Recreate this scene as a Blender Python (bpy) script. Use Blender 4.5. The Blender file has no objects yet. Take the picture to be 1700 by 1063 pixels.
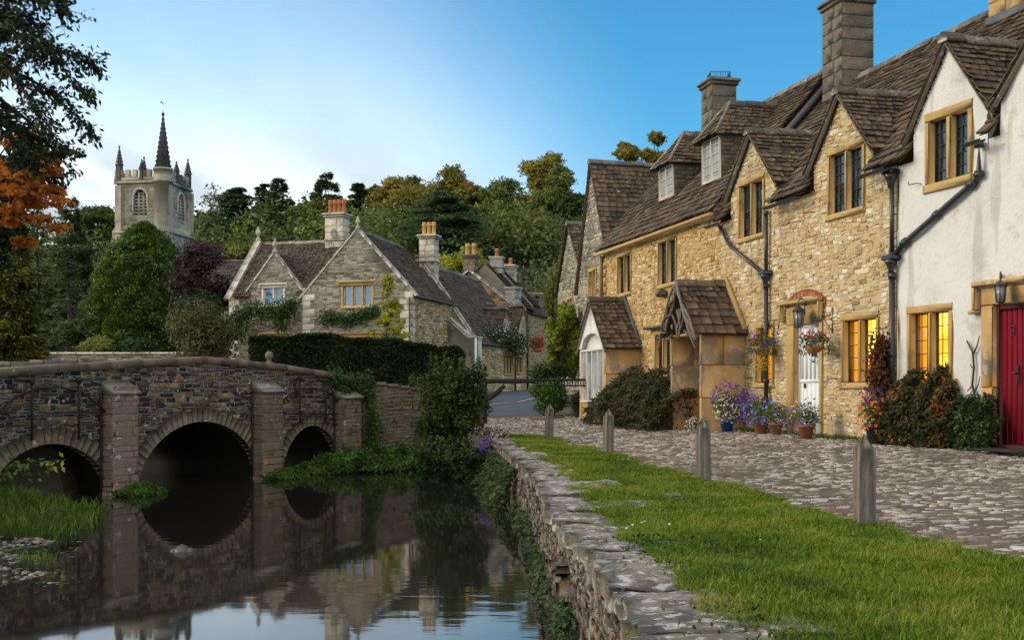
import bpy, math, random
import numpy as np
from mathutils import Vector
R = math.radians
sc = bpy.context.scene
C = sc.collection
# ------------------------------------------------------------------ camera, sky, sun, exposure
FPX, CXP, HOR, EYE = 1800.0, 850.0, 639.0, 1.3
cam_d = bpy.data.cameras.new('camera'); cam = bpy.data.objects.new('camera', cam_d); C.objects.link(cam)
cam.location = (0, 0, EYE); cam.rotation_euler = (R(90), 0, 0)
cam_d.sensor_width = 36; cam_d.lens = 36 * FPX / 1700; cam_d.shift_y = (HOR - 531.5) / 1700
cam_d.clip_start = .1; cam_d.clip_end = 3000
sc.camera = cam
sc.view_settings.view_transform = 'Standard'; sc.view_settings.look = 'None'
sc.view_settings.exposure = 1.1; sc.view_settings.gamma = 1
SUN_AZ, SUN_EL = R(-84), R(19)
wd = bpy.data.worlds.new('World'); sc.world = wd; wd.use_nodes = True
def world_nodes():
    nt = wd.node_tree; N = nt.nodes; L = nt.links; N.clear()
    out = N.new('ShaderNodeOutputWorld'); bg = N.new('ShaderNodeBackground'); bg.inputs[1].default_value = .10
    L.new(bg.outputs[0], out.inputs[0])
    sky = N.new('ShaderNodeTexSky'); sky.sky_type = 'NISHITA'; sky.sun_disc = False
    sky.sun_elevation = SUN_EL; sky.sun_rotation = SUN_AZ; sky.altitude = 100
    sky.air_density = 1.0; sky.dust_density = .4; sky.ozone_density = 2.5
    hs = N.new('ShaderNodeHueSaturation'); hs.inputs['Saturation'].default_value = 1.08
    tn = N.new('ShaderNodeMix'); tn.data_type = 'RGBA'; tn.blend_type = 'MULTIPLY'; tn.inputs[0].default_value = 1; tn.inputs[7].default_value = (.50, .90, 1.0, 1); L.new(sky.outputs[0], tn.inputs[6]); L.new(tn.outputs[2], hs.inputs['Color'])
    tc = N.new('ShaderNodeTexCoord'); sx = N.new('ShaderNodeSeparateXYZ'); L.new(tc.outputs['Generated'], sx.inputs[0])
    def m(op, a, b=None, c=None):
        n = N.new('ShaderNodeMath'); n.operation = op
        for i, q in enumerate((a, b, c)):
            if q is None: continue
            if isinstance(q, (int, float)): n.inputs[i].default_value = q
            else: L.new(q, n.inputs[i])
        return n.outputs[0]
    # cloud layer: direction projected on a high plane, streaks drawn out by wind
    zz = m('MAXIMUM', m('ADD', sx.outputs[2], .09), .05)
    px = m('DIVIDE', sx.outputs[0], zz); py = m('DIVIDE', sx.outputs[1], zz)
    cb = N.new('ShaderNodeCombineXYZ'); L.new(px, cb.inputs[0]); L.new(py, cb.inputs[1])
    mp = N.new('ShaderNodeMapping'); mp.inputs['Rotation'].default_value = (0, 0, R(28)); mp.inputs['Scale'].default_value = (1.5, .33, 1)
    L.new(cb.outputs[0], mp.inputs[0])
    nz = N.new('ShaderNodeTexNoise'); nz.inputs['Scale'].default_value = 1.1; nz.inputs['Detail'].default_value = 3; nz.inputs['Roughness'].default_value = .5
    L.new(mp.outputs[0], nz.inputs['Vector'])
    # clouds and glow sit towards the set sun on the left, low down
    glow = N.new('ShaderNodeVectorMath'); glow.operation = 'DOT_PRODUCT'
    L.new(tc.outputs['Generated'], glow.inputs[0]); glow.inputs[1].default_value = (math.sin(R(-22)), math.cos(R(-22)), .05)
    g = N.new('ShaderNodeMapRange'); g.interpolation_type = 'SMOOTHSTEP'
    g.inputs[1].default_value = .85; g.inputs[2].default_value = .995; L.new(glow.outputs['Value'], g.inputs[0])
    cl = N.new('ShaderNodeMapRange'); cl.interpolation_type = 'SMOOTHSTEP'; cl.inputs[1].default_value = .28; cl.inputs[2].default_value = .70
    L.new(nz.outputs[0], cl.inputs[0])
    el = N.new('ShaderNodeMapRange'); el.interpolation_type = 'SMOOTHSTEP'; el.inputs[1].default_value = .10; el.inputs[2].default_value = .36; el.inputs[3].default_value = 1; el.inputs[4].default_value = .34
    L.new(sx.outputs[2], el.inputs[0])
    veil = m('MULTIPLY', m('MULTIPLY', g.outputs[0], el.outputs[0]), m('ADD', m('MULTIPLY', cl.outputs[0], .30), .68))
    mx = N.new('ShaderNodeMix'); mx.data_type = 'RGBA'; L.new(veil, mx.inputs[0]); L.new(hs.outputs[0], mx.inputs[6])
    mx.inputs[7].default_value = (5.9, 6.3, 6.5, 1)
    # darker grey streaks in the low cloud
    nz2 = N.new('ShaderNodeTexNoise'); nz2.inputs['Scale'].default_value = 1.7; nz2.inputs['Detail'].default_value = 2
    mp2 = N.new('ShaderNodeMapping'); mp2.inputs['Location'].default_value = (3.1, 7.7, 0); mp2.inputs['Rotation'].default_value = (0, 0, R(33)); mp2.inputs['Scale'].default_value = (1.8, .55, 1)
    L.new(cb.outputs[0], mp2.inputs[0]); L.new(mp2.outputs[0], nz2.inputs['Vector'])
    d = N.new('ShaderNodeMapRange'); d.interpolation_type = 'SMOOTHSTEP'; d.inputs[1].default_value = .40; d.inputs[2].default_value = .68; L.new(nz2.outputs[0], d.inputs[0])
    low = N.new('ShaderNodeMapRange'); low.interpolation_type = 'SMOOTHSTEP'; low.inputs[1].default_value = .27; low.inputs[2].default_value = .14
    L.new(sx.outputs[2], low.inputs[0])
    dk = m('MULTIPLY', m('MULTIPLY', d.outputs[0], low.outputs[0]), m('MULTIPLY', g.outputs[0], .72))
    mx2 = N.new('ShaderNodeMix'); mx2.data_type = 'RGBA'; L.new(dk, mx2.inputs[0]); L.new(mx.outputs[2], mx2.inputs[6])
    mx2.inputs[7].default_value = (2.1, 2.35, 2.75, 1)
    # bright fill-light patch added to the unseen sky overhead and behind the camera
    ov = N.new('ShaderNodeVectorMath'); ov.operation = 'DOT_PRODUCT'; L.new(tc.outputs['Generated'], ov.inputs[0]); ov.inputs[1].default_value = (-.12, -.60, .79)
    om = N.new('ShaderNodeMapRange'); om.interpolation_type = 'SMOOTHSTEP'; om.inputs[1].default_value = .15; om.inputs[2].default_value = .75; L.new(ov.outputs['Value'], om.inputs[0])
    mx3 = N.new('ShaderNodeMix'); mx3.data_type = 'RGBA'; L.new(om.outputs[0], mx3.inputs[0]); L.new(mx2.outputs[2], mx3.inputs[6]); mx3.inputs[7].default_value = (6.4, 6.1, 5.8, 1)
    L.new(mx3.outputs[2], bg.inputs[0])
world_nodes()
sun_d = bpy.data.lights.new('sun', 'SUN'); sun_d.energy = 1.25; sun_d.angle = R(24); sun_d.color = (1, .76, .48)
sun = bpy.data.objects.new('sun', sun_d); C.objects.link(sun)
sdir = Vector((math.sin(SUN_AZ) * math.cos(SUN_EL), math.cos(SUN_AZ) * math.cos(SUN_EL), math.sin(SUN_EL)))
sun.rotation_euler = sdir.to_track_quat('Z', 'Y').to_euler(); sun.location = (-30, 20, 30)

# ------------------------------------------------------------------ mesh helpers
def V(*a): return np.array(a, float)
def unit(a):
    a = np.asarray(a, float); return a / (np.linalg.norm(a, axis=-1, keepdims=True) + 1e-12)
class MB:
    def __init__(s): s.v = []; s.f = []; s.n = 0
    def add(s, vs, faces, m=0):
        vs = np.asarray(vs, float).reshape(-1, 3)
        for F in (faces if isinstance(faces, list) else [faces]):
            F = np.atleast_2d(np.asarray(F, np.int64)); s.f.append((F + s.n, m))
        s.v.append(vs); s.n += len(vs)
    def build(s, name, mats, parent=None, smooth=False, origin=None):
        me = bpy.data.meshes.new(name)
        vs = np.concatenate(s.v) if s.v else np.zeros((0, 3))
        off = V(0, 0, 0)
        if parent is not None:
            q = parent
            while q is not None: off = off + np.array(q.location); q = q.parent
        elif origin is not None: off = np.asarray(origin, float)
        vs = vs - off
        me.vertices.add(len(vs)); me.vertices.foreach_set('co', vs.astype(np.float32).ravel())
        tot = [np.full(len(F), F.shape[1]) for F, m in s.f]
        loops = np.concatenate([F.ravel() for F, m in s.f]); tot = np.concatenate(tot)
        mi = np.concatenate([np.full(len(F), m) for F, m in s.f])
        me.loops.add(len(loops)); me.loops.foreach_set('vertex_index', loops.astype(np.int32))
        me.polygons.add(len(tot)); st = np.concatenate(([0], np.cumsum(tot)[:-1]))
        me.polygons.foreach_set('loop_start', st.astype(np.int32))
        me.polygons.foreach_set('material_index', mi.astype(np.int32))
        if smooth: me.polygons.foreach_set('use_smooth', np.ones(len(tot), bool))
        me.update(calc_edges=True); me.validate()
        for q in (mats if isinstance(mats, (list, tuple)) else [mats]): me.materials.append(q)
        o = bpy.data.objects.new(name, me); C.objects.link(o)
        if parent is not None: o.parent = parent
        elif origin is not None: o.location = tuple(off)
        return o
def tag(o, label=None, cat=None, group=None, kind=None):
    if label: o['label'] = label
    if cat: o['category'] = cat
    if group: o['group'] = group
    if kind: o['kind'] = kind
    return o
def thing(name, label, cat, loc, group=None):
    o = bpy.data.objects.new(name, None); C.objects.link(o); o.location = tuple(float(q) for q in loc)
    o.empty_display_size = .2
    return tag(o, label, cat, group)
class Fr:                                   # local frame: u along a facade, v into it, w up
    def __init__(s, O, d, n=None):
        s.O = np.asarray(O, float); d = unit(V(d[0], d[1], 0)); s.d = d
        s.nin = V(d[1], -d[0], 0) if n is None else unit(V(n[0], n[1], 0))
        s.A = np.stack([s.d, s.nin, V(0, 0, 1)])
    def P(s, u, v, z): return s.O + u * s.d + v * s.nin + V(0, 0, z)
    def X(s, a): return s.O + np.asarray(a, float).reshape(-1, 3) @ s.A
    def u(s, px, v=0):
        r = (px - CXP) / FPX
        return (r * (s.O[1] + v * s.nin[1]) - (s.O[0] + v * s.nin[0])) / (s.d[0] - r * s.d[1])
    def z(s, px, py, v=0):
        Y = s.O[1] + s.u(px, v) * s.d[1] + v * s.nin[1]
        return EYE + (HOR - py) / FPX * Y - s.O[2]
    def rect(s, p0, p1, yt, yb, v=0):       # photo measurements of an opening -> u0,u1,z0,z1 on the facade
        a, b = sorted((s.u(p0, v), s.u(p1, v))); m = (p0 + p1) / 2
        return a, b, s.z(m, yb, v), s.z(m, yt, v)
ID = Fr((0, 0, 0), (1, 0), (0, 1))
def at(px, py, Y): return V((px - CXP) / FPX * Y, Y, EYE + (HOR - py) / FPX * Y)
BOXF = np.array([[0, 1, 3, 2], [4, 6, 7, 5], [0, 4, 5, 1], [2, 3, 7, 6], [0, 2, 6, 4], [1, 5, 7, 3]])
def box(mb, fr, u0, u1, v0, v1, z0, z1, m=0, b=0.0):
    if b <= 0:
        mb.add(fr.X([[x, y, z] for x in (u0, u1) for y in (v0, v1) for z in (z0, z1)]), BOXF, m); return
    b = min(b, abs(u1 - u0) * .45, abs(v1 - v0) * .45, abs(z1 - z0) * .45)
    lo = V(min(u0, u1), min(v0, v1), min(z0, z1)); hi = V(max(u0, u1), max(v0, v1), max(z0, z1))
    vs = []; idx = {}
    for s in [(i, j, k) for i in (0, 1) for j in (0, 1) for k in (0, 1)]:
        for ax in range(3):
            p = []
            for q in range(3):
                e = hi[q] if s[q] else lo[q]
                p.append(e if q == ax else (e - b if s[q] else e + b))
            idx[s + (ax,)] = len(vs); vs.append(p)
    f4 = []; f3 = []
    for ax in range(3):
        o1, o2 = [q for q in range(3) if q != ax]
        for e in (0, 1):
            c = []
            for (i, j) in ((0, 0), (1, 0), (1, 1), (0, 1)):
                s = [0, 0, 0]; s[ax] = e; s[o1] = i; s[o2] = j; c.append(idx[tuple(s) + (ax,)])
            f4.append(c)
        for i in (0, 1):
            for j in (0, 1):
                s = [0, 0, 0]; s[o1] = i; s[o2] = j; s2 = list(s); s2[ax] = 1
                f4.append([idx[tuple(s) + (o1,)], idx[tuple(s2) + (o1,)], idx[tuple(s2) + (o2,)], idx[tuple(s) + (o2,)]])
    for s in [(i, j, k) for i in (0, 1) for j in (0, 1) for k in (0, 1)]:
        f3.append([idx[s + (0,)], idx[s + (1,)], idx[s + (2,)]])
    mb.add(fr.X(vs), [np.array(f4), np.array(f3)], m)
def prism(mb, fr, poly, v0, v1, m=0):       # polygon in (u,z), extruded in v
    n = len(poly); vs = [[p[0], v0, p[1]] for p in poly] + [[p[0], v1, p[1]] for p in poly]
    i = np.arange(n); j = (i + 1) % n
    mb.add(fr.X(vs), [i[None, :], (i[::-1] + n)[None, :], np.stack([i, j, j + n, i + n], 1)], m)
def tube(mb, pts, r, n=8, m=0, caps=True):
    P = np.asarray(pts, float).reshape(-1, 3); k = len(P)
    rr = np.broadcast_to(np.asarray(r, float), (k,))
    T = np.gradient(P, axis=0) if k > 1 else V(0, 0, 1)[None]
    T = unit(T); ref = V(0, 0, 1) if abs(T[:, 2]).mean() < .8 else V(1, 0, 0)
    A = unit(np.cross(T, ref)); B = np.cross(T, A)
    a = np.linspace(0, 2 * math.pi, n, endpoint=False)
    ring = P[:, None] + rr[:, None, None] * (np.cos(a)[None, :, None] * A[:, None] + np.sin(a)[None, :, None] * B[:, None])
    i = np.arange(k - 1)[:, None] * n; c = np.arange(n)[None]; c2 = (c + 1) % n
    F = np.stack([i + c, i + c2, i + n + c2, i + n + c], -1).reshape(-1, 4)
    fs = [F]
    if caps: fs += [np.arange(n)[None, ::-1], (np.arange(n) + (k - 1) * n)[None]]
    mb.add(ring.reshape(-1, 3), fs, m)
def lathe(mb, c, prof, n=16, m=0):
    c = np.asarray(c, float); a = np.linspace(0, 2 * math.pi, n, endpoint=False)
    vs = np.concatenate([c + np.stack([r * np.cos(a), r * np.sin(a), np.full(n, z)], 1) for r, z in prof])
    k = len(prof); i = np.arange(k - 1)[:, None] * n; q = np.arange(n)[None]; q2 = (q + 1) % n
    F = np.stack([i + q, i + q2, i + n + q2, i + n + q], -1).reshape(-1, 4)
    mb.add(vs, [F, np.arange(n)[None, ::-1], (np.arange(n) + (k - 1) * n)[None]], m)
def runs(mask):
    d = np.diff(np.concatenate(([0], mask.astype(int), [0]))); return list(zip(np.where(d == 1)[0], np.where(d == -1)[0]))
def backing(mb, fr, inside, u0, u1, z0, z1, v=0., m=0, du=.05, dz=.02):    # wall sheet with holes and slopes
    us = np.arange(u0, u1, du); zs = np.arange(z0, z1 + dz, dz); vs = []; f = []
    for a in us:
        b = min(a + du, u1); ok = inside(np.full(len(zs) - 1, (a + b) / 2), (zs[:-1] + zs[1:]) / 2)
        for i, j in runs(ok):
            k = len(vs); vs += [[a, v, zs[i]], [b, v, zs[i]], [b, v, zs[j]], [a, v, zs[j]]]; f.append([k, k + 1, k + 2, k + 3])
    mb.add(fr.X(vs), np.array(f), m)
def stones(mb, fr, inside, u0, u1, z0, z1, rng, ch=(.09, .19), sw=(.13, .42), gap=.012, proud=(.008, .035), v=0., wav=.03, m=0, du=.02, jit=.16, cham=(.14, .42)):
    cu = []; cz = []; w = []; h = []; z = z0
    us = np.arange(u0, u1, du) + du / 2; ph = rng.random() * 9
    wv = lambda a: wav * (np.sin(a * 1.3 + ph) + .6 * np.sin(a * 3.1 + ph * 2))
    while z < z1:
        hh = rng.uniform(*ch); ok = inside(us, z + hh / 2 + (wv(us) if wav else 0 * us))
        for i, j in runs(ok):
            a, b = us[i] - du / 2, us[j - 1] + du / 2
            x = a
            while x < b - .03:
                ww = rng.uniform(*sw) * (.7 + .6 * hh / ch[1])
                if b - x - ww < .09: ww = b - x
                if hh > ch[0] * 1.55 and rng.random() < .3:          # two thin stones where one tall could go
                    q = rng.uniform(.38, .62)
                    cu += [x + ww / 2] * 2; w += [ww] * 2; cz += [z + hh * q / 2, z + hh * (q + (1 - q) / 2)]; h += [hh * q, hh * (1 - q)]
                else: cu.append(x + ww / 2); w.append(ww); cz.append(z + hh / 2); h.append(hh)
                x += ww
        z += hh
    if not cu: return
    cu, cz, w, h = map(np.array, (cu, cz, w, h)); n = len(cu)
    if wav: cz = cz + wv(cu)
    hw = np.maximum(w / 2 - gap * rng.uniform(.4, 1.6, n), .01); hh = np.maximum(h / 2 - gap * rng.uniform(.3, 1.5, n), .01)
    cn = np.minimum(hw, hh) * rng.uniform(cham[0], cham[1], n)
    ox = np.stack([-hw + cn, hw - cn, hw, hw, hw - cn, -hw + cn, -hw, -hw], 1)
    oz = np.stack([-hh, -hh, -hh + cn, hh - cn, hh, hh, hh - cn, -hh + cn], 1)
    jm = np.minimum(hw, hh)[:, None] * jit
    ox += rng.uniform(-1, 1, ox.shape) * jm; oz += rng.uniform(-1, 1, oz.shape) * jm
    pr = rng.uniform(proud[0], proud[1], n)[:, None]
    ins = 1 - np.minimum(.35, .018 / np.minimum(hw, hh))[:, None]
    tilt = rng.uniform(-.25, .25, (n, 1)) * pr
    ring0 = np.stack([cu[:, None] + ox, np.full(ox.shape, v + .01), cz[:, None] + oz], -1)
    ring1 = np.stack([cu[:, None] + ox * .985, v - pr * .55 + ox * 0, cz[:, None] + oz * .97], -1)
    ring2 = np.stack([cu[:, None] + ox * ins, v - pr + tilt * np.sign(ox) + rng.uniform(-.2, .2, ox.shape) * pr, cz[:, None] + oz * ins], -1)
    vs = np.concatenate([ring0, ring1, ring2], 1).reshape(-1, 3)
    base = (np.arange(n) * 24)[:, None, None]; q = np.arange(8); q2 = (q + 1) % 8
    F = np.concatenate([np.stack([q, q2, q2 + 8, q + 8], 1), np.stack([q + 8, q2 + 8, q2 + 16, q + 16], 1)])[None] + base
    mb.add(fr.X(vs), [F.reshape(-1, 4), ((np.arange(8) + 16)[None] + base[:, 0])], m)
def tiles(mb, E0, E1, R0, R1, rng, ex=(.23, .13), w=(.17, .40), th=.028, m=0, up=1, under=True):
    E0, E1, R0, R1 = [np.asarray(q, float) for q in (E0, E1, R0, R1)]
    n = unit(np.cross(E1 - E0, (R0 + R1) / 2 - (E0 + E1) / 2)); n = n * (1 if n[2] > 0 else -1) * up
    H = np.linalg.norm((R0 + R1) / 2 - (E0 + E1) / 2); t = 0.
    if under:
        mb.add([E0 - n * .03, E1 - n * .03, R1 - n * .03, R0 - n * .03], [[0, 1, 2, 3]], m)
    vs = []
    while t < H - .02:
        e = ex[0] + (ex[1] - ex[0]) * t / H; e *= rng.uniform(.9, 1.1)
        a = max(t / H - .02 / H, -.1); b = min((t + e * 1.25) / H, 1.0)
        la, ra, lb, rb = E0 + (R0 - E0) * a, E1 + (R1 - E1) * a, E0 + (R0 - E0) * b, E1 + (R1 - E1) * b
        W = np.linalg.norm(ra - la)
        if W < .05: break
        s = [0.]
        while s[-1] < W: s.append(s[-1] + rng.uniform(*w) * (1 - .35 * t / H))
        s = np.array(s); s = s / s[-1]; k = len(s) - 1
        sag = .012 * np.sin(s[:-1] * W * 1.1 + t * 3)
        j = lambda q: rng.uniform(-q, q, (k, 1))
        sl = unit((lb + rb) / 2 - (la + ra) / 2); al = unit(ra - la)
        g = .004 / W
        s0 = (s[:-1] + g)[:, None]; s1 = (s[1:] - g)[:, None]
        lift = th * rng.uniform(1.1, 2.1, (k, 1)) + sag[:, None]; dl = j(.016); dr = dl * .5 + j(.012)
        tt = th * rng.uniform(.7, 1.4, (k, 1))
        bl = la + (ra - la) * s0 + n * (lift + j(.006)) + sl * dl; br = la + (ra - la) * s1 + n * (lift + j(.006)) + sl * dr
        tl = lb + (rb - lb) * s0 + n * (th * .35 + sag[:, None]); tr = lb + (rb - lb) * s1 + n * (th * .35 + sag[:, None])
        # chipped corners on the lower edge
        c1 = bl + al * .02 + sl * 0; c2 = br - al * .02
        bl2 = bl + sl * rng.uniform(.0, .035, (k, 1)); br2 = br + sl * rng.uniform(.0, .035, (k, 1))
        top = np.stack([bl2, c1, c2, br2, tr, tl], 1); bot = top - n * tt[:, :, None]
        vs.append(np.concatenate([top, bot], 1)); t += e
    vs = np.concatenate(vs); k = len(vs); base = (np.arange(k) * 12)[:, None]
    q = np.arange(6); q2 = (q + 1) % 6; sd = np.stack([q, q2, q2 + 6, q + 6], 1)
    mb.add(vs.reshape(-1, 3), [base + q[None], (base[:, :, None] + sd[None]).reshape(-1, 4)], m)
def ridge(mb, A, B, rng, half=.13, drop=.12, seg=.45, th=.05, m=0, nrm=None):    # saddle ridge stones
    A = np.asarray(A, float); B = np.asarray(B, float); L = np.linalg.norm(B - A); d = (B - A) / L
    s = unit(np.cross(d, V(0, 0, 1))); x = 0
    while x < L - .02:
        q = min(seg * rng.uniform(.85, 1.15), L - x); p0 = A + d * (x + .006); p1 = A + d * (x + q - .006)
        o = V(0, 0, rng.uniform(-.012, .018)); vs = []
        for p in (p0, p1):
            vs += [p + o + s * half - V(0, 0, drop), p + o + s * half - V(0, 0, drop - th), p + o + s * .04 + V(0, 0, th), p + o - s * .04 + V(0, 0, th), p + o - s * half - V(0, 0, drop - th), p + o - s * half - V(0, 0, drop)]
        i = np.arange(6); k = (i + 1) % 6
        mb.add(vs, [i[None], (i + 6)[None], np.stack([i, k, k + 6, i + 6], 1)], m); x += q
def cards(mb, P, D, N, Ln, W, m=0, fold=.0):      # diamond leaves
    P = np.asarray(P, float); n = len(P)
    D = unit(D); S = unit(np.cross(D, N)); Ln = np.broadcast_to(Ln, (n,))[:, None]; W = np.broadcast_to(W, (n,))[:, None]
    up = np.cross(S, D)
    vs = np.stack([P, P + D * Ln * .45 + S * W * .5 + up * fold * W, P + D * Ln, P + D * Ln * .45 - S * W * .5 + up * fold * W], 1).reshape(-1, 3)
    b = (np.arange(n) * 4)[:, None]
    if fold: mb.add(vs, np.concatenate([b + np.array([[0, 1, 2]]), b + np.array([[0, 2, 3]])]), m)
    else: mb.add(vs, b + np.arange(4)[None], m)
def sph(rng, n):
    return unit(rng.normal(size=(n, 3)))
# ------------------------------------------------------------------ materials
MATS = {}
LEAFK = 1.8
def _nt(name):
    m = bpy.data.materials.new(name); m.use_nodes = True; nt = m.node_tree; nt.nodes.clear(); return m, nt, nt.nodes, nt.links
def ramp(N, cols):
    r = N.new('ShaderNodeValToRGB'); e = r.color_ramp.elements
    while len(e) < len(cols): e.new(.5)
    for i, c in enumerate(cols):
        p = c[0] if len(c) == 4 else i / max(1, len(cols) - 1); e[i].position = p; e[i].color = tuple(c[-3:]) + (1,)
    return r
def mat(name, cols, isl=1.0, nscale=3., namt=.35, rough=.85, bump=.3, bscale=40., lichen=None, stain=None, spec=.3, warp=None, metal=0., coat=0.):
    """cols: ramp over per-piece random value mixed with noise; lichen/stain: list of (colour, scale, threshold, softness, amount)"""
    m, nt, N, L = _nt(name)
    out = N.new('ShaderNodeOutputMaterial'); bs = N.new('ShaderNodeBsdfPrincipled'); L.new(bs.outputs[0], out.inputs[0])
    bs.inputs['Roughness'].default_value = rough; bs.inputs['Specular IOR Level'].default_value = spec; bs.inputs['Metallic'].default_value = metal
    bs.inputs['Coat Weight'].default_value = coat
    tc = N.new('ShaderNodeTexCoord'); co = tc.outputs['Object']
    if warp:
        mp = N.new('ShaderNodeMapping'); mp.inputs['Scale'].default_value = warp; L.new(co, mp.inputs[0]); co = mp.outputs[0]
    geo = N.new('ShaderNodeNewGeometry')
    nz = N.new('ShaderNodeTexNoise'); nz.inputs['Scale'].default_value = nscale; nz.inputs['Detail'].default_value = 5; nz.inputs['Roughness'].default_value = .62; L.new(co, nz.inputs['Vector'])
    sub = N.new('ShaderNodeMath'); sub.operation = 'MULTIPLY_ADD'; L.new(nz.outputs[0], sub.inputs[0]); sub.inputs[1].default_value = namt * 2; sub.inputs[2].default_value = -namt
    ad = N.new('ShaderNodeMath'); ad.operation = 'MULTIPLY_ADD'; ad.use_clamp = True
    if isl > 0:
        L.new(geo.outputs['Random Per Island'], ad.inputs[0]); ad.inputs[1].default_value = isl
        c = N.new('ShaderNodeMath'); c.operation = 'ADD'; L.new(sub.outputs[0], c.inputs[0]); c.inputs[1].default_value = .5 - isl / 2; L.new(c.outputs[0], ad.inputs[2])
    else: ad.inputs[0].default_value = .5; ad.inputs[1].default_value = 1; L.new(sub.outputs[0], ad.inputs[2])
    rp = ramp(N, cols); L.new(ad.outputs[0], rp.inputs[0]); col = rp.outputs[0]
    for q6 in (lichen or []) + (stain or []):
        lc, ls, lt, soft, amt = q6[:5]
        n2 = N.new('ShaderNodeTexNoise'); n2.inputs['Scale'].default_value = ls; n2.inputs['Detail'].default_value = 4; n2.inputs['Roughness'].default_value = .6
        mp = N.new('ShaderNodeMapping'); mp.inputs['Location'].default_value = (ls * 1.7, lt * 9, amt * 5); mp.inputs['Scale'].default_value = (1, 1, q6[5] if len(q6) > 5 else 1); L.new(tc.outputs['Object'], mp.inputs[0]); L.new(mp.outputs[0], n2.inputs['Vector'])
        mr = N.new('ShaderNodeMapRange'); mr.interpolation_type = 'SMOOTHSTEP'; mr.inputs[1].default_value = lt; mr.inputs[2].default_value = lt + soft; mr.inputs[4].default_value = amt
        L.new(n2.outputs[0], mr.inputs[0])
        mx = N.new('ShaderNodeMix'); mx.data_type = 'RGBA'; L.new(mr.outputs[0], mx.inputs[0]); L.new(col, mx.inputs[6]); mx.inputs[7].default_value = tuple(lc) + (1,); col = mx.outputs[2]
    L.new(col, bs.inputs['Base Color'])
    if bump > 0:
        n3 = N.new('ShaderNodeTexNoise'); n3.inputs['Scale'].default_value = bscale; n3.inputs['Detail'].default_value = 6; n3.inputs['Roughness'].default_value = .65; L.new(co, n3.inputs['Vector'])
        bp = N.new('ShaderNodeBump'); bp.inputs['Strength'].default_value = bump; bp.inputs['Distance'].default_value = .03; L.new(n3.outputs[0], bp.inputs['Height']); L.new(bp.outputs[0], bs.inputs['Normal'])
    MATS[name] = m; return m
def leafmat(name, cols, trans=.35, rough=.55, nscale=.6, objvar=.0, isl=.6):
    m, nt, N, L = _nt(name)
    out = N.new('ShaderNodeOutputMaterial'); bs = N.new('ShaderNodeBsdfPrincipled'); tr = N.new('ShaderNodeBsdfTranslucent'); mx = N.new('ShaderNodeMixShader')
    bs.inputs['Roughness'].default_value = rough; bs.inputs['Specular IOR Level'].default_value = .25; mx.inputs[0].default_value = trans
    L.new(bs.outputs[0], mx.inputs[1]); L.new(tr.outputs[0], mx.inputs[2]); L.new(mx.outputs[0], out.inputs[0])
    geo = N.new('ShaderNodeNewGeometry'); tc = N.new('ShaderNodeTexCoord')
    nz = N.new('ShaderNodeTexNoise'); nz.inputs['Scale'].default_value = nscale; nz.inputs['Detail'].default_value = 3; L.new(tc.outputs['Object'], nz.inputs['Vector'])
    a = N.new('ShaderNodeMath'); a.operation = 'MULTIPLY_ADD'; L.new(geo.outputs['Random Per Island'], a.inputs[0]); a.inputs[1].default_value = isl
    b = N.new('ShaderNodeMath'); b.operation = 'MULTIPLY_ADD'; L.new(nz.outputs[0], b.inputs[0]); b.inputs[1].default_value = 1.9; b.inputs[2].default_value = -.45 - isl / 2
    L.new(b.outputs[0], a.inputs[2]); a.use_clamp = True
    rp = ramp(N, [tuple(min(.8, q * LEAFK) for q in c) for c in cols] if not name.startswith('petal') else cols); L.new(a.outputs[0], rp.inputs[0]); col = rp.outputs[0]
    if objvar > 0:
        oi = N.new('ShaderNodeObjectInfo'); hv = N.new('ShaderNodeHueSaturation')
        q = N.new('ShaderNodeMath'); q.operation = 'MULTIPLY_ADD'; L.new(oi.outputs['Random'], q.inputs[0]); q.inputs[1].default_value = objvar; q.inputs[2].default_value = 1 - objvar / 2
        L.new(q.outputs[0], hv.inputs['Value']); L.new(col, hv.inputs['Color']); col = hv.outputs[0]
    L.new(col, bs.inputs['Base Color']); L.new(col, tr.inputs['Color'])
    MATS[name] = m; return m
M = MATS
# walls
mat('ochre_rubble', [(.22, .135, .055), (.42, .255, .085), (.52, .33, .12), (.48, .35, .18), (.62, .52, .36), (.38, .22, .075)], isl=.95, namt=.25, nscale=5, bump=.55, bscale=22, rough=.9, stain=[((.20, .13, .06), .9, .55, .12, .4), ((.15, .11, .07), 2.2, .58, .10, .5, .15)])
mat('ochre_mortar', [(.30, .20, .085), (.42, .29, .13), (.50, .36, .18)], isl=0, namt=.8, nscale=4, bump=.6, bscale=30)
mat('honey_ashlar', [(.30, .19, .07), (.42, .28, .11), (.50, .36, .17)], isl=.35, namt=.55, nscale=2.5, bump=.25, bscale=35, stain=[((.13, .10, .07), 2.2, .56, .1, .55)])
mat('porch_ashlar', [(.33, .20, .08), (.45, .29, .12), (.52, .38, .21)], isl=.3, namt=.8, nscale=1.6, bump=.2, bscale=30, stain=[((.17, .15, .13), 1.3, .50, .10, .75), ((.46, .22, .03), 1.9, .56, .08, .6), ((.50, .44, .34), 3.5, .60, .06, .5)])
mat('white_render', [(.46, .44, .43), (.58, .57, .57), (.64, .63, .64)], isl=0, namt=.5, nscale=1.3, bump=.9, bscale=5.5, rough=.9, stain=[((.36, .33, .30), 1.7, .58, .1, .5), ((.30, .28, .26), 3.2, .57, .09, .45, .10), ((.22, .20, .18), 9, .70, .03, .7)])
mat('grey_rubble', [(.10, .09, .07), (.22, .20, .15), (.33, .30, .22), (.44, .42, .34), (.27, .23, .15)], isl=.9, namt=.3, nscale=3, bump=.4, bscale=25, stain=[((.06, .055, .05), .7, .54, .14, .6)])
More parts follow.
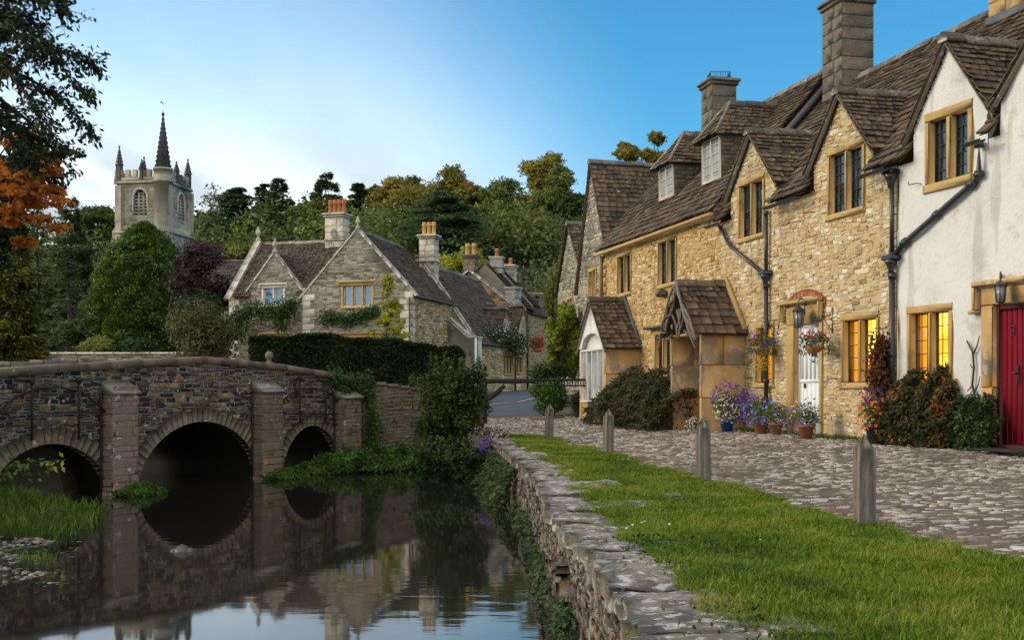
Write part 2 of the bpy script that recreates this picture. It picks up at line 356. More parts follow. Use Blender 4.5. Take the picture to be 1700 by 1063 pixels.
mat('grey_mortar', [(.17, .16, .12), (.30, .28, .22)], isl=0, namt=.8, nscale=3, bump=.4)
mat('pale_ashlar', [(.26, .24, .19), (.42, .40, .34), (.52, .50, .45)], isl=.5, namt=.5, nscale=2.2, bump=.2, stain=[((.07, .065, .06), 1.4, .56, .12, .65)])
mat('tower_stone', [(.13, .115, .09), (.30, .27, .21), (.42, .38, .30)], isl=.5, namt=.7, nscale=.8, bump=.5, bscale=5, stain=[((.06, .055, .05), .35, .52, .12, .75)])
mat('spire_stone', [(.035, .033, .032), (.085, .08, .075)], isl=.3, namt=.6, nscale=1.2, bump=.4, bscale=6)
mat('bridge_rubble', [(.012, .012, .017), (.026, .026, .032), (.06, .054, .05), (.14, .10, .055), (.28, .21, .12)], isl=.95, namt=.35, nscale=5, bump=.7, bscale=20, lichen=[((.36, .17, .035), 3.3, .62, .03, .85), ((.50, .50, .47), 8, .60, .04, .8)], stain=[((.012, .013, .017), .8, .5, .14, .7)])
mat('bridge_mortar', [(.09, .085, .075), (.30, .28, .25)], isl=0, namt=.7, nscale=3, bump=.5)
mat('bridge_ashlar', [(.08, .066, .05), (.15, .125, .092), (.21, .185, .145)], isl=.3, namt=.5, nscale=3, bump=.4, bscale=20, lichen=[((.38, .16, .03), 4, .63, .03, .7), ((.45, .45, .42), 6, .64, .04, .6)], stain=[((.03, .03, .03), 1.6, .55, .1, .6)])
mat('pink_ashlar', [(.13, .092, .078), (.21, .158, .132), (.26, .21, .175)], isl=.25, namt=.6, nscale=3, bump=.4, bscale=20, lichen=[((.5, .47, .44), 5, .62, .03, .8)], stain=[((.34, .20, .08), 1.8, .60, .06, .6)])
mat('quay_rubble', [(.022, .021, .02), (.06, .053, .045), (.14, .12, .095), (.27, .24, .20), (.12, .085, .05)], isl=.95, namt=.45, nscale=9, bump=1., bscale=16, lichen=[((.36, .18, .04), 5.5, .58, .08, .65), ((.42, .41, .39), 8.5, .63, .03, .7)], stain=[((.03, .035, .02), 1.3, .53, .12, .6)])
mat('quay_cap', [(.11, .095, .075), (.21, .18, .145), (.30, .27, .235)], isl=.6, namt=.6, nscale=6, bump=1., bscale=14, lichen=[((.06, .055, .05), 5.0, .48, .14, .75), ((.34, .20, .09), 4.1, .60, .08, .55), ((.50, .50, .49), 9.5, .52, .11, .8), ((.10, .12, .03), 2.2, .60, .08, .6)])
mat('cap_grey', [(.17, .165, .15), (.30, .29, .27)], isl=.3, namt=.7, nscale=5, bump=.4, bscale=25, lichen=[((.5, .5, .48), 5, .62, .04, .7)])
mat('warm_rubble', [(.20, .10, .04), (.38, .22, .09), (.48, .30, .14), (.40, .32, .22)], isl=.9, namt=.3, nscale=2, bump=.4)
mat('shaded_soffit', [(.006, .006, .005), (.016, .016, .012)], isl=0, namt=.8, nscale=2, bump=.5, rough=.7)  # arch undersides coloured near black to stand for the shade inside the arches
mat('cream_rubble', [(.24, .16, .085), (.44, .31, .15), (.53, .39, .20), (.44, .37, .27), (.66, .60, .50), (.40, .26, .12), (.56, .46, .30)], isl=.95, namt=.3, nscale=5, bump=.6, bscale=22, rough=.9, lichen=[((.55, .52, .46), 2.6, .64, .05, .5)], stain=[((.20, .14, .08), .8, .55, .12, .45), ((.16, .13, .10), 2.4, .58, .10, .5, .15)])
mat('cream_mortar', [(.34, .25, .13), (.46, .36, .21), (.54, .44, .29)], isl=0, namt=.8, nscale=4, bump=.6, bscale=30)
# roofs
mat('stone_tile', [(.036, .028, .022), (.072, .051, .036), (.115, .079, .048), (.15, .105, .066), (.06, .054, .048)], isl=.95, namt=.25, nscale=5, bump=.5, bscale=25, rough=.8, lichen=[((.42, .40, .38), 4.5, .67, .04, .85), ((.26, .17, .05), 5.5, .62, .06, .55)])
mat('grey_tile', [(.04, .031, .025), (.075, .056, .042), (.11, .082, .06), (.095, .085, .072)], isl=.9, namt=.3, nscale=3, bump=.4, bscale=20, lichen=[((.40, .39, .36), 3, .66, .05, .7)])
mat('ridge_stone', [(.09, .075, .06), (.19, .16, .125), (.28, .25, .21)], isl=.7, namt=.5, nscale=6, bump=.6, bscale=20, lichen=[((.5, .5, .48), 5, .6, .05, .7)])
mat('lead_flashing', [(.06, .065, .075), (.12, .125, .14)], isl=0, namt=.6, nscale=4, rough=.55, bump=.2)
mat('dark_chimney', [(.06, .05, .04), (.13, .11, .085), (.19, .17, .13)], isl=.4, namt=.7, nscale=2.4, bump=.5, bscale=14, stain=[((.26, .19, .08), 2, .6, .06, .5)])
mat('terracotta', [(.30, .11, .045), (.44, .19, .085)], isl=.5, namt=.4, nscale=6, bump=.15)
mat('buff_clay', [(.42, .24, .08), (.56, .36, .14)], isl=.5, namt=.4, nscale=6, bump=.15)
mat('red_brick', [(.28, .085, .045), (.44, .15, .08), (.36, .13, .08)], isl=.9, namt=.3, nscale=12, bump=.3)
# fittings
mat('black_iron', [(.012, .012, .016), (.03, .03, .038)], isl=0, namt=.5, nscale=6, rough=.35, bump=.1, spec=.6)
mat('rusty_iron', [(.018, .012, .011), (.04, .022, .018)], isl=0, namt=.8, nscale=9, rough=.75, bump=.2)
mat('lead_came', [(.02, .022, .026), (.05, .055, .06)], isl=0, namt=.5, rough=.5, bump=0)
mat('white_paint', [(.62, .66, .72), (.74, .77, .80)], isl=0, namt=.5, nscale=2, rough=.5, bump=.08, bscale=20)
mat('red_paint', [(.13, .003, .010), (.24, .006, .018)], isl=.3, namt=.4, nscale=3, rough=.42, bump=.12, bscale=30, warp=(8, 8, 1))
mat('dark_red_wood', [(.055, .01, .016), (.10, .02, .03)], isl=0, namt=.5, rough=.6)
mat('cream_paint', [(.52, .47, .40), (.64, .59, .52)], isl=0, namt=.5, rough=.7, bump=.2)
mat('grey_wood', [(.11, .10, .09), (.22, .19, .165), (.30, .27, .25)], isl=.2, namt=1.0, nscale=6, warp=(9, 9, 1), rough=.9, bump=.7, bscale=10, stain=[((.30, .29, .30), 3, .58, .08, .4)])
mat('driftwood', [(.06, .05, .045), (.16, .13, .115), (.26, .22, .20)], isl=.5, namt=.7, nscale=14, rough=.9, bump=.6)
mat('black_wood', [(.010, .010, .012), (.03, .028, .03)], isl=0, namt=.5, rough=.7, bump=.3)
mat('oak_door', [(.20, .10, .03), (.32, .18, .06)], isl=.3, namt=.6, nscale=4, warp=(6, 6, 1))
mat('blue_glaze', [(.012, .05, .22), (.02, .09, .34)], isl=0, rough=.2, bump=0, spec=.6)
mat('grey_plastic', [(.03, .035, .045), (.06, .065, .08)], isl=0, rough=.5, bump=.1)
mat('brass', [(.6, .38, .1)], isl=0, namt=0, rough=.35, metal=1, bump=0)
mat('bark', [(.03, .024, .018), (.075, .06, .045)], isl=0, namt=.8, nscale=5, warp=(4, 4, 1), bump=.6)
# ground
mat('soil', [(.03, .024, .016), (.06, .048, .03)], isl=0, namt=.8, nscale=1.5, bump=.4)
mat('hill_floor', [(.010, .014, .006), (.025, .03, .012)], isl=0, namt=.8, nscale=.2, bump=.3)
mat('turf', [(.03, .055, .006), (.055, .09, .008), (.08, .07, .03)], isl=0, namt=.8, nscale=2.5, bump=.5, bscale=30)
mat('cobble_stone', [(.11, .09, .07), (.22, .185, .155), (.36, .33, .30), (.52, .50, .475), (.30, .23, .17)], isl=.9, namt=.6, nscale=9, bump=.9, bscale=14, rough=.8, spec=.25, lichen=[((.52, .49, .47), 3.1, .60, .05, .6)], stain=[((.09, .065, .05), .6, .52, .12, .55)])
mat('cobble_joint', [(.065, .05, .036), (.16, .125, .095)], isl=0, namt=.8, nscale=3, bump=.5, stain=[((.045, .06, .012), 1.3, .58, .06, .7)])
mat('asphalt', [(.055, .062, .075), (.085, .095, .11)], isl=0, namt=.6, nscale=1.5, rough=.6, bump=.15, bscale=60)
mat('road_paint', [(.45, .40, .22), (.5, .46, .3)], isl=0, rough=.7, bump=.1)
mat('kerb_stone', [(.20, .19, .17), (.30, .28, .25)], isl=.6, namt=.4, bump=.3)
mat('gravel', [(.07, .06, .05), (.20, .17, .14), (.36, .33, .32)], isl=.9, namt=.3, nscale=8, bump=.4)
mat('wet_rock', [(.03, .028, .02), (.09, .08, .05)], isl=0, rough=.25, spec=.6, bump=.5, bscale=9)
# leaves
leafmat('yew_leaf', [(.006, .018, .003), (.032, .066, .008), (.085, .125, .014)], nscale=2.4, isl=.8)
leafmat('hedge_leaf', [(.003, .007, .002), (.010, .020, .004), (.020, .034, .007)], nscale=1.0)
leafmat('oak_leaf', [(.018, .028, .007), (.06, .078, .015), (.115, .125, .024)], objvar=.4, nscale=.35)
leafmat('gold_leaf', [(.04, .042, .009), (.13, .11, .014), (.21, .155, .022)], objvar=.3, nscale=.35)
leafmat('blue_cedar_leaf', [(.014, .030, .014), (.048, .082, .036), (.08, .12, .055)], objvar=.2, nscale=.5)
leafmat('dark_conifer_leaf', [(.012, .022, .007), (.042, .060, .016), (.08, .092, .024)], objvar=.4, nscale=.5)
leafmat('russet_leaf', [(.06, .03, .010), (.15, .07, .022), (.20, .11, .04)], nscale=.6)
leafmat('lime_leaf', [(.05, .07, .008), (.16, .17, .012), (.30, .27, .02)], nscale=1.0)
leafmat('weeping_leaf', [(.04, .05, .008), (.10, .115, .02), (.16, .15, .03)], nscale=.8)
leafmat('purple_leaf', [(.010, .006, .007), (.03, .016, .018), (.05, .03, .025)], nscale=.7)
leafmat('orange_leaf', [(.10, .035, .006), (.28, .095, .012), (.42, .17, .02)], nscale=1.2, trans=.5)
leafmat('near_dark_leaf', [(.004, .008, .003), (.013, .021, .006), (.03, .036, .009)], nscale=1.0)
leafmat('gold_cypress_leaf', [(.012, .018, .003), (.06, .065, .009), (.14, .13, .014)], nscale=1.4)
leafmat('shrub_leaf', [(.005, .011, .003), (.022, .04, .008), (.065, .085, .018)], nscale=2.2)
leafmat('olive_leaf', [(.015, .018, .006), (.05, .055, .016), (.09, .09, .035)], nscale=1.5)
leafmat('ivy_leaf', [(.005, .012, .004), (.018, .042, .010), (.05, .085, .02)], nscale=2.5)
leafmat('cress_leaf', [(.012, .028, .005), (.032, .075, .010), (.07, .13, .02)], nscale=2.)
leafmat('cotoneaster_leaf', [(.008, .014, .005), (.025, .034, .010), (.07, .035, .014)], nscale=2.)
leafmat('autumn_leaf', [(0, .010, .017, .006), (.34, .034, .034, .010), (.58, .085, .044, .012), (1, .20, .070, .014)], nscale=2.2)
leafmat('rust_ivy_leaf', [(.018, .010, .006), (.05, .022, .010), (.12, .04, .012)], nscale=3)
leafmat('vine_leaf', [(.02, .04, .005), (.08, .12, .008), (.22, .22, .012)], nscale=2)
leafmat('pot_leaf', [(.018, .03, .006), (.05, .08, .015), (.10, .13, .03)], nscale=4)
leafmat('grass_blade', [(.020, .042, .002), (.054, .094, .003), (.10, .138, .006), (.16, .135, .03)], nscale=.9, isl=.65, trans=.25)
leafmat('reed_blade', [(.015, .032, .004), (.045, .085, .010), (.10, .14, .02)], nscale=2, isl=.6)
leafmat('dry_blade', [(.10, .07, .03), (.17, .12, .05)], nscale=2)
def flat(name, c, rough=.6, trans=.2): return leafmat(name, [tuple(q * .75 for q in c), c], trans=trans, rough=rough, nscale=6)
flat('petal_purple', (.13, .05, .42)); flat('petal_blue', (.17, .20, .66)); flat('petal_white', (.66, .66, .64)); flat('petal_orange', (.75, .20, .03))
flat('petal_pink', (.55, .06, .30)); flat('petal_red', (.55, .02, .05)); flat('petal_yellow', (.65, .42, .04)); flat('petal_violet', (.22, .10, .38))
def glass(name, col, ior=1.9, rough=.03):
    m, nt, N, L = _nt(name); out = N.new('ShaderNodeOutputMaterial'); bs = N.new('ShaderNodeBsdfPrincipled'); L.new(bs.outputs[0], out.inputs[0])
    bs.inputs['Roughness'].default_value = rough; bs.inputs['IOR'].default_value = ior
    geo = N.new('ShaderNodeNewGeometry'); r = ramp(N, [tuple(q * .5 for q in col), col]); L.new(geo.outputs['Random Per Island'], r.inputs[0]); L.new(r.outputs[0], bs.inputs['Base Color'])
    tc = N.new('ShaderNodeTexCoord'); nz = N.new('ShaderNodeTexNoise'); nz.inputs['Scale'].default_value = 4; L.new(tc.outputs['Object'], nz.inputs['Vector'])
    bp = N.new('ShaderNodeBump'); bp.inputs['Strength'].default_value = .06; bp.inputs['Distance'].default_value = .05; L.new(nz.outputs[0], bp.inputs['Height']); L.new(bp.outputs[0], bs.inputs['Normal'])
    MATS[name] = m
glass('dark_pane', (.035, .05, .065), 1.6); glass('blue_pane', (.10, .24, .44), 2.2); glass('net_pane', (.30, .36, .40), 2.0); glass('lamp_glass', (.25, .27, .28), 1.6)  # blue_pane: reflected blue sky put into the base colour of the glass
def lit_mats():
    m, nt, N, L = _nt('lamplit_room'); out = N.new('ShaderNodeOutputMaterial'); em = N.new('ShaderNodeEmission'); tc = N.new('ShaderNodeTexCoord')
    n2 = N.new('ShaderNodeTexNoise'); n2.inputs['Scale'].default_value = 1.9; n2.inputs['Detail'].default_value = 2; L.new(tc.outputs['Object'], n2.inputs['Vector'])
    r = ramp(N, [(.30, .80, .27, .010), (.45, 1.0, .47, .025), (.60, 1.0, .66, .10)]); L.new(n2.outputs[0], r.inputs[0]); L.new(r.outputs[0], em.inputs[0]); em.inputs[1].default_value = 1.5; L.new(em.outputs[0], out.inputs[0]); MATS['lamplit_room'] = m
    m, nt, N, L = _nt('clear_pane'); out = N.new('ShaderNodeOutputMaterial'); tr = N.new('ShaderNodeBsdfTransparent'); gl = N.new('ShaderNodeBsdfGlossy'); gl.inputs['Roughness'].default_value = .04; mx = N.new('ShaderNodeMixShader'); mx.inputs[0].default_value = .07; tr.inputs[0].default_value = (1, .96, .88, 1)
    L.new(tr.outputs[0], mx.inputs[1]); L.new(gl.outputs[0], mx.inputs[2]); L.new(mx.outputs[0], out.inputs[0]); MATS['clear_pane'] = m
lit_mats(); leafmat('curtain', [(.42, .32, .14), (.44, .36, .18)], trans=.7, rough=.9, isl=.2)
mat('room_wall', [(.55, .40, .2), (.6, .46, .25)], isl=0, rough=.9, bump=0)
def water():
    m, nt, N, L = _nt('river_water'); out = N.new('ShaderNodeOutputMaterial'); bs = N.new('ShaderNodeBsdfPrincipled'); L.new(bs.outputs[0], out.inputs[0])
    bs.inputs['Base Color'].default_value = (.014, .013, .011, 1); bs.inputs['IOR'].default_value = 2.0; bs.inputs['Roughness'].default_value = .035
    tc = N.new('ShaderNodeTexCoord'); mp = N.new('ShaderNodeMapping'); mp.inputs['Rotation'].default_value = (0, 0, R(-14)); mp.inputs['Scale'].default_value = (.7, 3.2, 1); L.new(tc.outputs['Object'], mp.inputs[0])
    nz = N.new('ShaderNodeTexNoise'); nz.inputs['Scale'].default_value = 1.3; nz.inputs['Detail'].default_value = 3; L.new(mp.outputs[0], nz.inputs['Vector'])
    n2 = N.new('ShaderNodeTexNoise'); n2.inputs['Scale'].default_value = .16; n2.inputs['Detail'].default_value = 1; L.new(tc.outputs['Object'], n2.inputs['Vector'])
    mr = N.new('ShaderNodeMapRange'); mr.inputs[1].default_value = .42; mr.inputs[2].default_value = .62; mr.inputs[3].default_value = .006; mr.inputs[4].default_value = .07; L.new(n2.outputs[0], mr.inputs[0])
    bp = N.new('ShaderNodeBump'); bp.inputs['Distance'].default_value = .03; L.new(mr.outputs[0], bp.inputs['Strength']); L.new(nz.outputs[0], bp.inputs['Height']); L.new(bp.outputs[0], bs.inputs['Normal'])
    MATS['river_water'] = m
water()
# ================================================================== setting
WATER = -.9
WY = [0, 3, 5.8, 6.3, 7.2, 7.9, 8.9, 11.1, 16.7, 24.4, 26.3, 30]; WX = [.78, .74, .69, .68, .66, .63, .57, .43, .27, -.38, -.62, -.9]
def wallx(y): return np.interp(y, WY, WX)
def bolx(y): return 3.23 - (np.asarray(y) - 9.94) * .147
LY = [0, 9, 11.4, 12.3, 14, 16, 17.9, 20.5, 24]; LX = [-5.6, -5.5, -5.4, -5.0, -5.9, -6.5, -7.0, -8.5, -9.5]
def lbx(y): return np.interp(y, LY, LX)
BR = Fr((-6.3, 24.7, 0), (.5, .866), (-.866, .5))          # bridge: u along the parapet, v across the deck
def wob(x, y): return .5 * np.sin(x * 1.7 + y * .9) + .5 * np.sin(x * .8 - y * 1.3 + 1)
def street_z(x, y):
    t = np.clip((x - bolx(y)) / 4.5, 0, 1); return .25 * t * t * (3 - 2 * t)
def gz(x, y):
    x = np.asarray(x, float); y = np.asarray(y, float)
    z = street_z(x, y) * np.clip(1 - (y - 40) / 20, 0, 1) + np.clip(y - 28, 0, 47) * .021
    far = np.clip((y - 34) / 4, 0, 1); z = z * 1 + far * .25
    h = np.clip(y - 72, 0, 120); z = z + h * .17 + .0006 * h * h
    left = np.clip((-x - 3) / 3, 0, 1) * np.clip((44 - y) / 6, 0, 1); z = z + left * .45
    # river bed, deep on this side of the bridge and running on behind it
    bu = (x + 6.3) * .5 + (y - 24.7) * .866; bv = (x + 6.3) * -.866 + (y - 24.7) * .5
    riv = (x < wallx(y) + .38) & (x > lbx(y)) & (bv < 3.8) & (y < 30)
    riv2 = (bv >= 3.8) & (bv < 20) & (np.abs(bu + .6) < 5.5)
    lb = (x <= lbx(y)) & (bv < .6) & (y < 30)
    d = lbx(y) - x
    zl = np.minimum(-1.0 + d * .22 + .06 * wob(x * 3, y * 3), .5)
    return np.where(riv | riv2, -1.7, np.where(lb, zl, z))
def struct(o): o['kind'] = 'structure'; return o
def grid(xs, ys, zf, name, m, dz=0.):
    X, Y = np.meshgrid(xs, ys); Z = zf(X, Y) + dz; nx, ny = len(xs), len(ys)
    i = (np.arange(ny - 1)[:, None] * nx + np.arange(nx - 1)[None]).ravel()
    mb = MB(); mb.add(np.stack([X, Y, Z], -1).reshape(-1, 3), np.stack([i, i + 1, i + nx + 1, i + nx], 1)); return struct(mb.build(name, M[m], smooth=True))
rng = np.random.default_rng(7)
def ax(*seg):
    out = []
    for a, b, s in seg: out += list(np.arange(a, b, s))
    return np.array(out + [seg[-1][1]])
grid(ax((-400, -60, 20), (-60, -14, 2), (-14, -10, .5), (-10, -4, .25), (-4, -1.2, .5), (-1.2, 1.6, .12), (1.6, 12, .6), (12, 60, 4), (60, 400, 20)),
     ax((-20, 0, 4), (0, 8, .5), (8, 30, .25), (30, 46, .5), (46, 80, 2), (80, 200, 4), (200, 1200, 50)), lambda x, y: np.minimum(gz(x, y), 18), 'ground', 'soil', -.06)
mb = MB(); mb.add([[-30, -5, WATER], [1.2, -5, WATER], [1.2, 31, WATER], [-6, 60, WATER], [-40, 60, WATER], [-30, 20, WATER]], [[0, 1, 2, 3, 4, 5]]); struct(mb.build('river_water', M['river_water']))
# ---- lawn between quay wall and bollards
ys = np.arange(1.5, 27.3, .15); rows = []
ns = 14
edge = lambda y: bolx(y) + .10 * np.sin(y * 2.1) + .06 * np.sin(y * 5.3) + np.clip(9 - y, 0, 9) * .10
lawn_z = lambda x, y: .02 + .025 * wob(x * 1.6, y * 1.6) + gz(np.maximum(x, wallx(y) + .5), y)
X = np.stack([wallx(ys) + .42 + (edge(ys) - wallx(ys) - .42) * t for t in np.linspace(0, 1, ns)], 1); Y = np.repeat(ys[:, None], ns, 1)
i = (np.arange(len(ys) - 1)[:, None] * ns + np.arange(ns - 1)[None]).ravel()
mb = MB(); mb.add(np.stack([X, Y, lawn_z(X, Y)], -1).reshape(-1, 3), np.stack([i, i + 1, i + ns + 1, i + ns], 1)); struct(mb.build('lawn', M['turf'], smooth=True))
# ---- cobbled street: bedding sheet and flat setts
FC = Fr((6.9, 19.4, 0), (-.2526, .9676), (.9676, .2526)); FW = Fr((6.9, 19.4, 0), (-.296, .955), (.955, .296))
def facx(y): return np.where(y > 19.4, 6.9 - .2611 * (y - 19.4), 6.9 - .31 * (y - 19.4))
def cob_z(x, y): return gz(x, y) + .012 * wob(x * 2.2, y * 1.4) + .006 * wob(x * 5, y * 4)
ys = np.arange(1.5, 37, .25); ns = 20
cx0 = lambda y: np.where(y < 26.5, edge(y) - .25, np.minimum(edge(26.5) - .25 - (y - 26.5) * .5, 0.5))
X = np.stack([cx0(ys) + (np.minimum(facx(ys), 12) + .3 - cx0(ys)) * t for t in np.linspace(0, 1, ns)], 1); Y = np.repeat(ys[:, None], ns, 1)
i = (np.arange(len(ys) - 1)[:, None] * ns + np.arange(ns - 1)[None]).ravel()
mb = MB(); mb.add(np.stack([X, Y, cob_z(X, Y) + .006], -1).reshape(-1, 3), np.stack([i, i + 1, i + ns + 1, i + ns], 1))
tb = []
y = 6.0
cx = []; cy = []; cw = []; cd = []
while y < 35:
    d = rng.uniform(.028, .066) * (1 + y * .008); x = float(cx0(np.array(y))) + rng.uniform(.05, .3); x1 = min(float(facx(np.array(y))) - .05, .6 * y + 1)
    while x < x1:
        w = rng.uniform(.05, .23)
        if rng.random() < .93: cx.append(x + w / 2); cy.append(y + d / 2 + rng.uniform(-.02, .02) + .05 * math.sin(x * 1.4 + y)); cw.append(w); cd.append(d * rng.uniform(.8, 1.1))
        x += w + rng.uniform(.008, .03)
    y += d
cx, cy, cw, cd = map(np.array, (cx, cy, cw, cd)); n = len(cx)
a = np.array([-.35, .35, 1, 1, .4, -.4, -1, -1]); b = np.array([-1, -1, -.4, .45, 1, 1, .35, -.45])
ox = a[None] * (cw / 2 - .006)[:, None]; oy = b[None] * (cd / 2 - .004)[:, None]
ox = ox + rng.uniform(-.3, .3, ox.shape) * cd[:, None] * .6; oy = oy + rng.uniform(-.26, .26, oy.shape) * cd[:, None]
px, py = cx[:, None] + ox, cy[:, None] + oy; zb = cob_z(px, py)
hgt = rng.uniform(-.010, .020, n)[:, None]; tlt = rng.uniform(-.09, .09, (n, 2))
top = np.stack([cx[:, None] + ox * .93, cy[:, None] + oy * .84, cob_z(cx, cy)[:, None] + hgt + tlt[:, :1] * ox + tlt[:, 1:] * oy], -1)
low = np.stack([px, py, zb - .03], -1); mid = np.stack([px, py, zb + hgt * .55], -1)
vs = np.concatenate([low, mid, top], 1).reshape(-1, 3); base = (np.arange(n) * 24)[:, None, None]; q = np.arange(8); q2 = (q + 1) % 8
F = np.concatenate([np.stack([q, q2, q2 + 8, q + 8], 1), np.stack([q + 8, q2 + 8, q2 + 16, q + 16], 1)])[None] + base
mb.add(vs, [F.reshape(-1, 4), ((np.arange(8) + 16)[None] + base[:, 0])], 1)
struct(mb.build('cobbled_street', [M['cobble_joint'], M['cobble_stone']]))
# ---- asphalt road leading up the street
grid(ax((-5, 3.6, .4)), ax((35.5, 96, 1.5)), gz, 'road', 'asphalt', .012)
mb = MB()
for k in range(9):
    y0 = 36.5 + k * .9; p = [at(836 + k * 5.2, 676 - k * 1.55, 41 + k * 1.3), at(836 + k * 5.2 + 4.6, 676 - (k + .9) * 1.55, 42.2 + k * 1.3)]
pts = [V(-1.6, 39.5, 0), V(.2, 41.5, 0), V(1.2, 45, 0), V(1.7, 52, 0)]
for a, b in zip(pts[:-1], pts[1:]):
    s = unit(np.cross(b - a, V(0, 0, 1))) * .09
    q = [a - s, a + s, b + s, b - s]; mb.add([V(p[0], p[1], float(gz(p[0], p[1])) + .03) for p in q], [[0, 1, 2, 3]])
struct(mb.build('road_marking', M['road_paint']))
# ================================================================== quay wall
def quay():
    t = thing('quay_wall', 'rough rubble river wall with lichened flat capstones edging the lawn', 'wall', (float(wallx(12)), 12, WATER))
    mb = MB(); ys = np.array([2.5, 5.8, 7.2, 8.9, 11.1, 16.7, 24.4, 26.4])
    for y0, y1 in zip(ys[:-1], ys[1:]):
        a = V(wallx(y0), y0, 0); b = V(wallx(y1), y1, 0); L = np.linalg.norm(b - a); fr = Fr(a, b - a)
        stones(mb, fr, lambda u, z: (u > 0) & (u < L), -.02, L + .02, -1.25, -.24, rng, ch=(.04, .11), sw=(.05, .20), gap=.006, proud=(-.004, .028), wav=.05, m=0, v=.02, jit=.45, cham=(.06, .25))
        mb.add([fr.P(0, .026, -1.5), fr.P(L, .026, -1.5), fr.P(L, .026, -.06), fr.P(0, .026, -.06)], [[0, 1, 2, 3]], 1)
    L2 = 3.2; fr = Fr((wallx(26.4), 26.4, 0), (1, .35)); stones(mb, fr, lambda u, z: u > -9, 0, L2, -1.25, -.05, rng, ch=(.07, .15), sw=(.1, .3), m=0)
    mb.build('wall_face', [M['quay_rubble'], M['bridge_mortar']], t)
    mb = MB(); y = 2.5
    while y < 26.4:                                   # capstones, each a rough slab
        l = rng.uniform(.5, 1.15) * (.8 + y * .012); y1 = min(y + l, 26.45); yc = (y + y1) / 2
        nx, ny = 7, 7; wd_ = rng.uniform(.50, .85) if rng.random() < .75 else rng.uniform(.85, 1.1); out = rng.uniform(-.02, .07); zt = rng.uniform(.005, .045); th = rng.uniform(.10, .15)
        s = np.linspace(0, 1, nx); tt = np.linspace(0, 1, ny); S, T = np.meshgrid(s, tt)
        Yg = y + .008 + (y1 - y - .016) * T; Xg = wallx(Yg) - out + S * wd_
        e = np.minimum(np.minimum(S, 1 - S), np.minimum(T, 1 - T)); rnd = np.where(e < .01, .014, 0)
        Xg = Xg + .035 * np.sin(Yg * 11 + yc * 7) * (1 - S) + .02 * np.sin(Yg * 29 + yc) * (1 - S) + rng.normal(0, .008, Xg.shape); Yg = Yg + rng.normal(0, .006, Yg.shape)
        Z = zt + .009 * wob(Xg * 9, Yg * 9) + rng.normal(0, .005, Xg.shape) - rnd + (S - .5) * rng.uniform(-.03, .05)
        top = np.stack([Xg, Yg, Z], -1).reshape(-1, 3)
        i = (np.arange(ny - 1)[:, None] * nx + np.arange(nx - 1)[None]).ravel(); fs = [np.stack([i, i + 1, i + nx + 1, i + nx], 1)]
        loop = np.concatenate([np.arange(nx), np.arange(1, ny) * nx + nx - 1, (ny - 1) * nx + np.arange(nx - 2, -1, -1), np.arange(ny - 2, 0, -1) * nx]); k = len(loop)
        bot = top[loop] - V(0, 0, th) + rng.normal(0, .007, (k, 3)); q = np.arange(k); q2 = (q + 1) % k
        fs.append(np.stack([loop, loop[q2], nx * ny + q2, nx * ny + q], 1)); mb.add(np.concatenate([top, bot]), fs, 0); y = y1
    mb.build('coping', M['quay_cap'], t)
    mb = MB(); bf = Fr((.40, 10.05, 0), (0, 1), (1, 0)); box(mb, bf, -.17, .13, -.03, .3, -.46, -.36, b=.035); box(mb, bf, -.12, .12, .0, .3, -.74, -.47, b=.05); box(mb, bf, -.15, .1, .01, .3, -1.3, -.75, b=.05)
    mb.build('buttress', M['quay_rubble'], t)
    return t
quay()
def loose_slabs():
    for k, (px, py, lab) in enumerate([(1120, 833, 'flat grey stone slab sunk in the lawn beyond the wall break')]):
        Y = EYE * FPX / (py - HOR); p = at(px, py, Y); t = MB()
        box(t, Fr((p[0], p[1], 0), (1, .1)), -.19, .12, -.25, .0, -.05, .06, b=.03); box(t, Fr((p[0], p[1], 0), (1, .1)), -.1, .2, -.5, -.26, -.05, .045, b=.03)
        tag(t.build('stone_slab', M['quay_cap'], origin=p), lab, 'stone')
    mb = MB(); c = at(302, 916, FPX * 2.2 / (916 - HOR)); c[2] = WATER
    for (dx, r, h) in ((0, .11, .09), (.1, .07, .05), (-.1, .06, .04)):
        lathe(mb, c + V(dx, 0, -.1), [(r * 1.2, 0), (r, .1), (r * .7, .1 + h * .7), (.01, .1 + h)], 9)
    tag(mb.build('river_rock', M['wet_rock'], origin=c), 'small wet rock breaking the water below the middle arch', 'rock')
loose_slabs()
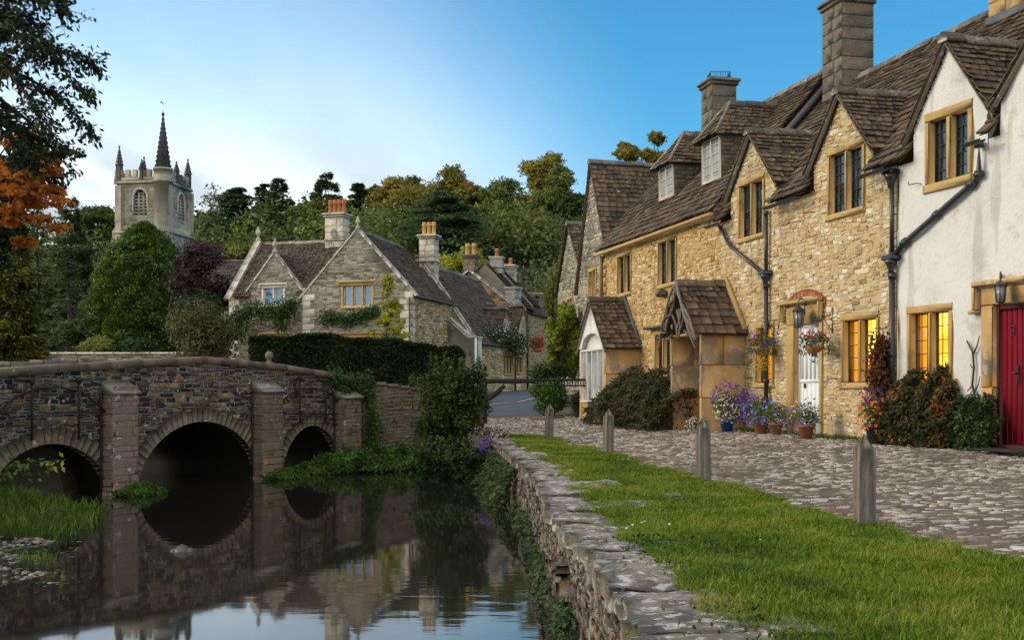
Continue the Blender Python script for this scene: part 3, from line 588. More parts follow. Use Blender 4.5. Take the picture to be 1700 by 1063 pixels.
# ================================================================== bridge
BTOP = lambda u: np.interp(u, [-12, -5.9, -3, -.94, 1.5, 4.62, 9], [1.25, 1.59, 1.79, 1.92, 1.80, 1.475, 1.0])
ARCH = [(-4.85, 1.36, -.80, .98, .30), (-1.03, 1.72, -.62, 1.11, .30), (2.65, 1.08, -.72, 1.00, .27)]
def arch_z(u, ex=0.):
    z = np.full(np.shape(u), -9.)
    for c, a, s, h, th in ARCH:
        t = (u - c) / (a + ex * th); z = np.maximum(z, np.where(np.abs(t) < 1, s + (h + ex * th) * np.clip(1 - t * t, 0, 1) ** .66, -9))
    return z
def bridge():
    t = thing('stone_bridge', 'dark stone road bridge of three round arches with buttresses and coping', 'bridge', (-6.3, 24.7, WATER))
    mb = MB(); jamb = lambda u, z: np.any([(np.abs(u - c) < a) & (z < s_) for c, a, s_, h, th in ARCH], axis=0)
    ins = lambda u, z: (z > arch_z(u, .9)) & (z < BTOP(u) - .14) & ~jamb(u, z)
    stones(mb, BR, ins, -11.5, 4.7, -1.2, 1.95, rng, ch=(.045, .115), sw=(.08, .32), gap=.010, proud=(.0, .026), wav=.03, jit=.3)
    backing(mb, BR, lambda u, z: (z > arch_z(u)) & (z < BTOP(u) - .03) & ~jamb(u, z), -11.5, 4.7, -1.6, 2.0, m=1, du=.05, dz=.02)
    backing(mb, BR, lambda u, z: (z > arch_z(u)) & (z < BTOP(u) - .03) & ~jamb(u, z), -11.5, 4.7, -1.6, 2.0, v=4.2, m=1, du=.05, dz=.02)
    backing(mb, BR, lambda u, z: (z > 1.0 + (BTOP(u) - 1.92)) & (z < BTOP(u) - .03), -11.5, 4.7, -.2, 2.0, v=.38, m=1, du=.2, dz=.02)
    us = np.linspace(-11.5, 4.7, 40); dk = BTOP(us) - .95
    mb.add(BR.X(np.concatenate([np.stack([us, us * 0 + .38, dk], 1), np.stack([us, us * 0 + 3.8, dk], 1)])), np.stack([np.arange(39), np.arange(39) + 1, np.arange(39) + 41, np.arange(39) + 40], 1), 1)
    mb.build('wall', [M['bridge_rubble'], M['bridge_mortar']], t)
    for c, a, s, h, th in ARCH:
        ar = MB(); an = np.linspace(0, math.pi, 400); cx_ = c + np.cos(an) * a; cz_ = s + h * np.sin(an) ** 1.32; L = np.concatenate(([0], np.cumsum(np.hypot(np.diff(cx_), np.diff(cz_))))); n = int(L[-1] / .135)
        nx_, nz_ = -np.gradient(cz_), np.gradient(cx_); q = np.hypot(nx_, nz_) + 1e-9; nx_, nz_ = -nx_ / q, -nz_ / q
        at_ = lambda l, e: (float(np.interp(l, L, cx_) + e * np.interp(l, L, nx_)), float(np.interp(l, L, cz_) + e * np.interp(l, L, nz_)))
        for k in range(n):
            l0, l1 = L[-1] * k / n + .004, L[-1] * (k + 1) / n - .004; e = th * rng.uniform(.85, 1.1); v0 = -rng.uniform(.012, .035); prism(ar, BR, [at_(l0, 0), at_(l0, e), at_(l1, e), at_(l1, 0)], v0, .2, 0)
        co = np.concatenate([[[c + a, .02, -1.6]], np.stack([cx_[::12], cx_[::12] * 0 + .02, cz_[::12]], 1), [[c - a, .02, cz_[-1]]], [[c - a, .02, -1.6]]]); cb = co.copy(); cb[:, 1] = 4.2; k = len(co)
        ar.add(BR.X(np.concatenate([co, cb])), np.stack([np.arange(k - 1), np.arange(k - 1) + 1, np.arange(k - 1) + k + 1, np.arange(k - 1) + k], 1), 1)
        ar.build('arch', [M['bridge_ashlar'], M['shaded_soffit']], t)
    cp = MB(); u = -11.5
    while u < 4.6:
        l = min(rng.uniform(.6, 1.05), 4.66 - u); z0, z1 = float(BTOP(np.array(u))), float(BTOP(np.array(u + l)))
        for q in (0,):
            e = .006; dz = rng.uniform(-.008, .008); pr = rng.uniform(.055, .085)
            vs = [[u + e, -pr, z0 - .145], [u + l - e, -pr, z1 - .145], [u + l - e, -pr, z1 - .02 + dz], [u + e, -pr, z0 - .02 + dz], [u + e, -pr + .03, z0 + dz], [u + l - e, -pr + .03, z1 + dz], [u + e, .44, z0 + dz], [u + l - e, .44, z1 + dz], [u + e, .44, z0 - .145], [u + l - e, .44, z1 - .145]]
            cp.add(BR.X(vs), [np.array([[0, 1, 2, 3], [3, 2, 5, 4], [4, 5, 7, 6], [6, 7, 9, 8], [8, 9, 1, 0]]), np.array([[0, 3, 4, 6, 8], [1, 9, 7, 5, 2]])], 0)
        u += l
    cp.build('coping', M['bridge_ashlar'], t)
    cp = MB(); u = -11.5
    while u < 4.4:
        l = min(rng.uniform(.7, 1.05), 4.5 - u); z0 = float(BTOP(np.array(u + l / 2)))
        box(cp, BR, u + .004, u + l - .004, 3.8, 4.3, z0 - .95, z0, b=.02); u += l
    cp.build('far_parapet', M['bridge_ashlar'], t)
    fb = MB(); c = BR.P(2.55, 4.05, 0); zb = EYE + (HOR - 603) / FPX * c[1]
    k = (447 - CXP) / FPX; uu = BR.u(447, 4.05); c = BR.P(uu, 4.05, 0); zb = EYE + (HOR - 601) / FPX * c[1]
    lathe(fb, c + V(0, 0, zb - .3), [(.16, 0), (.16, .22), (.12, .25), (.06, .33), (.055, .36), (.10, .40), (.125, .48), (.10, .56), (.05, .60), (.005, .61)], 16)
    fb.build('ball_finial', M['bridge_ashlar'], t)
    # buttresses with sloping caps
    for (p0, p1, yb, yt, m) in ((188, 230, 655, 633, 'pink_ashlar'), (437, 470, 652, 633, 'bridge_ashlar'), (572, 600, 662, 647, 'bridge_ashlar')):
        b = MB(); d = .34; u0, u1 = BR.u(p0, -d), BR.u(p1, -d); zc = BR.z((p0 + p1) / 2, yb, -d); zt = BR.z((p0 + p1) / 2 - 6, yt, 0)
        for fr_, a_, b_ in ((Fr(BR.P(0, -d, 0), BR.d, BR.nin), u0, u1), (Fr(BR.P(u0, -d, 0), BR.nin, BR.d), 0, d)):
            stones(b, fr_, lambda u, z: (u > a_) & (u < b_), a_, b_, -1.3, zc, rng, ch=(.09, .20), sw=(.22, .6), gap=.004, proud=(.0, .010), wav=0, jit=.10, cham=(.03, .12), v=.0)
        box(b, BR, u0 + .004, u1 - .004, -d + .004, .05, -1.3, zc)
        foot = -.9 + .10; box(b, BR, u0 - .05, u1 + .05, -d - .07, .05, -1.3, foot, b=.05)
        bo = b.build('buttress', M[m], t)
        c = MB(); e = .035; vs = [[u0 - e, -d - .05, zc], [u1 + e, -d - .05, zc], [u1 + e, -d - .05, zc + .045], [u0 - e, -d - .05, zc + .045], [u0 - e, -.01, zt], [u1 + e, -.01, zt], [u0 - e, -.01, zc], [u1 + e, -.01, zc]]
        c.add(BR.X(vs), np.array([[0, 1, 2, 3], [3, 2, 5, 4], [0, 3, 4, 6], [1, 7, 5, 2], [4, 5, 7, 6], [0, 6, 7, 1]])); c.build('cap_stone', M['cap_grey'], bo)
        tb_ = MB(); tube(tb_, [BR.P(u0 - .05, -.05, -1.2), BR.P(u0 - .05, -.05, zc)], .025, 6); tb_.build('drain_pipe', M['rusty_iron'], bo)
    # wrought iron frames bolted in front of the outer arches
    v = -.12
    def iron(arc, rods, rails, topz):
        f = MB()
        zz = lambda px, py: BR.z(px, py, v)
        tube(f, [BR.P(BR.u(p, v), v, zz(p, q)) for p, q in arc], .022, 6)
        for p, q0, q1 in rods:
            u = BR.u(p, v); tube(f, [BR.P(u, v - .02, zz(p, q0)), BR.P(u, v - .02, zz(p, q1))], .024, 6)
            lathe(f, BR.P(u, v - .02, zz(p, q0)), [(.03, -.06), (.06, -.01), (.06, .03), (.03, .06)], 8)
            tube(f, [BR.P(u, v - .02, zz(p, q0)), BR.P(u, .03, zz(p, q0))], .02, 5)
        for p0, q0, p1, q1 in rails: tube(f, [BR.P(BR.u(p0, v), v, zz(p0, q0)), BR.P(BR.u(p1, v), v, zz(p1, q1))], .012, 6)
        f.build('iron_frame', M['rusty_iron'], t)
    iron([(-40, 715), (0, 683), (25, 660), (60, 646), (100, 643), (135, 651), (160, 670), (181, 690)], [(52, 634, 732), (130, 632, 730)], [(-30, 686, 181, 685), (-30, 708, 181, 706)], 0)
    iron([(473, 662), (490, 650), (515, 645), (540, 648), (558, 664), (570, 680)], [(497, 629, 704), (540, 633, 704)], [(472, 686, 570, 688), (472, 703, 570, 704)], 0)
    return t
bridge()
WG = Fr((-3.95, 28.76, 0), (1.9, 1.9), (-1, 1)); 
def wingwall():
    t = thing('wing_wall', 'low rubble wall with rounded top running from the bridge end to the bush', 'wall', (-3.95, 28.8, WATER))
    top = lambda u: np.interp(u, [0, 1.3, 2.7, 4.5], [1.40, 1.27, 1.08, .9]); mb = MB()
    stones(mb, WG, lambda u, z: z < top(u) - .08, 0, 4.4, -1.0, 1.5, rng, ch=(.07, .14), sw=(.1, .33), proud=(.005, .04)); backing(mb, WG, lambda u, z: z < top(u), 0, 4.4, -1.3, 1.5, v=.0, m=1, du=.1)
    mb.build('wall_face', [M['bridge_ashlar'], M['bridge_mortar']], t)
    c = MB(); u = 0
    while u < 4.3:
        l = min(rng.uniform(.3, .6), 4.4 - u); z = float(top(u + l / 2)); box(c, WG, u, u + l - .01, -.05, .4, z - .09, z + .02, b=.03); u += l
    c.build('coping', M['bridge_ashlar'], t)
wingwall()
GW = Fr(at(290, 600, 40) * V(1, 1, 0), (-1, .05))
def gardenwall():
    t = thing('garden_wall', 'grey dry stone garden wall seen beyond the left bridge parapet', 'wall', GW.P(3, 0, .5))
    mb = MB(); stones(mb, GW, lambda u, z: u > -9, -.5, 7.2, .8, 2.42, rng, ch=(.05, .1), sw=(.1, .3), wav=.01); backing(mb, GW, lambda u, z: u > -99, -.5, 7.2, .3, 2.42, m=1, du=.5)
    mb.build('wall_face', [M['grey_rubble'], M['bridge_mortar']], t); c = MB()
    for k in range(11): box(c, GW, -.5 + k * .7, .19 + k * .7, -.06, .35, 2.42, 2.50, b=.02)
    c.build('coping', M['pale_ashlar'], t)
gardenwall()
# ---- bollards
def bollards():
    labs = ['nearest weathered wooden bollard standing at the edge of the lawn', 'second weathered wooden bollard from the front, by the blue flower pot', 'third wooden bollard from the front, before the trailing shrub by the porch', 'smallest and farthest wooden bollard near the flowered end of the river wall']
    root = None
    for k, (px, h) in enumerate([(1435, 154), (1168, 105), (1009.5, 75), (911, 59)]):
        Y = FPX * .85 / h; x = (px - CXP) / FPX * Y
        if root is None:
            root = thing('bollard', labs[0], 'bollard', (x, Y, 0), 'wooden bollards along the lawn edge')
            mb = MB(); w = .088; zs = [-.15, .2, .45, .70]; vs = []; a = .025
            for z in zs:
                f = 1 - .06 * (z + .1)
                for sx, sy in ((-1, -1), (1, -1), (1, 1), (-1, 1)):
                    for e in (0, 1):
                        dx, dy = (a, 0) if (e == 0) == (sx * sy > 0) else (0, a)
                        vs.append([x + sx * (w - dx) * f, Y + sy * (w - dy) * f, z])
            n = 8; q = np.arange(8); F = np.concatenate([np.stack([q, (q + 1) % 8, (q + 1) % 8 + 8, q + 8], 1) + 8 * j for j in range(3)])
            vs.append([x, Y, .85]); k0 = 24
            mb.add(vs, [F, np.stack([q + k0, (q + 1) % 8 + k0, np.full(8, 32)], 1)])
            mb.build('post', M['grey_wood'], root)
            b = MB(); box(b, Fr((x, Y, 0), (1, 0)), -.10, .10, -.10, .10, -.05, .0, b=.02); b.build('ground_collar', M['soil'], root)
        else:
            o = root.copy(); C.objects.link(o); o.location = (x, Y, float(gz(x, Y))); o['label'] = labs[k]; o.rotation_euler = (R(1.2 * (k - 2)), R(.8 * (k - 1)), R(9 * k))
            for ch in list(root.children):
                c = ch.copy(); C.objects.link(c); c.parent = o
bollards()
# ================================================================== house kit
def window(root, fr, r, lights=2, pane='dark_pane', stone='honey_ashlar', rows=5, cols=3, s=.115, head=.13, sill=.12, mull=.10, came=.008, v0=0., lights_frame='black_iron', name='window', drip=False, label=None, proud=.03):
    u0, u1, z0, z1 = r; mb = MB()
    box(mb, fr, u0, u1, v0 - proud, v0 + .2, z1 - head, z1, b=.012); box(mb, fr, u0 - .01, u1 + .01, v0 - proud - .03, v0 + .2, z0, z0 + sill, b=.015)
    a, b = u0 + s, u1 - s; zb, zt = z0 + sill + .002, z1 - head - .002
    box(mb, fr, u0, a, v0 - proud + .002, v0 + .2, zb, zt, b=.018); box(mb, fr, b, u1, v0 - proud + .002, v0 + .2, zb, zt, b=.018)
    lw = (b - a - mull * (lights - 1)) / lights
    for k in range(1, lights): box(mb, fr, a + k * lw + (k - 1) * mull, a + k * (lw + mull), v0 - proud + .012, v0 + .17, zb, zt, b=.025)
    if drip:
        box(mb, fr, u0 - .12, u1 + .12, v0 - .11, v0 - .032, z1 + .03, z1 + .10, b=.015)
        for q in (u0 - .12, u1 + .06): box(mb, fr, q, q + .06, v0 - .10, v0 - .032, z1 - .12, z1 + .028, b=.012)
    o = mb.build(name, M[stone], root)
    if label: o['label'] = label
    pn = MB(); lt = MB()
    for k in range(lights):
        p0 = a + k * (lw + mull); p1 = p0 + lw; fw = .022
        for i in range(cols):
            for j in range(rows):
                x0, x1 = p0 + lw * i / cols, p0 + lw * (i + 1) / cols; y0, y1 = zb + (zt - zb) * j / rows, zb + (zt - zb) * (j + 1) / rows
                t = rng.normal(0, .0035, 2)
                pn.add(fr.X([[x0, v0 + .12 + t[0] + t[1], y0], [x1, v0 + .12 - t[0] + t[1], y0], [x1, v0 + .12 - t[0] - t[1], y1], [x0, v0 + .12 + t[0] - t[1], y1]]), [[0, 1, 2, 3]])
        for i in range(1, cols): box(lt, fr, p0 + lw * i / cols - came, p0 + lw * i / cols + came, v0 + .098, v0 + .108, zb + fw, zt - fw)
        for j in range(1, rows): box(lt, fr, p0 + fw, p1 - fw, v0 + .096, v0 + .106, zb + (zt - zb) * j / rows - came, zb + (zt - zb) * j / rows + came)
        for (q0, q1, w0, w1) in ((p0, p0 + fw, zb, zt), (p1 - fw, p1, zb, zt), (p0 + fw, p1 - fw, zb, zb + fw), (p0 + fw, p1 - fw, zt - fw, zt)): box(lt, fr, q0, q1, v0 + .085, v0 + .118, w0, w1)
    pn.build('pane', M[pane], o); lt.build('lattice', M['lead_came' if lights_frame == 'black_iron' else lights_frame], o)
    return o
def lit_room(o, fr, r, seed):                # the lamplit room behind the panes: back wall, reveals, curtains, a plant on the sill
    u0, u1, z0, z1 = r; rg = np.random.default_rng(seed); mb = MB(); a, b, c, d = u0 - .25, u1 + .25, z0 - .1, z1 + .1; q = .62
    mb.add(fr.X([[a, q, c], [b, q, c], [b, q, d], [a, q, d]]), [[0, 1, 2, 3]]); mb.build('lit_room', M['lamplit_room'], o); mb = MB()
    for p in ([[a, .21, c], [a, q, c], [a, q, d], [a, .21, d]], [[b, .21, c], [b, q, c], [b, q, d], [b, .21, d]], [[a, .21, d], [b, .21, d], [b, q, d], [a, q, d]], [[a, .21, c], [b, .21, c], [b, q, c], [a, q, c]], [[a, .205, c], [u0 + .02, .205, c], [u0 + .02, .205, d], [a, .205, d]], [[b, .205, c], [u1 - .02, .205, c], [u1 - .02, .205, d], [b, .205, d]], [[a, .207, z1 - .03], [b, .207, z1 - .03], [b, .207, d], [a, .207, d]], [[a, .207, c], [b, .207, c], [b, .207, z0 + .03], [a, .207, z0 + .03]]): mb.add(fr.X(p), [[0, 1, 2, 3]])
    mb.build('room_reveal', M['room_wall'], o); mb = MB(); W = u1 - u0
    for s0, s1 in ((u0 + .03, u0 + W * .15), (u1 - W * .13, u1 - .03)):
        n = 30; us = np.linspace(s0, s1, n); v = .30 + .022 * np.sin(us * 55 + seed) + .012 * np.sin(us * 23); vs = np.concatenate([np.stack([us, v, us * 0 + z0 - .05], 1), np.stack([us, v * .6 + .12, us * 0 + z1], 1)]); i = np.arange(n - 1); mb.add(fr.X(vs), np.stack([i, i + 1, i + n + 1, i + n], 1))
    mb.build('curtain', M['curtain'], o, smooth=True); mb = MB(); uc = u0 + W * (.35 if seed != 1 else .28); n = 60; lathe(mb, fr.P(uc, .24, z0 + .12), [(.05, 0), (.075, .13), (.06, .13)], 10); P = fr.X(np.stack([np.full(n, uc), np.full(n, .24), np.full(n, z0 + .25)], 1)) + rg.normal(0, .02, (n, 3)); cards(mb, P, rg.normal(size=(n, 3)) + V(0, 0, .9), rg.normal(size=(n, 3)), rg.uniform(.10, .26, n), .05); mb.build('house_plant', M['ivy_leaf'], o)
    return o
def rects_out(rs):
    def f(u, z):
        ok = np.ones(np.broadcast(u, z).shape, bool)
        for a, b, c, d in rs: ok &= ~((u > a) & (u < b) & (z > c) & (z < d))
        return ok
    return f
def chimney(root, fr, u, v, w, d, z0, z1, stone, cap=.12, pots=(), pot_h=.6, band=True, name='chimney', pmat='terracotta', pr=.13):
    mb = MB(); z = z0
    while z < z1 - .01:
        hh = min(rng.uniform(.28, .42), z1 - z); k = 2 if w > .6 else 1; cut = rng.uniform(.35, .65)
        for e in range(k):
            a, b = (u - w / 2, u + w / 2) if k == 1 else ((u - w / 2, u - w / 2 + w * cut) if e == 0 else (u - w / 2 + w * cut, u + w / 2))
            box(mb, fr, a + .003, b - .003, v - d / 2 + rng.uniform(0, .008), v + d / 2, z + .003, z + hh - .003, b=.012)
        z += hh
    box(mb, fr, u - w / 2 + .02, u + w / 2 - .02, v - d / 2 + .02, v + d / 2 - .02, z0, z1 - .01)
    if band: box(mb, fr, u - w / 2 - .05, u + w / 2 + .05, v - d / 2 - .05, v + d / 2 + .05, z0 + (z1 - z0) * .42, z0 + (z1 - z0) * .42 + .10, b=.03)
    box(mb, fr, u - w / 2 - cap * .5, u + w / 2 + cap * .5, v - d / 2 - cap * .5, v + d / 2 + cap * .5, z1, z1 + .10, b=.02)
    box(mb, fr, u - w / 2 - cap, u + w / 2 + cap, v - d / 2 - cap, v + d / 2 + cap, z1 + .10, z1 + .21, b=.03)
    o = mb.build(name, M[stone], root)
    for q in pots:
        p = MB(); c = fr.P(u + q, v, z1 + .2); lathe(p, c, [(pr * 1.1, 0), (pr, .04), (pr * .85, pot_h * .8), (pr * 1.05, pot_h * .84), (pr * 1.05, pot_h), (pr * .8, pot_h), (pr * .75, pot_h * .6)], 12)
        tube(p, [c + V(0, 0, pot_h - .02), c + V(0, 0, pot_h + .10)], pr * .9, 8); p.build('chimney_pot', M[pmat], o)
    return o
def gable_roof(mb, fr, uc, w, zf, za, v0, vf, vr, tile, verge=True, ex=(.2, .13), rid=True, vm=1):
    for s in (-1, 1):
        tiles(mb, fr.P(uc + s * w, v0, zf), fr.P(uc + s * w, vf, zf), fr.P(uc, v0, za), fr.P(uc, vr, za), rng, ex=ex, m=0)
    if rid: ridge(mb, fr.P(uc, v0 - .02, za + .02), fr.P(uc, vr, za + .02), rng, m=1)
    if verge:
        for s in (-1, 1):
            a = fr.P(uc + s * (w + .02), v0 + .03, zf - .07); b = fr.P(uc, v0 + .03, za - .05); n = fr.nin
            up = V(0, 0, .05); mb.add([a, b, b - V(0, 0, .075), a - V(0, 0, .075), a + n * .06, b + n * .06, b + n * .06 - V(0, 0, .075), a + n * .06 - V(0, 0, .075)], np.array([[0, 1, 2, 3], [4, 5, 6, 7], [0, 1, 5, 4], [3, 2, 6, 7]]), vm)
def pipe(root, fr, pts, r=.042, name='downpipe', m='black_iron', rings=True, v=-.09):
    mb = MB(); P = [fr.P(u, v, z) for u, z in pts]; tube(mb, P, r, 10)
    if rings:
        for a, b in zip(P[:-1], P[1:]):
            L = np.linalg.norm(b - a); k = int(L / 1.5)
            for q in [0.02] + [(i + 1) / (k + 1) for i in range(k)] + [.98]:
                c = a + (b - a) * q; d = unit(b - a) * .045; tube(mb, [c - d, c + d], r * 1.4, 10)
    return mb.build(name, M[m], root)
def hopper(mb, fr, u, z, v=-.10, w=.15):
    box(mb, fr, u - w, u + w, v - .11, v + .09, z + .02, z + .11, b=.015); P = []
    lathe(mb, fr.P(u, v - .01, z - .22), [(.05, 0), (.055, .08), (.10, .18), (.13, .24)], 10)
def gutter(root, fr, u0, u1, z, v=-.30, dz=0., name='gutter'):
    mb = MB(); a = np.linspace(math.pi, 2 * math.pi, 9); k = 9; vs = []
    for u, zz in ((u0, z), (u1, z + dz)):
        vs += [[u, v + .06 * math.cos(q), zz + .06 * math.sin(q)] for q in a]; vs += [[u, v + .05 * math.cos(q), zz + .005 + .05 * math.sin(q)] for q in a[::-1]]
    i = np.arange(18); j = (i + 1) % 18; mb.add(fr.X(vs), [np.stack([i, j, j + 18, i + 18], 1), i[None], (i + 18)[None]]); return mb.build(name, M['black_iron'], root)
def lantern(root, c, out, k=1.):
    mb = MB(); c = np.asarray(c, float)
    lathe(mb, c + V(0, 0, .16 * k), [(.15 * k, 0), (.13 * k, .02 * k), (.05 * k, .085 * k), (.02 * k, .10 * k), (.02 * k, .14 * k)], 6)
    lathe(mb, c - V(0, 0, .16 * k), [(.05 * k, -.02), (.09 * k, 0), (.09 * k, .02 * k)], 6)
    for q in range(6):
        a = q * math.pi / 3; tube(mb, [c + V(.085 * k * math.cos(a), .085 * k * math.sin(a), -.15 * k), c + V(.115 * k * math.cos(a), .115 * k * math.sin(a), .16 * k)], .009 * k, 4)
    w = c + np.asarray(out) * -1; tube(mb, [c + V(0, 0, .33 * k), c + V(0, 0, .38 * k), (c + w) / 2 + V(0, 0, .44 * k), w + V(0, 0, .34 * k)], .014, 6); tube(mb, [w + V(0, 0, .42 * k), w + V(0, 0, .1 * k)], .022, 6)
    o = mb.build('wall_lantern', M['black_iron'], root); g = MB(); lathe(g, c - V(0, 0, .14 * k), [(.075 * k, 0), (.10 * k, .29 * k)], 6); g.build('lantern_glass', M['lamp_glass'], o); return o
def holdfast(root, fr, u, z):
    mb = MB(); tube(mb, [fr.P(u + .0, .0, z), fr.P(u, -.12, z), fr.P(u + .16, -.14, z), fr.P(u + .17, -.14, z + .06)], .009, 5); mb.build('window_stay', M['black_iron'], root)
EAVE, EV = 5.25, -.25
# ================================================================== middle cottage (white door, two gables)
UB = FC.u(1197)
SL2 = (8.68 - EAVE) / (3.0 - EV)
def gab(fr, apx, apy, lpx, lpy, rpx, rpy):
    uc = fr.u(apx); za = fr.z(apx, apy); w = abs(fr.u(lpx) - fr.u(rpx)) / 2; zf = (fr.z(lpx, lpy) + fr.z(rpx, rpy)) / 2; return uc, w, zf, za
def gins(gs):
    def f(u, z):
        ok = z < EAVE - .02
        for uc, w, zf, za in gs: ok = ok | ((np.abs(u - uc) < w - .12) & (z < za - .10 - np.maximum(0, (np.abs(u - uc)) * (za - zf) / w)))
        return ok
    return f
def cottage_mid():
    root = thing('stone_cottage', 'honey stone cottage with white half door, two gables and lamplit window', 'cottage', FC.P(4, 1, .25))
    G = [gab(FC, 1398, 150, 1342, 284, 1451, 247), gab(FC, 1250, 216, 1202, 330, 1284, 303)]
    W = dict(gr=FC.rect(1374, 1437.5, 238, 360), gl=FC.rect(1226, 1270.5, 294, 400), lit=FC.rect(1396.5, 1460.5, 519, 646.5), nar=FC.rect(1254, 1286, 535, 645))
    door = FC.rect(1320.5, 1361, 538, 712); dsur = FC.rect(1307.5, 1367.5, 508, 712)
    door = (door[0], door[1], .2, door[3]); dsur = (dsur[0], dsur[1], .2, dsur[3])
    ops = [W['gr'], W['gl'], W['lit'], W['nar'], dsur]; ro = rects_out(ops); gi = gins(G)
    arch = FC.u(1338); az = FC.z(1338, 507); aw = abs(FC.u(1306) - FC.u(1371)) / 2
    def barch(u, z): return ~((np.abs(u - arch) < aw) & (z > az - .05 + .24 * (1 - ((u - arch) / aw) ** 2)) & (z < az + .11 + .24 * (1 - ((u - arch) / aw) ** 2)))
    ins = lambda u, z: ro(u, z) & gi(u, z); mb = MB()
    stones(mb, FC, lambda u, z: ins(u, z) & barch(u, z), .03, UB, .1, 7.3, rng, ch=(.05, .125), sw=(.06, .25), gap=.010, proud=(-.004, .024), wav=.06, jit=.42)
    backing(mb, FC, ins, 0, UB, -.2, 7.3, m=1); mb.build('wall', [M['cream_rubble'], M['cream_mortar']], root)
    # roof
    rf = MB(); TOP = 3.0; ZR = 8.68
    cuts = sorted([(uc - w + .1, uc + w - .1) for uc, w, zf, za in G]); edges = [0.0]
    for a, b in cuts: edges += [max(a, 0), b]
    edges.append(UB + .05)
    for k in range(len(edges) - 1):
        a, b = edges[k], edges[k + 1]
        v0 = EV if k % 2 == 0 else .55; z0 = EAVE + (v0 - EV) * SL2
        tiles(rf, FC.P(a, v0, z0), FC.P(b, v0, z0), FC.P(a, TOP, ZR), FC.P(b, TOP, ZR), rng)
    tiles(rf, FC.P(0, 6.2, EAVE), FC.P(UB, 6.2, EAVE), FC.P(0, TOP, ZR), FC.P(UB, TOP, ZR), rng, ex=(.5, .4), w=(.5, .8))
    ridge(rf, FC.P(0, TOP, ZR), FC.P(UB, TOP, ZR), rng, m=1)
    rf.build('roof', [M['stone_tile'], M['ridge_stone']], root)
    for uc, w, zf, za in G:
        g = MB(); vf = EV + (zf - EAVE) / SL2 + .1; vr = EV + (za - EAVE) / SL2 + .15
        gable_roof(g, FC, uc, w + .06, zf - .06, za, -.16, vf, vr, 'stone_tile'); g.build('gable_roof', [M['stone_tile'], M['ridge_stone']], root)
        for s in (-1, 1):
            ck = MB(); ua = uc + s * (w - .13); ck.add(FC.X([[ua, 0, EAVE - .2], [ua, 0, zf], [ua, vf, zf], [ua - s * .1, 0, EAVE - .2], [ua - s * .1, 0, zf], [ua - s * .1, vf, zf]]), [np.array([[0, 1, 4, 3], [1, 2, 5, 4]]), np.array([[0, 1, 2], [3, 4, 5]])])
            ck.build('gable_cheek', M['ochre_mortar'], root)
    window(root, FC, W['gr'], rows=6, cols=3); window(root, FC, W['gl'], rows=6, cols=3)
    lit_room(window(root, FC, W['lit'], rows=5, cols=3, pane='clear_pane', label='lamplit two light window glowing yellow'), FC, W['lit'], 1)
    lit_room(window(root, FC, W['nar'], lights=1, rows=6, cols=2, pane='clear_pane', label='narrow lamplit window behind the downpipe'), FC, W['nar'], 2)
    for k, px, py in ((0, 1352, 352), (1, 1222, 391), (2, 1392, 629), (3, 1250, 628)): holdfast(root, FC, FC.u(px), FC.z(px, py))
    # door surround, lintel and drip stone
    s = MB(); box(s, FC, door[1] + .005, dsur[1], -.035, .25, .05, door[3], b=.015); box(s, FC, dsur[0], door[0] - .005, -.035, .25, .05, door[3], b=.015)
    box(s, FC, dsur[0], dsur[1], -.036, .25, door[3] + .003, dsur[3], b=.012)
    lz = FC.z(1337, 502); la, lb = FC.u(1369.5), FC.u(1301.5); box(s, FC, la, lb, -.16, -.04, lz - .03, lz + .06, b=.02)
    for q in (la, lb - .08): box(s, FC, q, q + .08, -.14, -.04, lz - .38, lz - .032, b=.012)
    box(s, FC, dsur[0], dsur[1], -.25, .2, .02, .20, b=.02)
    s.build('door_surround', M['honey_ashlar'], root)
    d = MB(); n = 6; dw = door[1] - door[0]; zm = .2 + (door[3] - .2) * .50
    for i in range(n):
        a = door[0] + dw * i / n; box(d, FC, a + .001, a + dw / n - .001, .10, .15, .22, zm - .02, b=.005); box(d, FC, a + .001, a + dw / n - .001, .10, .15, zm + .01, door[3] - .02, b=.005)
    box(d, FC, door[0], door[1], .075, .099, zm - .035, zm + .035, b=.01); box(d, FC, door[0], door[0] + .06, .07, .099, .22, door[3], b=.008); box(d, FC, door[1] - .06, door[1], .07, .099, .22, door[3], b=.008); box(d, FC, door[0] + .06, door[1] - .06, .07, .099, door[3] - .07, door[3], b=.008)
    do = d.build('door', M['white_paint'], root)
    k = MB(); u = FC.u(1347.5); z = FC.z(1347.5, 597)
    lathe(k, FC.P(u, .05, z + .10), [(.03, -.04), (.05, 0), (.03, .04)], 8); a = np.linspace(0, 2 * math.pi, 13); tube(k, np.stack([FC.P(u + .055 * math.sin(q), .035, z + .03 - .09 * math.cos(q)) for q in a]), .014, 6); k.build('knocker', M['black_iron'], do)
    k = MB(); box(k, FC, FC.u(1330.5) - .02, FC.u(1330.5) + .02, .06, .1, FC.z(1330, 645), FC.z(1330, 637), b=.005); k.build('latch', M['black_iron'], do)
    bk = MB()
    for i in range(21):
        t = -1 + 2 * (i + .5) / 21; t0, t1 = -1 + 2 * i / 21 + .008, -1 + 2 * (i + 1) / 21 - .008; h = lambda q: az - .04 + .24 * (1 - q * q)
        prism(bk, FC, [(arch + t0 * aw, h(t0)), (arch + t1 * aw, h(t1)), (arch + t1 * aw * 1.03, h(t1) + .13), (arch + t0 * aw * 1.03, h(t0) + .13)], -.02 - rng.uniform(0, .012), .08)
    bk.build('brick_arch', M['red_brick'], root)
    lantern(root, FC.P(FC.u(1326, -.3), -.3, FC.z(1326, 530, -.3)), -FC.nin * .27 - FC.d * .22, 1.0)
    # rainwater goods
    gz_ = EAVE - .07
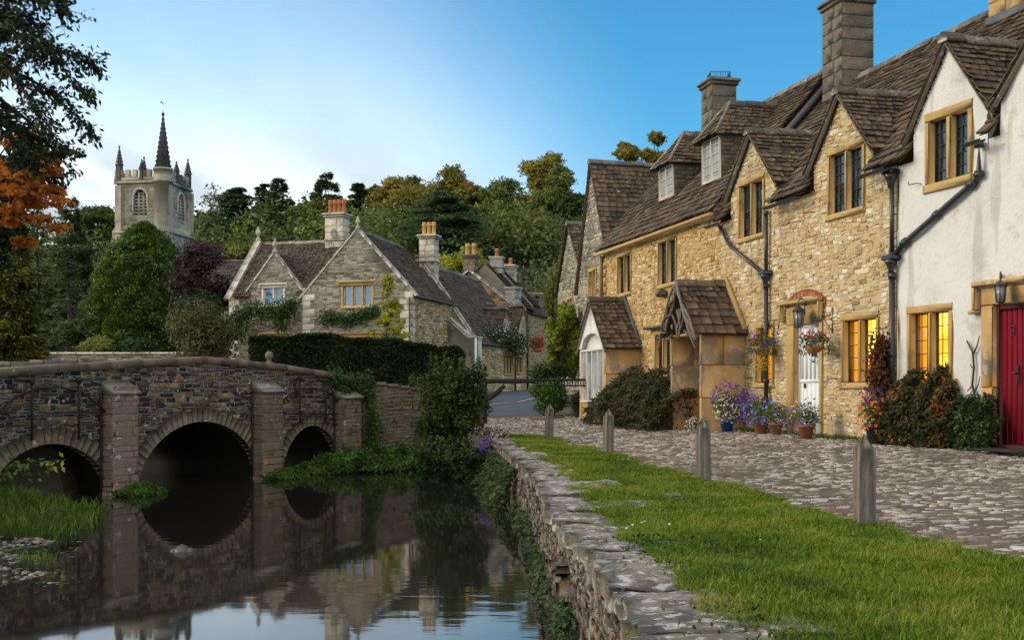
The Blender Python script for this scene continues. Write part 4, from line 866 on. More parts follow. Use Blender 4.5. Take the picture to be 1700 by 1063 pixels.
    gutter(root, FC, G[0][0] + G[0][1] - .05, G[1][0] - G[1][1] + .1, gz_ - .02); gutter(root, FC, -.1, G[0][0] - G[0][1] + .12, gz_ - .02); gutter(root, FC, G[1][0] + G[1][1] - .1, UB + .2, gz_ - .02)
    u = FC.u(1278); hp = MB(); hopper(hp, FC, u, FC.z(1278, 458)); hp.build('rainwater_hopper', M['black_iron'], root)
    pipe(root, FC, [(u, gz_ - .05), (u, FC.z(1278, 462))]); pipe(root, FC, [(u, FC.z(1278, 470)), (u, .3)], r=.048)
    pp = [(FC.u(1197), FC.z(1197, 372)), (FC.u(1205), FC.z(1205, 385)), (FC.u(1213), FC.z(1213, 402)), (FC.u(1219), FC.z(1219, 410)), (FC.u(1274), FC.z(1274, 455))]
    pipe(root, FC, pp, r=.04, rings=False)
    chimney(root, FC, FC.u(1407, 3), 3.0, .92, .85, 8.1, FC.z(1407, 14, 3), 'dark_chimney', cap=.10, band=False)
    fl = MB(); p = [FC.P(UB + .0, 1.2, EAVE + (1.2 - EV) * SL2 + .16), FC.P(UB + .0, 3, 8.95)]; tube(fl, p, .09, 6); fl.build('verge_flashing', M['lead_flashing'], root)
    # lit basket brackets
    return root
mid = cottage_mid()
# ================================================================== far-end stone cottage with porch, bay and hipped dormers
UE = FC.u(1000); EZ3, ZR3 = 5.55, 9.25; SL3 = (ZR3 - EZ3) / (3 - EV)
def cottage_porch():
    root = thing('stone_cottage', 'long honey stone cottage with twisted wood porch, bay and two hipped roof dormers', 'cottage', FC.P(12, 1, .2))
    W = [FC.rect(1024.6, 1049, 418, 493), FC.rect(1092, 1124.5, 392, 478), FC.rect(1087, 1116, 548, 628)]
    # the ground floor window sits left of the porch
    ro = rects_out(W); ins = lambda u, z: ro(u, z) & (z < EZ3 - .05); mb = MB()
    stones(mb, FC, ins, UB, UE, .0, 5.6, rng, ch=(.06, .14), sw=(.08, .26), gap=.010, proud=(-.002, .024), wav=.05, jit=.40)
    stones(mb, Fr(FC.P(UE, 0, 0), FC.nin, -FC.d), lambda u, z: z < EZ3, 0, 3, 0, 5.6, rng, ch=(.1, .17)); backing(mb, FC, ins, UB, UE, -.2, 5.6, m=1)
    box(mb, FC, UE - .3, UE - .01, .02, 6, -.2, EZ3 - .1, m=1)
    z = .1
    while z < 5.3:                                       # quoins at the far corner
        hh = rng.uniform(.2, .3); w = rng.choice([.25, .42]); box(mb, FC, UE - w, UE + .02, -.035, .3, z, z + hh - .012, m=2, b=.015); z += hh
    mb.build('wall', [M['ochre_rubble'], M['ochre_mortar'], M['honey_ashlar']], root)
    rf = MB()
    tiles(rf, FC.P(UB - .0, EV, EZ3), FC.P(UE + .1, EV, EZ3), FC.P(UB, 3, ZR3), FC.P(UE + .1, 3, ZR3), rng)
    tiles(rf, FC.P(UB, 6.2, EZ3), FC.P(UE, 6.2, EZ3), FC.P(UB, 3, ZR3), FC.P(UE, 3, ZR3), rng, ex=(.5, .4), w=(.5, .8)); ridge(rf, FC.P(UB, 3, ZR3), FC.P(UE + .1, 3, ZR3), rng, m=1)
    prism(rf, Fr(FC.P(UB, 0, 0), FC.nin, FC.d), [(.1, EZ3 - .3), (5.9, EZ3 - .3), (5.9, EZ3 - .1), (3, ZR3 - .08), (.1, EZ3 + .1)], .01, .2)
    rf.build('roof', [M['stone_tile'], M['ridge_stone']], root)
    st = MB(); box(st, FC, UB, UE, -.28, -.2, EZ3 - .16, EZ3 - .05, b=.02); st.build('stone_gutter', M['honey_ashlar'], root)
    window(root, FC, W[0], rows=6, cols=2, s=.10, mull=.09); window(root, FC, W[1], rows=6, cols=2, s=.10); window(root, FC, W[2], rows=5, cols=2, s=.1, label='ground floor window half hidden by the trailing shrub')
    mb = MB(); u = FC.u(1107); z = FC.z(1107, 487); box(mb, FC, u - .1, u + .28, -.25, .0, z - .1, z + .1, b=.06); u = FC.u(1095); z = FC.z(1100, 546); box(mb, FC, W[2][0] - .05, W[2][1] + .35, -.25, -.03, z, z + .09, b=.03); mb.build('drip_stone', M['dark_chimney'], root)
    # hipped dormers
    for (p0, p1, yt, yb, ax_, ay) in ((1095, 1118, 274, 330, 1133, 216), (1166.5, 1196, 228, 302, 1204, 177)):
        v = .62; u1, u0 = FC.u(p0, v), FC.u(p1, v); uc = (u0 + u1) / 2; z0 = FC.z((p0 + p1) / 2, yb, v); z1 = FC.z((p0 + p1) / 2, yt, v); w = (u1 - u0) / 2
        dr = MB(); vb = EV + (z1 - EZ3) / SL3 + .2
        for s in (-1, 1):
            e = uc + s * (w + .03); z = z0 - .15
            f2 = Fr(FC.P(e, v, 0), FC.nin, -FC.d * s * -1 * -1)
            f2 = Fr(FC.P(e, v, 0), FC.nin, -s * FC.d)
            stones(dr, f2, lambda q, zz: (zz < z1) & (zz > EZ3 + (q + v - EV) * SL3 - .05), .02, vb - v, z0 - .2, z1, rng, ch=(.07, .13), sw=(.15, .35), wav=.0, m=1)
            dr.add(FC.X([[e, v, z0 - .3], [e, vb, z1], [e, v, z1]]), [[0, 1, 2]], 1)
        tiles(dr, FC.P(uc + w + .16, v - .2, z1 - .05), FC.P(uc - w - .16, v - .2, z1 - .05), FC.P(uc + .05, v + .55, z1 + .95), FC.P(uc - .05, v + .55, z1 + .95), rng, ex=(.17, .13), w=(.15, .3))
        vr = EV + (z1 + .95 - EZ3) / SL3 + .2; vf = EV + (z1 - EZ3) / SL3 + .3
        for s in (-1, 1): tiles(dr, FC.P(uc + s * (w + .16), v - .2, z1 - .05), FC.P(uc + s * (w + .16), vf, z1 - .05), FC.P(uc, v + .55, z1 + .95), FC.P(uc, vr, z1 + .95), rng, ex=(.17, .13), w=(.15, .32))
        ridge(dr, FC.P(uc, v + .5, z1 + .97), FC.P(uc, vr, z1 + .97), rng, m=2, half=.1)
        for s in (-1, 1): tube(dr, [FC.P(uc + s * (w + .16), v - .2, z1 - .02), FC.P(uc, v + .55, z1 + .99)], .045, 6, m=2)
        d = dr.build('roof_dormer', [M['stone_tile'], M['dark_chimney'], M['ridge_stone']], root)
        fm = MB(); fr_ = .05
        for (a, b, c, e) in ((u0, u0 + fr_, z0, z1), (u1 - fr_, u1, z0, z1), (u0 + fr_, u1 - fr_, z0, z0 + fr_), (u0 + fr_, u1 - fr_, z1 - fr_, z1), (uc - .03, uc + .03, z0 + fr_, z1 - fr_)): box(fm, FC, a, b, v - .03, v + .06, c, e, b=.006)
        for j in range(1, 5): box(fm, FC, u0 + fr_, u1 - fr_, v + .0, v + .012, z0 + (z1 - z0) * j / 5 - .007, z0 + (z1 - z0) * j / 5 + .007)
        for q in (.25, .75): box(fm, FC, u0 + (u1 - u0) * q - .006, u0 + (u1 - u0) * q + .006, v + .001, v + .013, z0 + fr_, z1 - fr_)
        fm.build('window_frame', M['cream_paint'], d); pn = MB()
        pn.add(FC.X([[u0, v + .03, z0], [uc, v + .03, z0], [uc, v + .03, z1], [u0, v + .03, z1]]), [[0, 1, 2, 3]]); pn.add(FC.X([[uc, v + .031, z0], [u1, v + .029, z0], [u1, v + .03, z1], [uc, v + .03, z1]]), [[0, 1, 2, 3]]); pn.build('pane', M['net_pane'], d)
    c = chimney(root, FC, FC.u(1193, 3), 3.0, .82, .8, 8.6, FC.z(1193, 146, 3), 'dark_chimney', cap=.11, band=False)
    cg = MB(); cc = FC.P(FC.u(1193, 3), 3, FC.z(1193, 134, 3))
    for i in range(9):
        for (dx, dy) in ((-.3 + .075 * i, -.3), (-.3 + .075 * i, .3), (-.3, -.3 + .075 * i), (.3, -.3 + .075 * i)): tube(cg, [cc + V(dx, dy, 0), cc + V(dx, dy, .2)], .008, 4)
    for z in (0.02, .2): tube(cg, [cc + V(-.3, -.3, z), cc + V(.3, -.3, z), cc + V(.3, .3, z), cc + V(-.3, .3, z), cc + V(-.3, -.3, z)], .010, 4)
    cg.build('bird_guard', M['lead_came'], c)
    # porch
    v = -1.1; p0, p1 = FC.u(1165, v), FC.u(1113, v); uc = FC.u(1134, v); zf = FC.z(1166, 553, v); za = FC.z(1134, 470, v); hw = (p1 - p0) / 2; uc = (p0 + p1) / 2
    po = MB()
    for (a, b) in ((p0, p0 + .14), (p1 - .14, p1)):
        zz = [-.1, 1.0, 1.75, zf - .04]
        for j in range(3):
            cuts = [v, v * .5, -.005] if j == 2 else [v, -.005]
            for q in range(len(cuts) - 1): box(po, FC, a, b, cuts[q] + .003, cuts[q + 1] - .003, zz[j] + .003, zz[j + 1] - .003, b=.012)
    box(po, FC, p0 - .0, p1, v, 0, zf - .038, zf + .03, b=.01); prism(po, FC, [(p0 + .1, zf), (p1 - .1, zf), (uc, za - .15)], v + .35, v + .42)
    box(po, FC, p0 + .15, p1 - .15, -.3, -.0, -.1, .12); P_ = po.build('porch', M['porch_ashlar'], root)
    pr = MB(); gable_roof(pr, FC, uc, hw + .14, zf - .02, za, v - .22, 0, 0, 'stone_tile', verge=False, ex=(.26, .17)); 
    for s in (-1, 1): tube(pr, [FC.P(uc + s * (hw + .1), -.06, zf + .08), FC.P(uc, -.06, za + .08)], .07, 6, m=2)
    pr.build('porch_roof', [M['stone_tile'], M['ridge_stone'], M['honey_ashlar']], P_)
    br = MB()
    for s in (-1, 1):
        for k in range(4):
            t = np.linspace(0, 1, 9); w = .05 * np.sin(t * 9 + k * 2 + s) + .04 * rng.normal(size=9); f = hw + .16
            tube(br, [FC.P(uc + s * f * (1 - q) + w[i] * .5, v - .25 + .04 * math.sin(q * 7 + k), zf - .12 + (za - zf + .12) * q + w[i] * .8 - k * .06) for i, q in enumerate(t)], .036 - .004 * k, 6)
    for k in range(9):
        a = rng.uniform(-.7, .7); q = np.linspace(0, 1, 5); s = rng.choice([-1, 1]); b = a + rng.uniform(-.4, .4)
        tube(br, [FC.P(uc + hw * (a + (b - a) * t + .1 * math.sin(t * 6 + k)), v - .22, zf - .15 + (za - zf) * (.05 + .6 * t * (1 - abs(a))) + .06 * math.cos(t * 5 + k)) for t in q], rng.uniform(.018, .032), 5)
    br.build('bargeboard', M['driftwood'], P_)
    # bay with plastered gable
    v = -1.07; p0, p1 = FC.u(1006, v), FC.u(962, v); uc = FC.u(983, v); uc = (p0 + p1) / 2; hw = (p1 - p0) / 2; zf = FC.z(1006, 576, v); za = FC.z(983, 497, v)
    by = MB()
    for (a, b) in ((p0, p0 + .2), (p1 - .2, p1)):
        for (c, d) in ((-.1, .9), (.9, 1.6), (1.6, zf - .02)): box(by, FC, a, b, v, -.005, c + .003, d - .003, b=.012)
    box(by, FC, p0 + .2, p1 - .2, v + .02, v + .2, -.1, .75)
    B_ = by.build('bay', M['porch_ashlar'], root)
    pg = MB(); a = np.linspace(0, math.pi, 9); prism(pg, FC, [(p0 - .0, zf), (p0 + .25, zf)] + [(uc - math.cos(q) * (hw - .32), zf + .45 * math.sin(q)) for q in a] + [(p1 - .25, zf), (p1, zf), (uc, za - .05)], v - .03, v + .08); prism(pg, FC, [(p0 + .2, zf - .02), (p1 - .2, zf - .02), (p1 - .3, zf + .35), (uc, zf + .5), (p0 + .3, zf + .35)], v + .12, v + .16); pg.build('plaster_gable', M['white_render'], B_)
    rr = MB(); gable_roof(rr, FC, uc, hw + .12, zf - .04, za, v - .12, 0, 0, 'stone_tile', ex=(.2, .14)); 
    for s in (-1, 1): tube(rr, [FC.P(uc + s * (hw + .1), -.05, zf + .06), FC.P(uc, -.05, za + .07)], .06, 6, m=2)
    rr.build('bay_roof', [M['stone_tile'], M['ridge_stone'], M['lead_flashing']], B_)
    wf = MB(); n = 4; ww = p1 - p0 - .4; a0 = p0 + .2
    for i in range(n + 1): box(wf, FC, a0 + ww * i / n - .04, a0 + ww * i / n + .04, v - .02, v + .07, .75, zf - .03, b=.008)
    for z in (.75, zf - .1): box(wf, FC, a0, a0 + ww, v - .03, v + .09, z, z + .07, b=.008)
    wf.build('bay_window_frame', M['cream_paint'], B_); pn = MB()
    for i in range(n):
        for j in range(4): x0, x1 = a0 + ww * i / n, a0 + ww * (i + 1) / n; q = rng.normal(0, .004); y0, y1 = .8 + (zf - .85) * j / 4, .8 + (zf - .85) * (j + 1) / 4; pn.add(FC.X([[x0, v + .03 + q, y0], [x1, v + .03 - q, y0], [x1, v + .03 - q, y1], [x0, v + .03 + q, y1]]), [[0, 1, 2, 3]])
        for j in range(1, 4): pass
    pn.build('pane', M['net_pane'], B_)
    pipe(root, FC, [(UE - .15, EZ3 - .15), (UE - .1, EZ3 - .35), (UE - .1, 4.0)], r=.05, m='honey_ashlar', rings=False)
    hp = MB(); box(hp, FC, UE - .3, UE + .05, -.35, 0, 3.5, 3.75, b=.05); box(hp, FC, UE - .35, UE + .1, -.4, 0, 3.75, 3.85, b=.02); hp.build('rainwater_hopper', M['pale_ashlar'], root)
    return root
cottage_porch()
# ================================================================== white rendered cottage
def cottage_white():
    root = thing('white_cottage', 'white rendered cottage with deep red door, gable and stone framed windows', 'cottage', FW.P(-3, 1, .3))
    G = [gab(FW, 1577, 62, 1507, 233, 1647, 175), (FW.u(1765), 1.35, 5.7, 7.1)]
    W = [FW.rect(1536.5, 1617, 176, 313), FW.rect(1506.5, 1584, 506, 645), FW.rect(1730, 1800, 110, 250)]
    d0 = FW.rect(1652, 1716, 504, 740); s0 = FW.rect(1632, 1740, 474, 740); d0 = (d0[0], d0[1], .34, d0[3]); s0 = (s0[0], s0[1], .2, s0[3])
    ro = rects_out([(a + .035, b - .035, c + .035, d - .035) for a, b, c, d in W + [s0]]); gi = gins(G); ins = lambda u, z: ro(u, z) & gi(u, z); mb = MB(); U0 = -6.5
    # lumpy lime render
    us = np.arange(U0, 0.001, .045); zs = np.arange(-.1, 7.2, .045); nu, nz_ = len(us), len(zs)
    Ug, Zg = np.meshgrid(us, zs); from_r = np.random.default_rng(3); hgt = np.zeros(Ug.shape)
    for k in range(16): a, b, c, s = from_r.uniform(-1, 1), from_r.uniform(-1, 1), from_r.uniform(0, 7), from_r.uniform(1.5, 14); hgt += np.sin(s * (a * Ug + b * Zg) + c) * .010 / (1 + s * .25)
    hgt += from_r.normal(0, .0012, Ug.shape)
    keep = ins((Ug[:-1, :-1] + Ug[1:, 1:]) / 2, (Zg[:-1, :-1] + Zg[1:, 1:]) / 2); i = (np.arange(nz_ - 1)[:, None] * nu + np.arange(nu - 1)[None])[keep]
    mb.add(FW.X(np.stack([Ug.ravel(), hgt.ravel() - .012, Zg.ravel()], 1)), np.stack([i, i + 1, i + nu + 1, i + nu], 1)); mb.build('wall', M['white_render'], root, smooth=True)
    rf = MB(); ZR = 8.68
    cuts = sorted([(uc - w + .1, uc + w - .1) for uc, w, zf, za in G]); edges = [U0]
    for a, b in cuts: edges += [a, b]
    edges.append(.03)
    for k in range(len(edges) - 1):
        a, b = edges[k], edges[k + 1]; v0 = EV if k % 2 == 0 else .55; z0 = EAVE + (v0 - EV) * SL2
        if b - a > .05: tiles(rf, FW.P(a, v0, z0), FW.P(b, v0, z0), FW.P(a, 3, ZR), FW.P(b, 3, ZR), rng)
    ridge(rf, FW.P(U0, 3, ZR), FW.P(0.03, 3, ZR), rng, m=1); tiles(rf, FW.P(U0, 6.2, EAVE), FW.P(0, 6.2, EAVE), FW.P(U0, 3, ZR), FW.P(0, 3, ZR), rng, ex=(.5, .4), w=(.5, .8))
    rf.build('roof', [M['stone_tile'], M['ridge_stone']], root)
    for uc, w, zf, za in G:
        g = MB(); vf = EV + (zf - EAVE) / SL2 + .1; vr = EV + (za - EAVE) / SL2 + .15
        gable_roof(g, FW, uc, w + .06, zf - .06, za, -.14, vf, vr, 'stone_tile'); g.build('gable_roof', [M['stone_tile'], M['ridge_stone'], M['honey_ashlar']], root)
        for s in (-1, 1):
            ck = MB(); ua = uc + s * (w - .13); ck.add(FW.X([[ua, -.02, EAVE - .2], [ua, -.02, zf], [ua, vf, zf], [ua - s * .1, 0, EAVE - .2], [ua - s * .1, 0, zf], [ua - s * .1, vf, zf]]), [np.array([[0, 1, 4, 3], [1, 2, 5, 4]]), np.array([[0, 1, 2], [3, 4, 5]])])
            ck.build('gable_cheek', M['white_render'], root)
    window(root, FW, W[0], rows=5, cols=3, s=.13, head=.15, sill=.15, mull=.13, proud=.035); lit_room(window(root, FW, W[1], rows=5, cols=3, pane='clear_pane', label='large lamplit two light window glowing bright yellow', proud=.035), FW, W[1], 3)
    window(root, FW, W[2], rows=5, cols=3, s=.13, head=.15, sill=.15, mull=.13, proud=.035)
    holdfast(root, FW, FW.u(1530), FW.z(1530, 305))
    s = MB(); box(s, FW, d0[1], s0[1], -.05, .3, .1, 1.25, b=.015); box(s, FW, d0[1], s0[1], -.05, .3, 1.254, d0[3], b=.015); box(s, FW, s0[0], d0[0], -.05, .3, .1, d0[3], b=.015); box(s, FW, s0[0], s0[1], -.055, .3, d0[3] + .003, s0[3], b=.015)
    lz = FW.z(1660, 470); box(s, FW, s0[0] - .1, s0[1] + .1, -.17, -.03, lz - .04, lz + .05, b=.02); box(s, FW, s0[1] + .02, s0[1] + .10, -.15, -.03, lz - .40, lz - .042, b=.012); box(s, FW, s0[1] + .02, s0[1] + .2, -.14, -.03, lz - .46, lz - .402, b=.012); box(s, FW, d0[0], d0[1], -.2, .25, .1, .28, b=.02)
    s.build('door_surround', M['porch_ashlar'], root)
    dm = MB(); fw_ = .07; box(dm, FW, d0[1] - fw_, d0[1], .02, .16, .3, d0[3], b=.01); box(dm, FW, d0[0], d0[0] + fw_, .02, .16, .3, d0[3], b=.01); box(dm, FW, d0[0] + fw_, d0[1] - fw_, .02, .16, d0[3] - .08, d0[3], b=.01); box(dm, FW, d0[0], d0[1], -.10, .16, .28, .36, b=.015); fo = dm.build('door_frame', M['dark_red_wood'], root)
    d = MB(); n = 6; a0, a1 = d0[0] + fw_ + .005, d0[1] - fw_ - .005
    for i in range(n): box(d, FW, a0 + (a1 - a0) * i / n + .003, a0 + (a1 - a0) * (i + 1) / n - .003, .07, .13, .37, d0[3] - .085, b=.007)
    do = d.build('door', M['red_paint'], root)
    h = MB(); u, z = FW.u(1690, .05), FW.z(1690, 622, .05); box(h, FW, u - .022, u + .022, .045, .07, z - .14, z + .14, b=.008); tube(h, [FW.P(u, .05, z + .02), FW.P(u, -.0, z + .02), FW.P(u + .10, -.005, z + .03)], .014, 6); h.build('handle', M['black_iron'], do)
    nb = MB(); u, z = FW.u(1681, .06), FW.z(1681, 549, .06); k = .062
    for (dz, a, b) in ((k * .52, 150, -95), (-k * .55, 95, -150)):
        t = np.radians(np.linspace(a, b, 12)); tube(nb, [FW.P(u - .62 * k * math.cos(q), .062, z + dz + .58 * k * math.sin(q)) for q in t], .0085, 6)
    nb.build('house_number', M['black_iron'], do)
    lantern(root, FW.P(FW.u(1661, -.25), -.25, FW.z(1661, 488, -.25)), -FW.nin * .2 + FW.d * -.22, .8)
    wp = MB(); box(wp, FW, FW.u(1649) - .05, FW.u(1649) + .05, -.14, -.06, .2, FW.z(1649, 655), b=.015); wp.build('door_post', M['dark_red_wood'], root)
    # pipes: boundary downpipe with hopper, sloping feed from the gable gutter
    u = FW.u(1488); hp = MB(); zh = FW.z(1488, 434); hopper(hp, FW, u, zh, w=.17); hp.build('rainwater_hopper', M['black_iron'], root)
    h2 = MB(); hopper(h2, FW, FW.u(1487), FW.z(1487, 292), w=.13); h2.build('rainwater_hopper', M['black_iron'], root)
    pipe(root, FW, [(u, FW.z(1488, 292)), (u, zh + .05)]); pipe(root, FW, [(u, zh - .2), (u, .35)], r=.05)
    pipe(root, FW, [(u - .04, zh + .08), (FW.u(1508), FW.z(1508, 404)), (FW.u(1622), FW.z(1622, 305)), (FW.u(1633), FW.z(1633, 290)), (FW.u(1633), FW.z(1633, 240))], r=.052)
    gutter(root, FW, G[1][0] + G[1][1] - .05, FW.u(1626), EAVE - .10)
    chimney(root, FW, FW.u(1704, 3), 3.0, 1.0, .9, 8.0, 11.0, 'honey_ashlar', band=False)
    fl = MB(); uf = FW.u(1704, 3); box(fl, FW, uf - .53, uf + .53, 2.52, 3.48, 8.08, 8.34); fl.build('chimney_flashing', M['lead_flashing'], root)
    return root
cottage_white()
def doormat():
    m = MB(); p = FW.P(FW.u(1668, -.5), -.5, 0); z = float(gz(p[0], p[1])) + .05; box(m, Fr(V(p[0], p[1], z), FW.d, FW.nin), -.55, .45, -.28, .25, 0, .03, b=.01); tag(m.build('doormat', M['black_wood'], origin=V(p[0], p[1], z)), 'black doormat on the cobbles before the red door', 'doormat')
doormat()
# ================================================================== steep gabled houses beyond on the right
def side_gable(lab, uc, wn, wf, v, zf, za, depth, win):
    root = thing('gabled_house', lab, 'house', FC.P(uc, v + 1, .4)); u0, u1 = uc - wn, uc + wf
    ins = lambda u, z: (z < np.where(u < uc, za - .1 - (uc - u) * (za - zf) / wn, za - .1 - (u - uc) * (za - zf) / wf)); ro = rects_out([win]); mb = MB(); f = Fr(FC.P(0, v, 0), FC.d, FC.nin)
    stones(mb, f, lambda u, z: ins(u, z) & ro(u, z), u0 + .03, u1 - .03, 0, za, rng, ch=(.06, .15), sw=(.1, .3), jit=.3); backing(mb, f, lambda u, z: ins(u, z) & ro(u, z), u0, u1, -.2, za, m=1, du=.06)
    mb.add([f.P(u0 + .02, .02, -.2), f.P(u0 + .02, depth, -.2), f.P(u0 + .02, depth, zf), f.P(u0 + .02, .02, zf)], [[0, 1, 2, 3]], 1); mb.build('wall', [M['grey_rubble'], M['grey_mortar']], root)
    rf = MB()
    for s, w in ((-1, wn + .1), (1, wf + .1)): tiles(rf, f.P(uc + s * w, -.12, zf - .1), f.P(uc + s * w, depth, zf - .1), f.P(uc, -.12, za), f.P(uc, depth, za), rng, ex=(.24, .17))
    ridge(rf, f.P(uc, -.14, za + .02), f.P(uc, depth, za + .02), rng, m=1); rf.build('roof', [M['stone_tile'], M['ridge_stone']], root); window(root, f, win, rows=4, cols=2); return root
Yq = lambda u, v: FC.P(u, v, 0)[1]
uA = FC.u(983, .45); zA = EYE + (HOR - 268) / FPX * Yq(uA, .45)
side_gable('tall house with steep stone roof and narrow grey gable beyond the bay', uA, uA - UE - .2, 1.55, .45, 4.6, zA, 8, (uA - .5, uA + .4, 3.9, 5.3))
vB = 1.1; uB2 = FC.u(945, vB); side_gable('smaller steep roofed house behind the climbing vine, past the tall gable', uB2, 2.2, 1.5, vB, 4.9, EYE + (HOR - 370) / FPX * Yq(uB2, vB), 5, (uB2 - .5, uB2 + .3, 3.6, 4.7))
# ================================================================== grey manor with two gables
GROUND = .9
MG = Fr((-4.58, 50, 0), (-.9636, .2672), (.2672, .9636)); MS = Fr((-4.58, 50, 0), (.2672, .9636), (-.9636, .2672)); U1 = MG.u(503)
def coping(mb, fr, ua, za, ub, zb, v0, v1, th=.12, m=0):
    a, b = V(ua, za), V(ub, zb); d = b - a; L = np.linalg.norm(d); d /= L; n = V(-d[1], d[0]); n = n * (1 if n[1] > 0 else -1); x = 0
    while x < L - .01:
        q = min(rng.uniform(.5, .8), L - x); p0, p1 = a + d * (x + .004), a + d * (x + q - .004); e = rng.uniform(-.01, .01)
        prism(mb, fr, [tuple(p0), tuple(p1), tuple(p1 + n * (th + e)), tuple(p0 + n * (th + e))], v0, v1, m); x += q
def finial(mb, c, k=1., m=0): lathe(mb, c, [(.16 * k, -.1), (.13 * k, .08 * k), (.06 * k, .14 * k), (.055 * k, .24 * k), (.12 * k, .30 * k), (.15 * k, .40 * k), (.10 * k, .52 * k), (.05 * k, .60 * k), (.07 * k, .66 * k), (.01, .74 * k)], 10, m)
def manor():
    root = thing('manor_house', 'grey stone manor house with two front gables and ball finials above the hedge', 'house', MG.P(3, 2, GROUND))
    uc = MG.u(592); za = MG.z(592, 382); zf = MG.z(594, 489); w = U1 / 2; uc = U1 / 2
    W = [MG.rect(566, 621, 470, 512), MG.rect(562, 640, 556, 598)]; ro = rects_out(W); mb = MB(); sl = (za - zf) / w
    ins = lambda u, z: (z < za - np.abs(u - uc) * sl) & ro(u, z)
    stones(mb, MG, lambda u, z: ins(u, z) & (u > .35) & (u < U1 - .35), .0, U1, GROUND - .2, za, rng, ch=(.06, .13), sw=(.14, .42), gap=.008, proud=(.002, .022), wav=.02, jit=.2, du=.04)
    backing(mb, MG, ins, 0, U1, .3, za, m=1, du=.08)
    for s in (0, 1):
        z = GROUND - .2; k = 0
        while z < zf + .1:
            hh = rng.uniform(.25, .4); l = (.62, .40)[k % 2]; a, b = (-.02, l) if s == 0 else (U1 - l, U1 + .02); box(mb, MG, a, b, -.035, .3, z, z + hh - .012, m=2, b=.012); z += hh; k += 1
    stones(mb, MS, lambda u, z: u > -9, .05, 5.7, GROUND - .2, zf - .1, rng, ch=(.08, .15), sw=(.15, .4), m=3); mb.add([MS.P(0, .01, .3), MS.P(5.7, .01, .3), MS.P(5.7, .01, zf), MS.P(0, .01, zf)], [[0, 1, 2, 3]], 1)
    # left wing, set back a little
    L = .7; ML = Fr(MG.P(0, L, 0), MG.d, MG.nin); a0, a1 = U1 - .05, ML.u(381); gc = ML.u(455); gza = ML.z(455, 421); gzf = ML.z(455, 481); gw = abs(ML.u(413) - ML.u(497)) / 2; ez = ML.z(390, 494)
    W2 = [ML.rect(434.5, 474, 474, 510), ML.rect(434, 480, 556, 590)]; r2 = rects_out(W2); gs = (gza - gzf) / gw
    in2 = lambda u, z: ((z < ez) | ((np.abs(u - gc) < gw) & (z < gza - np.abs(u - gc) * gs))) & r2(u, z)
    stones(mb, ML, in2, a0, a1, GROUND - .2, gza, rng, ch=(.06, .125), sw=(.14, .4), gap=.008, proud=(.002, .022), wav=.02, jit=.2, du=.04); backing(mb, ML, in2, a0, a1, .3, gza, m=1, du=.08)
    z = GROUND; k = 0
    while z < ez - .1:
        hh = rng.uniform(.25, .4); l = (.55, .35)[k % 2]; box(mb, ML, a1 - l, a1 + .02, -.035, .3, z, z + hh - .012, m=2, b=.012); z += hh; k += 1
    mb.add([ML.P(a1, .02, .3), ML.P(a1, 5, .3), ML.P(a1, 5, ez), ML.P(a1, .02, ez)], [[0, 1, 2, 3]], 1)
    mb.build('wall', [M['grey_rubble'], M['grey_mortar'], M['pale_ashlar'], M['ochre_rubble']], root)
    rf = MB(); vR = 6.0
    tiles(rf, MG.P(-.18, .1, zf - .18), MG.P(-.18, vR, zf - .18), MG.P(uc, .1, za + .02), MG.P(uc, vR, za - .12), rng, ex=(.2, .13), w=(.18, .36)); tiles(rf, MG.P(U1 + .1, .1, zf - .18), MG.P(U1 + .1, vR, zf - .18), MG.P(uc, .1, za + .02), MG.P(uc, vR, za - .12), rng, ex=(.2, .13), w=(.18, .36))
    ridge(rf, MG.P(uc, .1, za + .04), MG.P(uc, vR, za - .1), rng, m=1)
    vr = 2.7; zr = ML.z(432, 405, vr); sl2 = (zr - ez) / (vr + .2)
    def seg(a, b, v0): tiles(rf, ML.P(a, v0, ez + (v0 + .2) * sl2), ML.P(b, v0, ez + (v0 + .2) * sl2), ML.P(a, vr, zr), ML.P(b, vr, zr), rng, ex=(.2, .13), w=(.18, .36))
    seg(U1 - 2.6, U1 - .0, 1.2); seg(U1, gc - gw + .1, -.2); seg(gc - gw + .1, gc + gw - .1, .6); seg(gc + gw - .1, a1 - .1, -.2); ridge(rf, ML.P(U1 - 2.4, vr, zr + .02), ML.P(a1, vr, zr + .02), rng, m=1)
    vv = -.2 + (gza - ez) / sl2 + .1; vf = -.2 + (gzf - ez) / sl2 + .1; gable_roof(rf, ML, gc, gw + .04, gzf - .04, gza + .02, .1, vf, vv, 'g', verge=False)
    rf.build('roof', [M['grey_tile'], M['ridge_stone']], root)
    cp = MB(); coping(cp, MG, -.15, zf - .16, uc, za, -.06, .25, .11); coping(cp, MG, U1 + .15, zf - .16, uc, za, -.06, .25, .11); coping(cp, ML, gc - gw - .1, gzf - .08, gc, gza, -.06, .22, .1); coping(cp, ML, gc + gw + .1, gzf - .08, gc, gza, -.06, .22, .1)
    ME = Fr(ML.P(a1, 0, 0), MG.nin, MG.d); coping(cp, ME, -.35, ez - .2, vr, zr + .02, -.3, .06, .16); finial(cp, MG.P(uc, .1, za + .12), .75); finial(cp, ML.P(gc, .1, gza + .1), .9); finial(cp, ML.P(a1 - .1, vr, zr + .2), .95); cp.build('coping', M['pale_ashlar'], root)
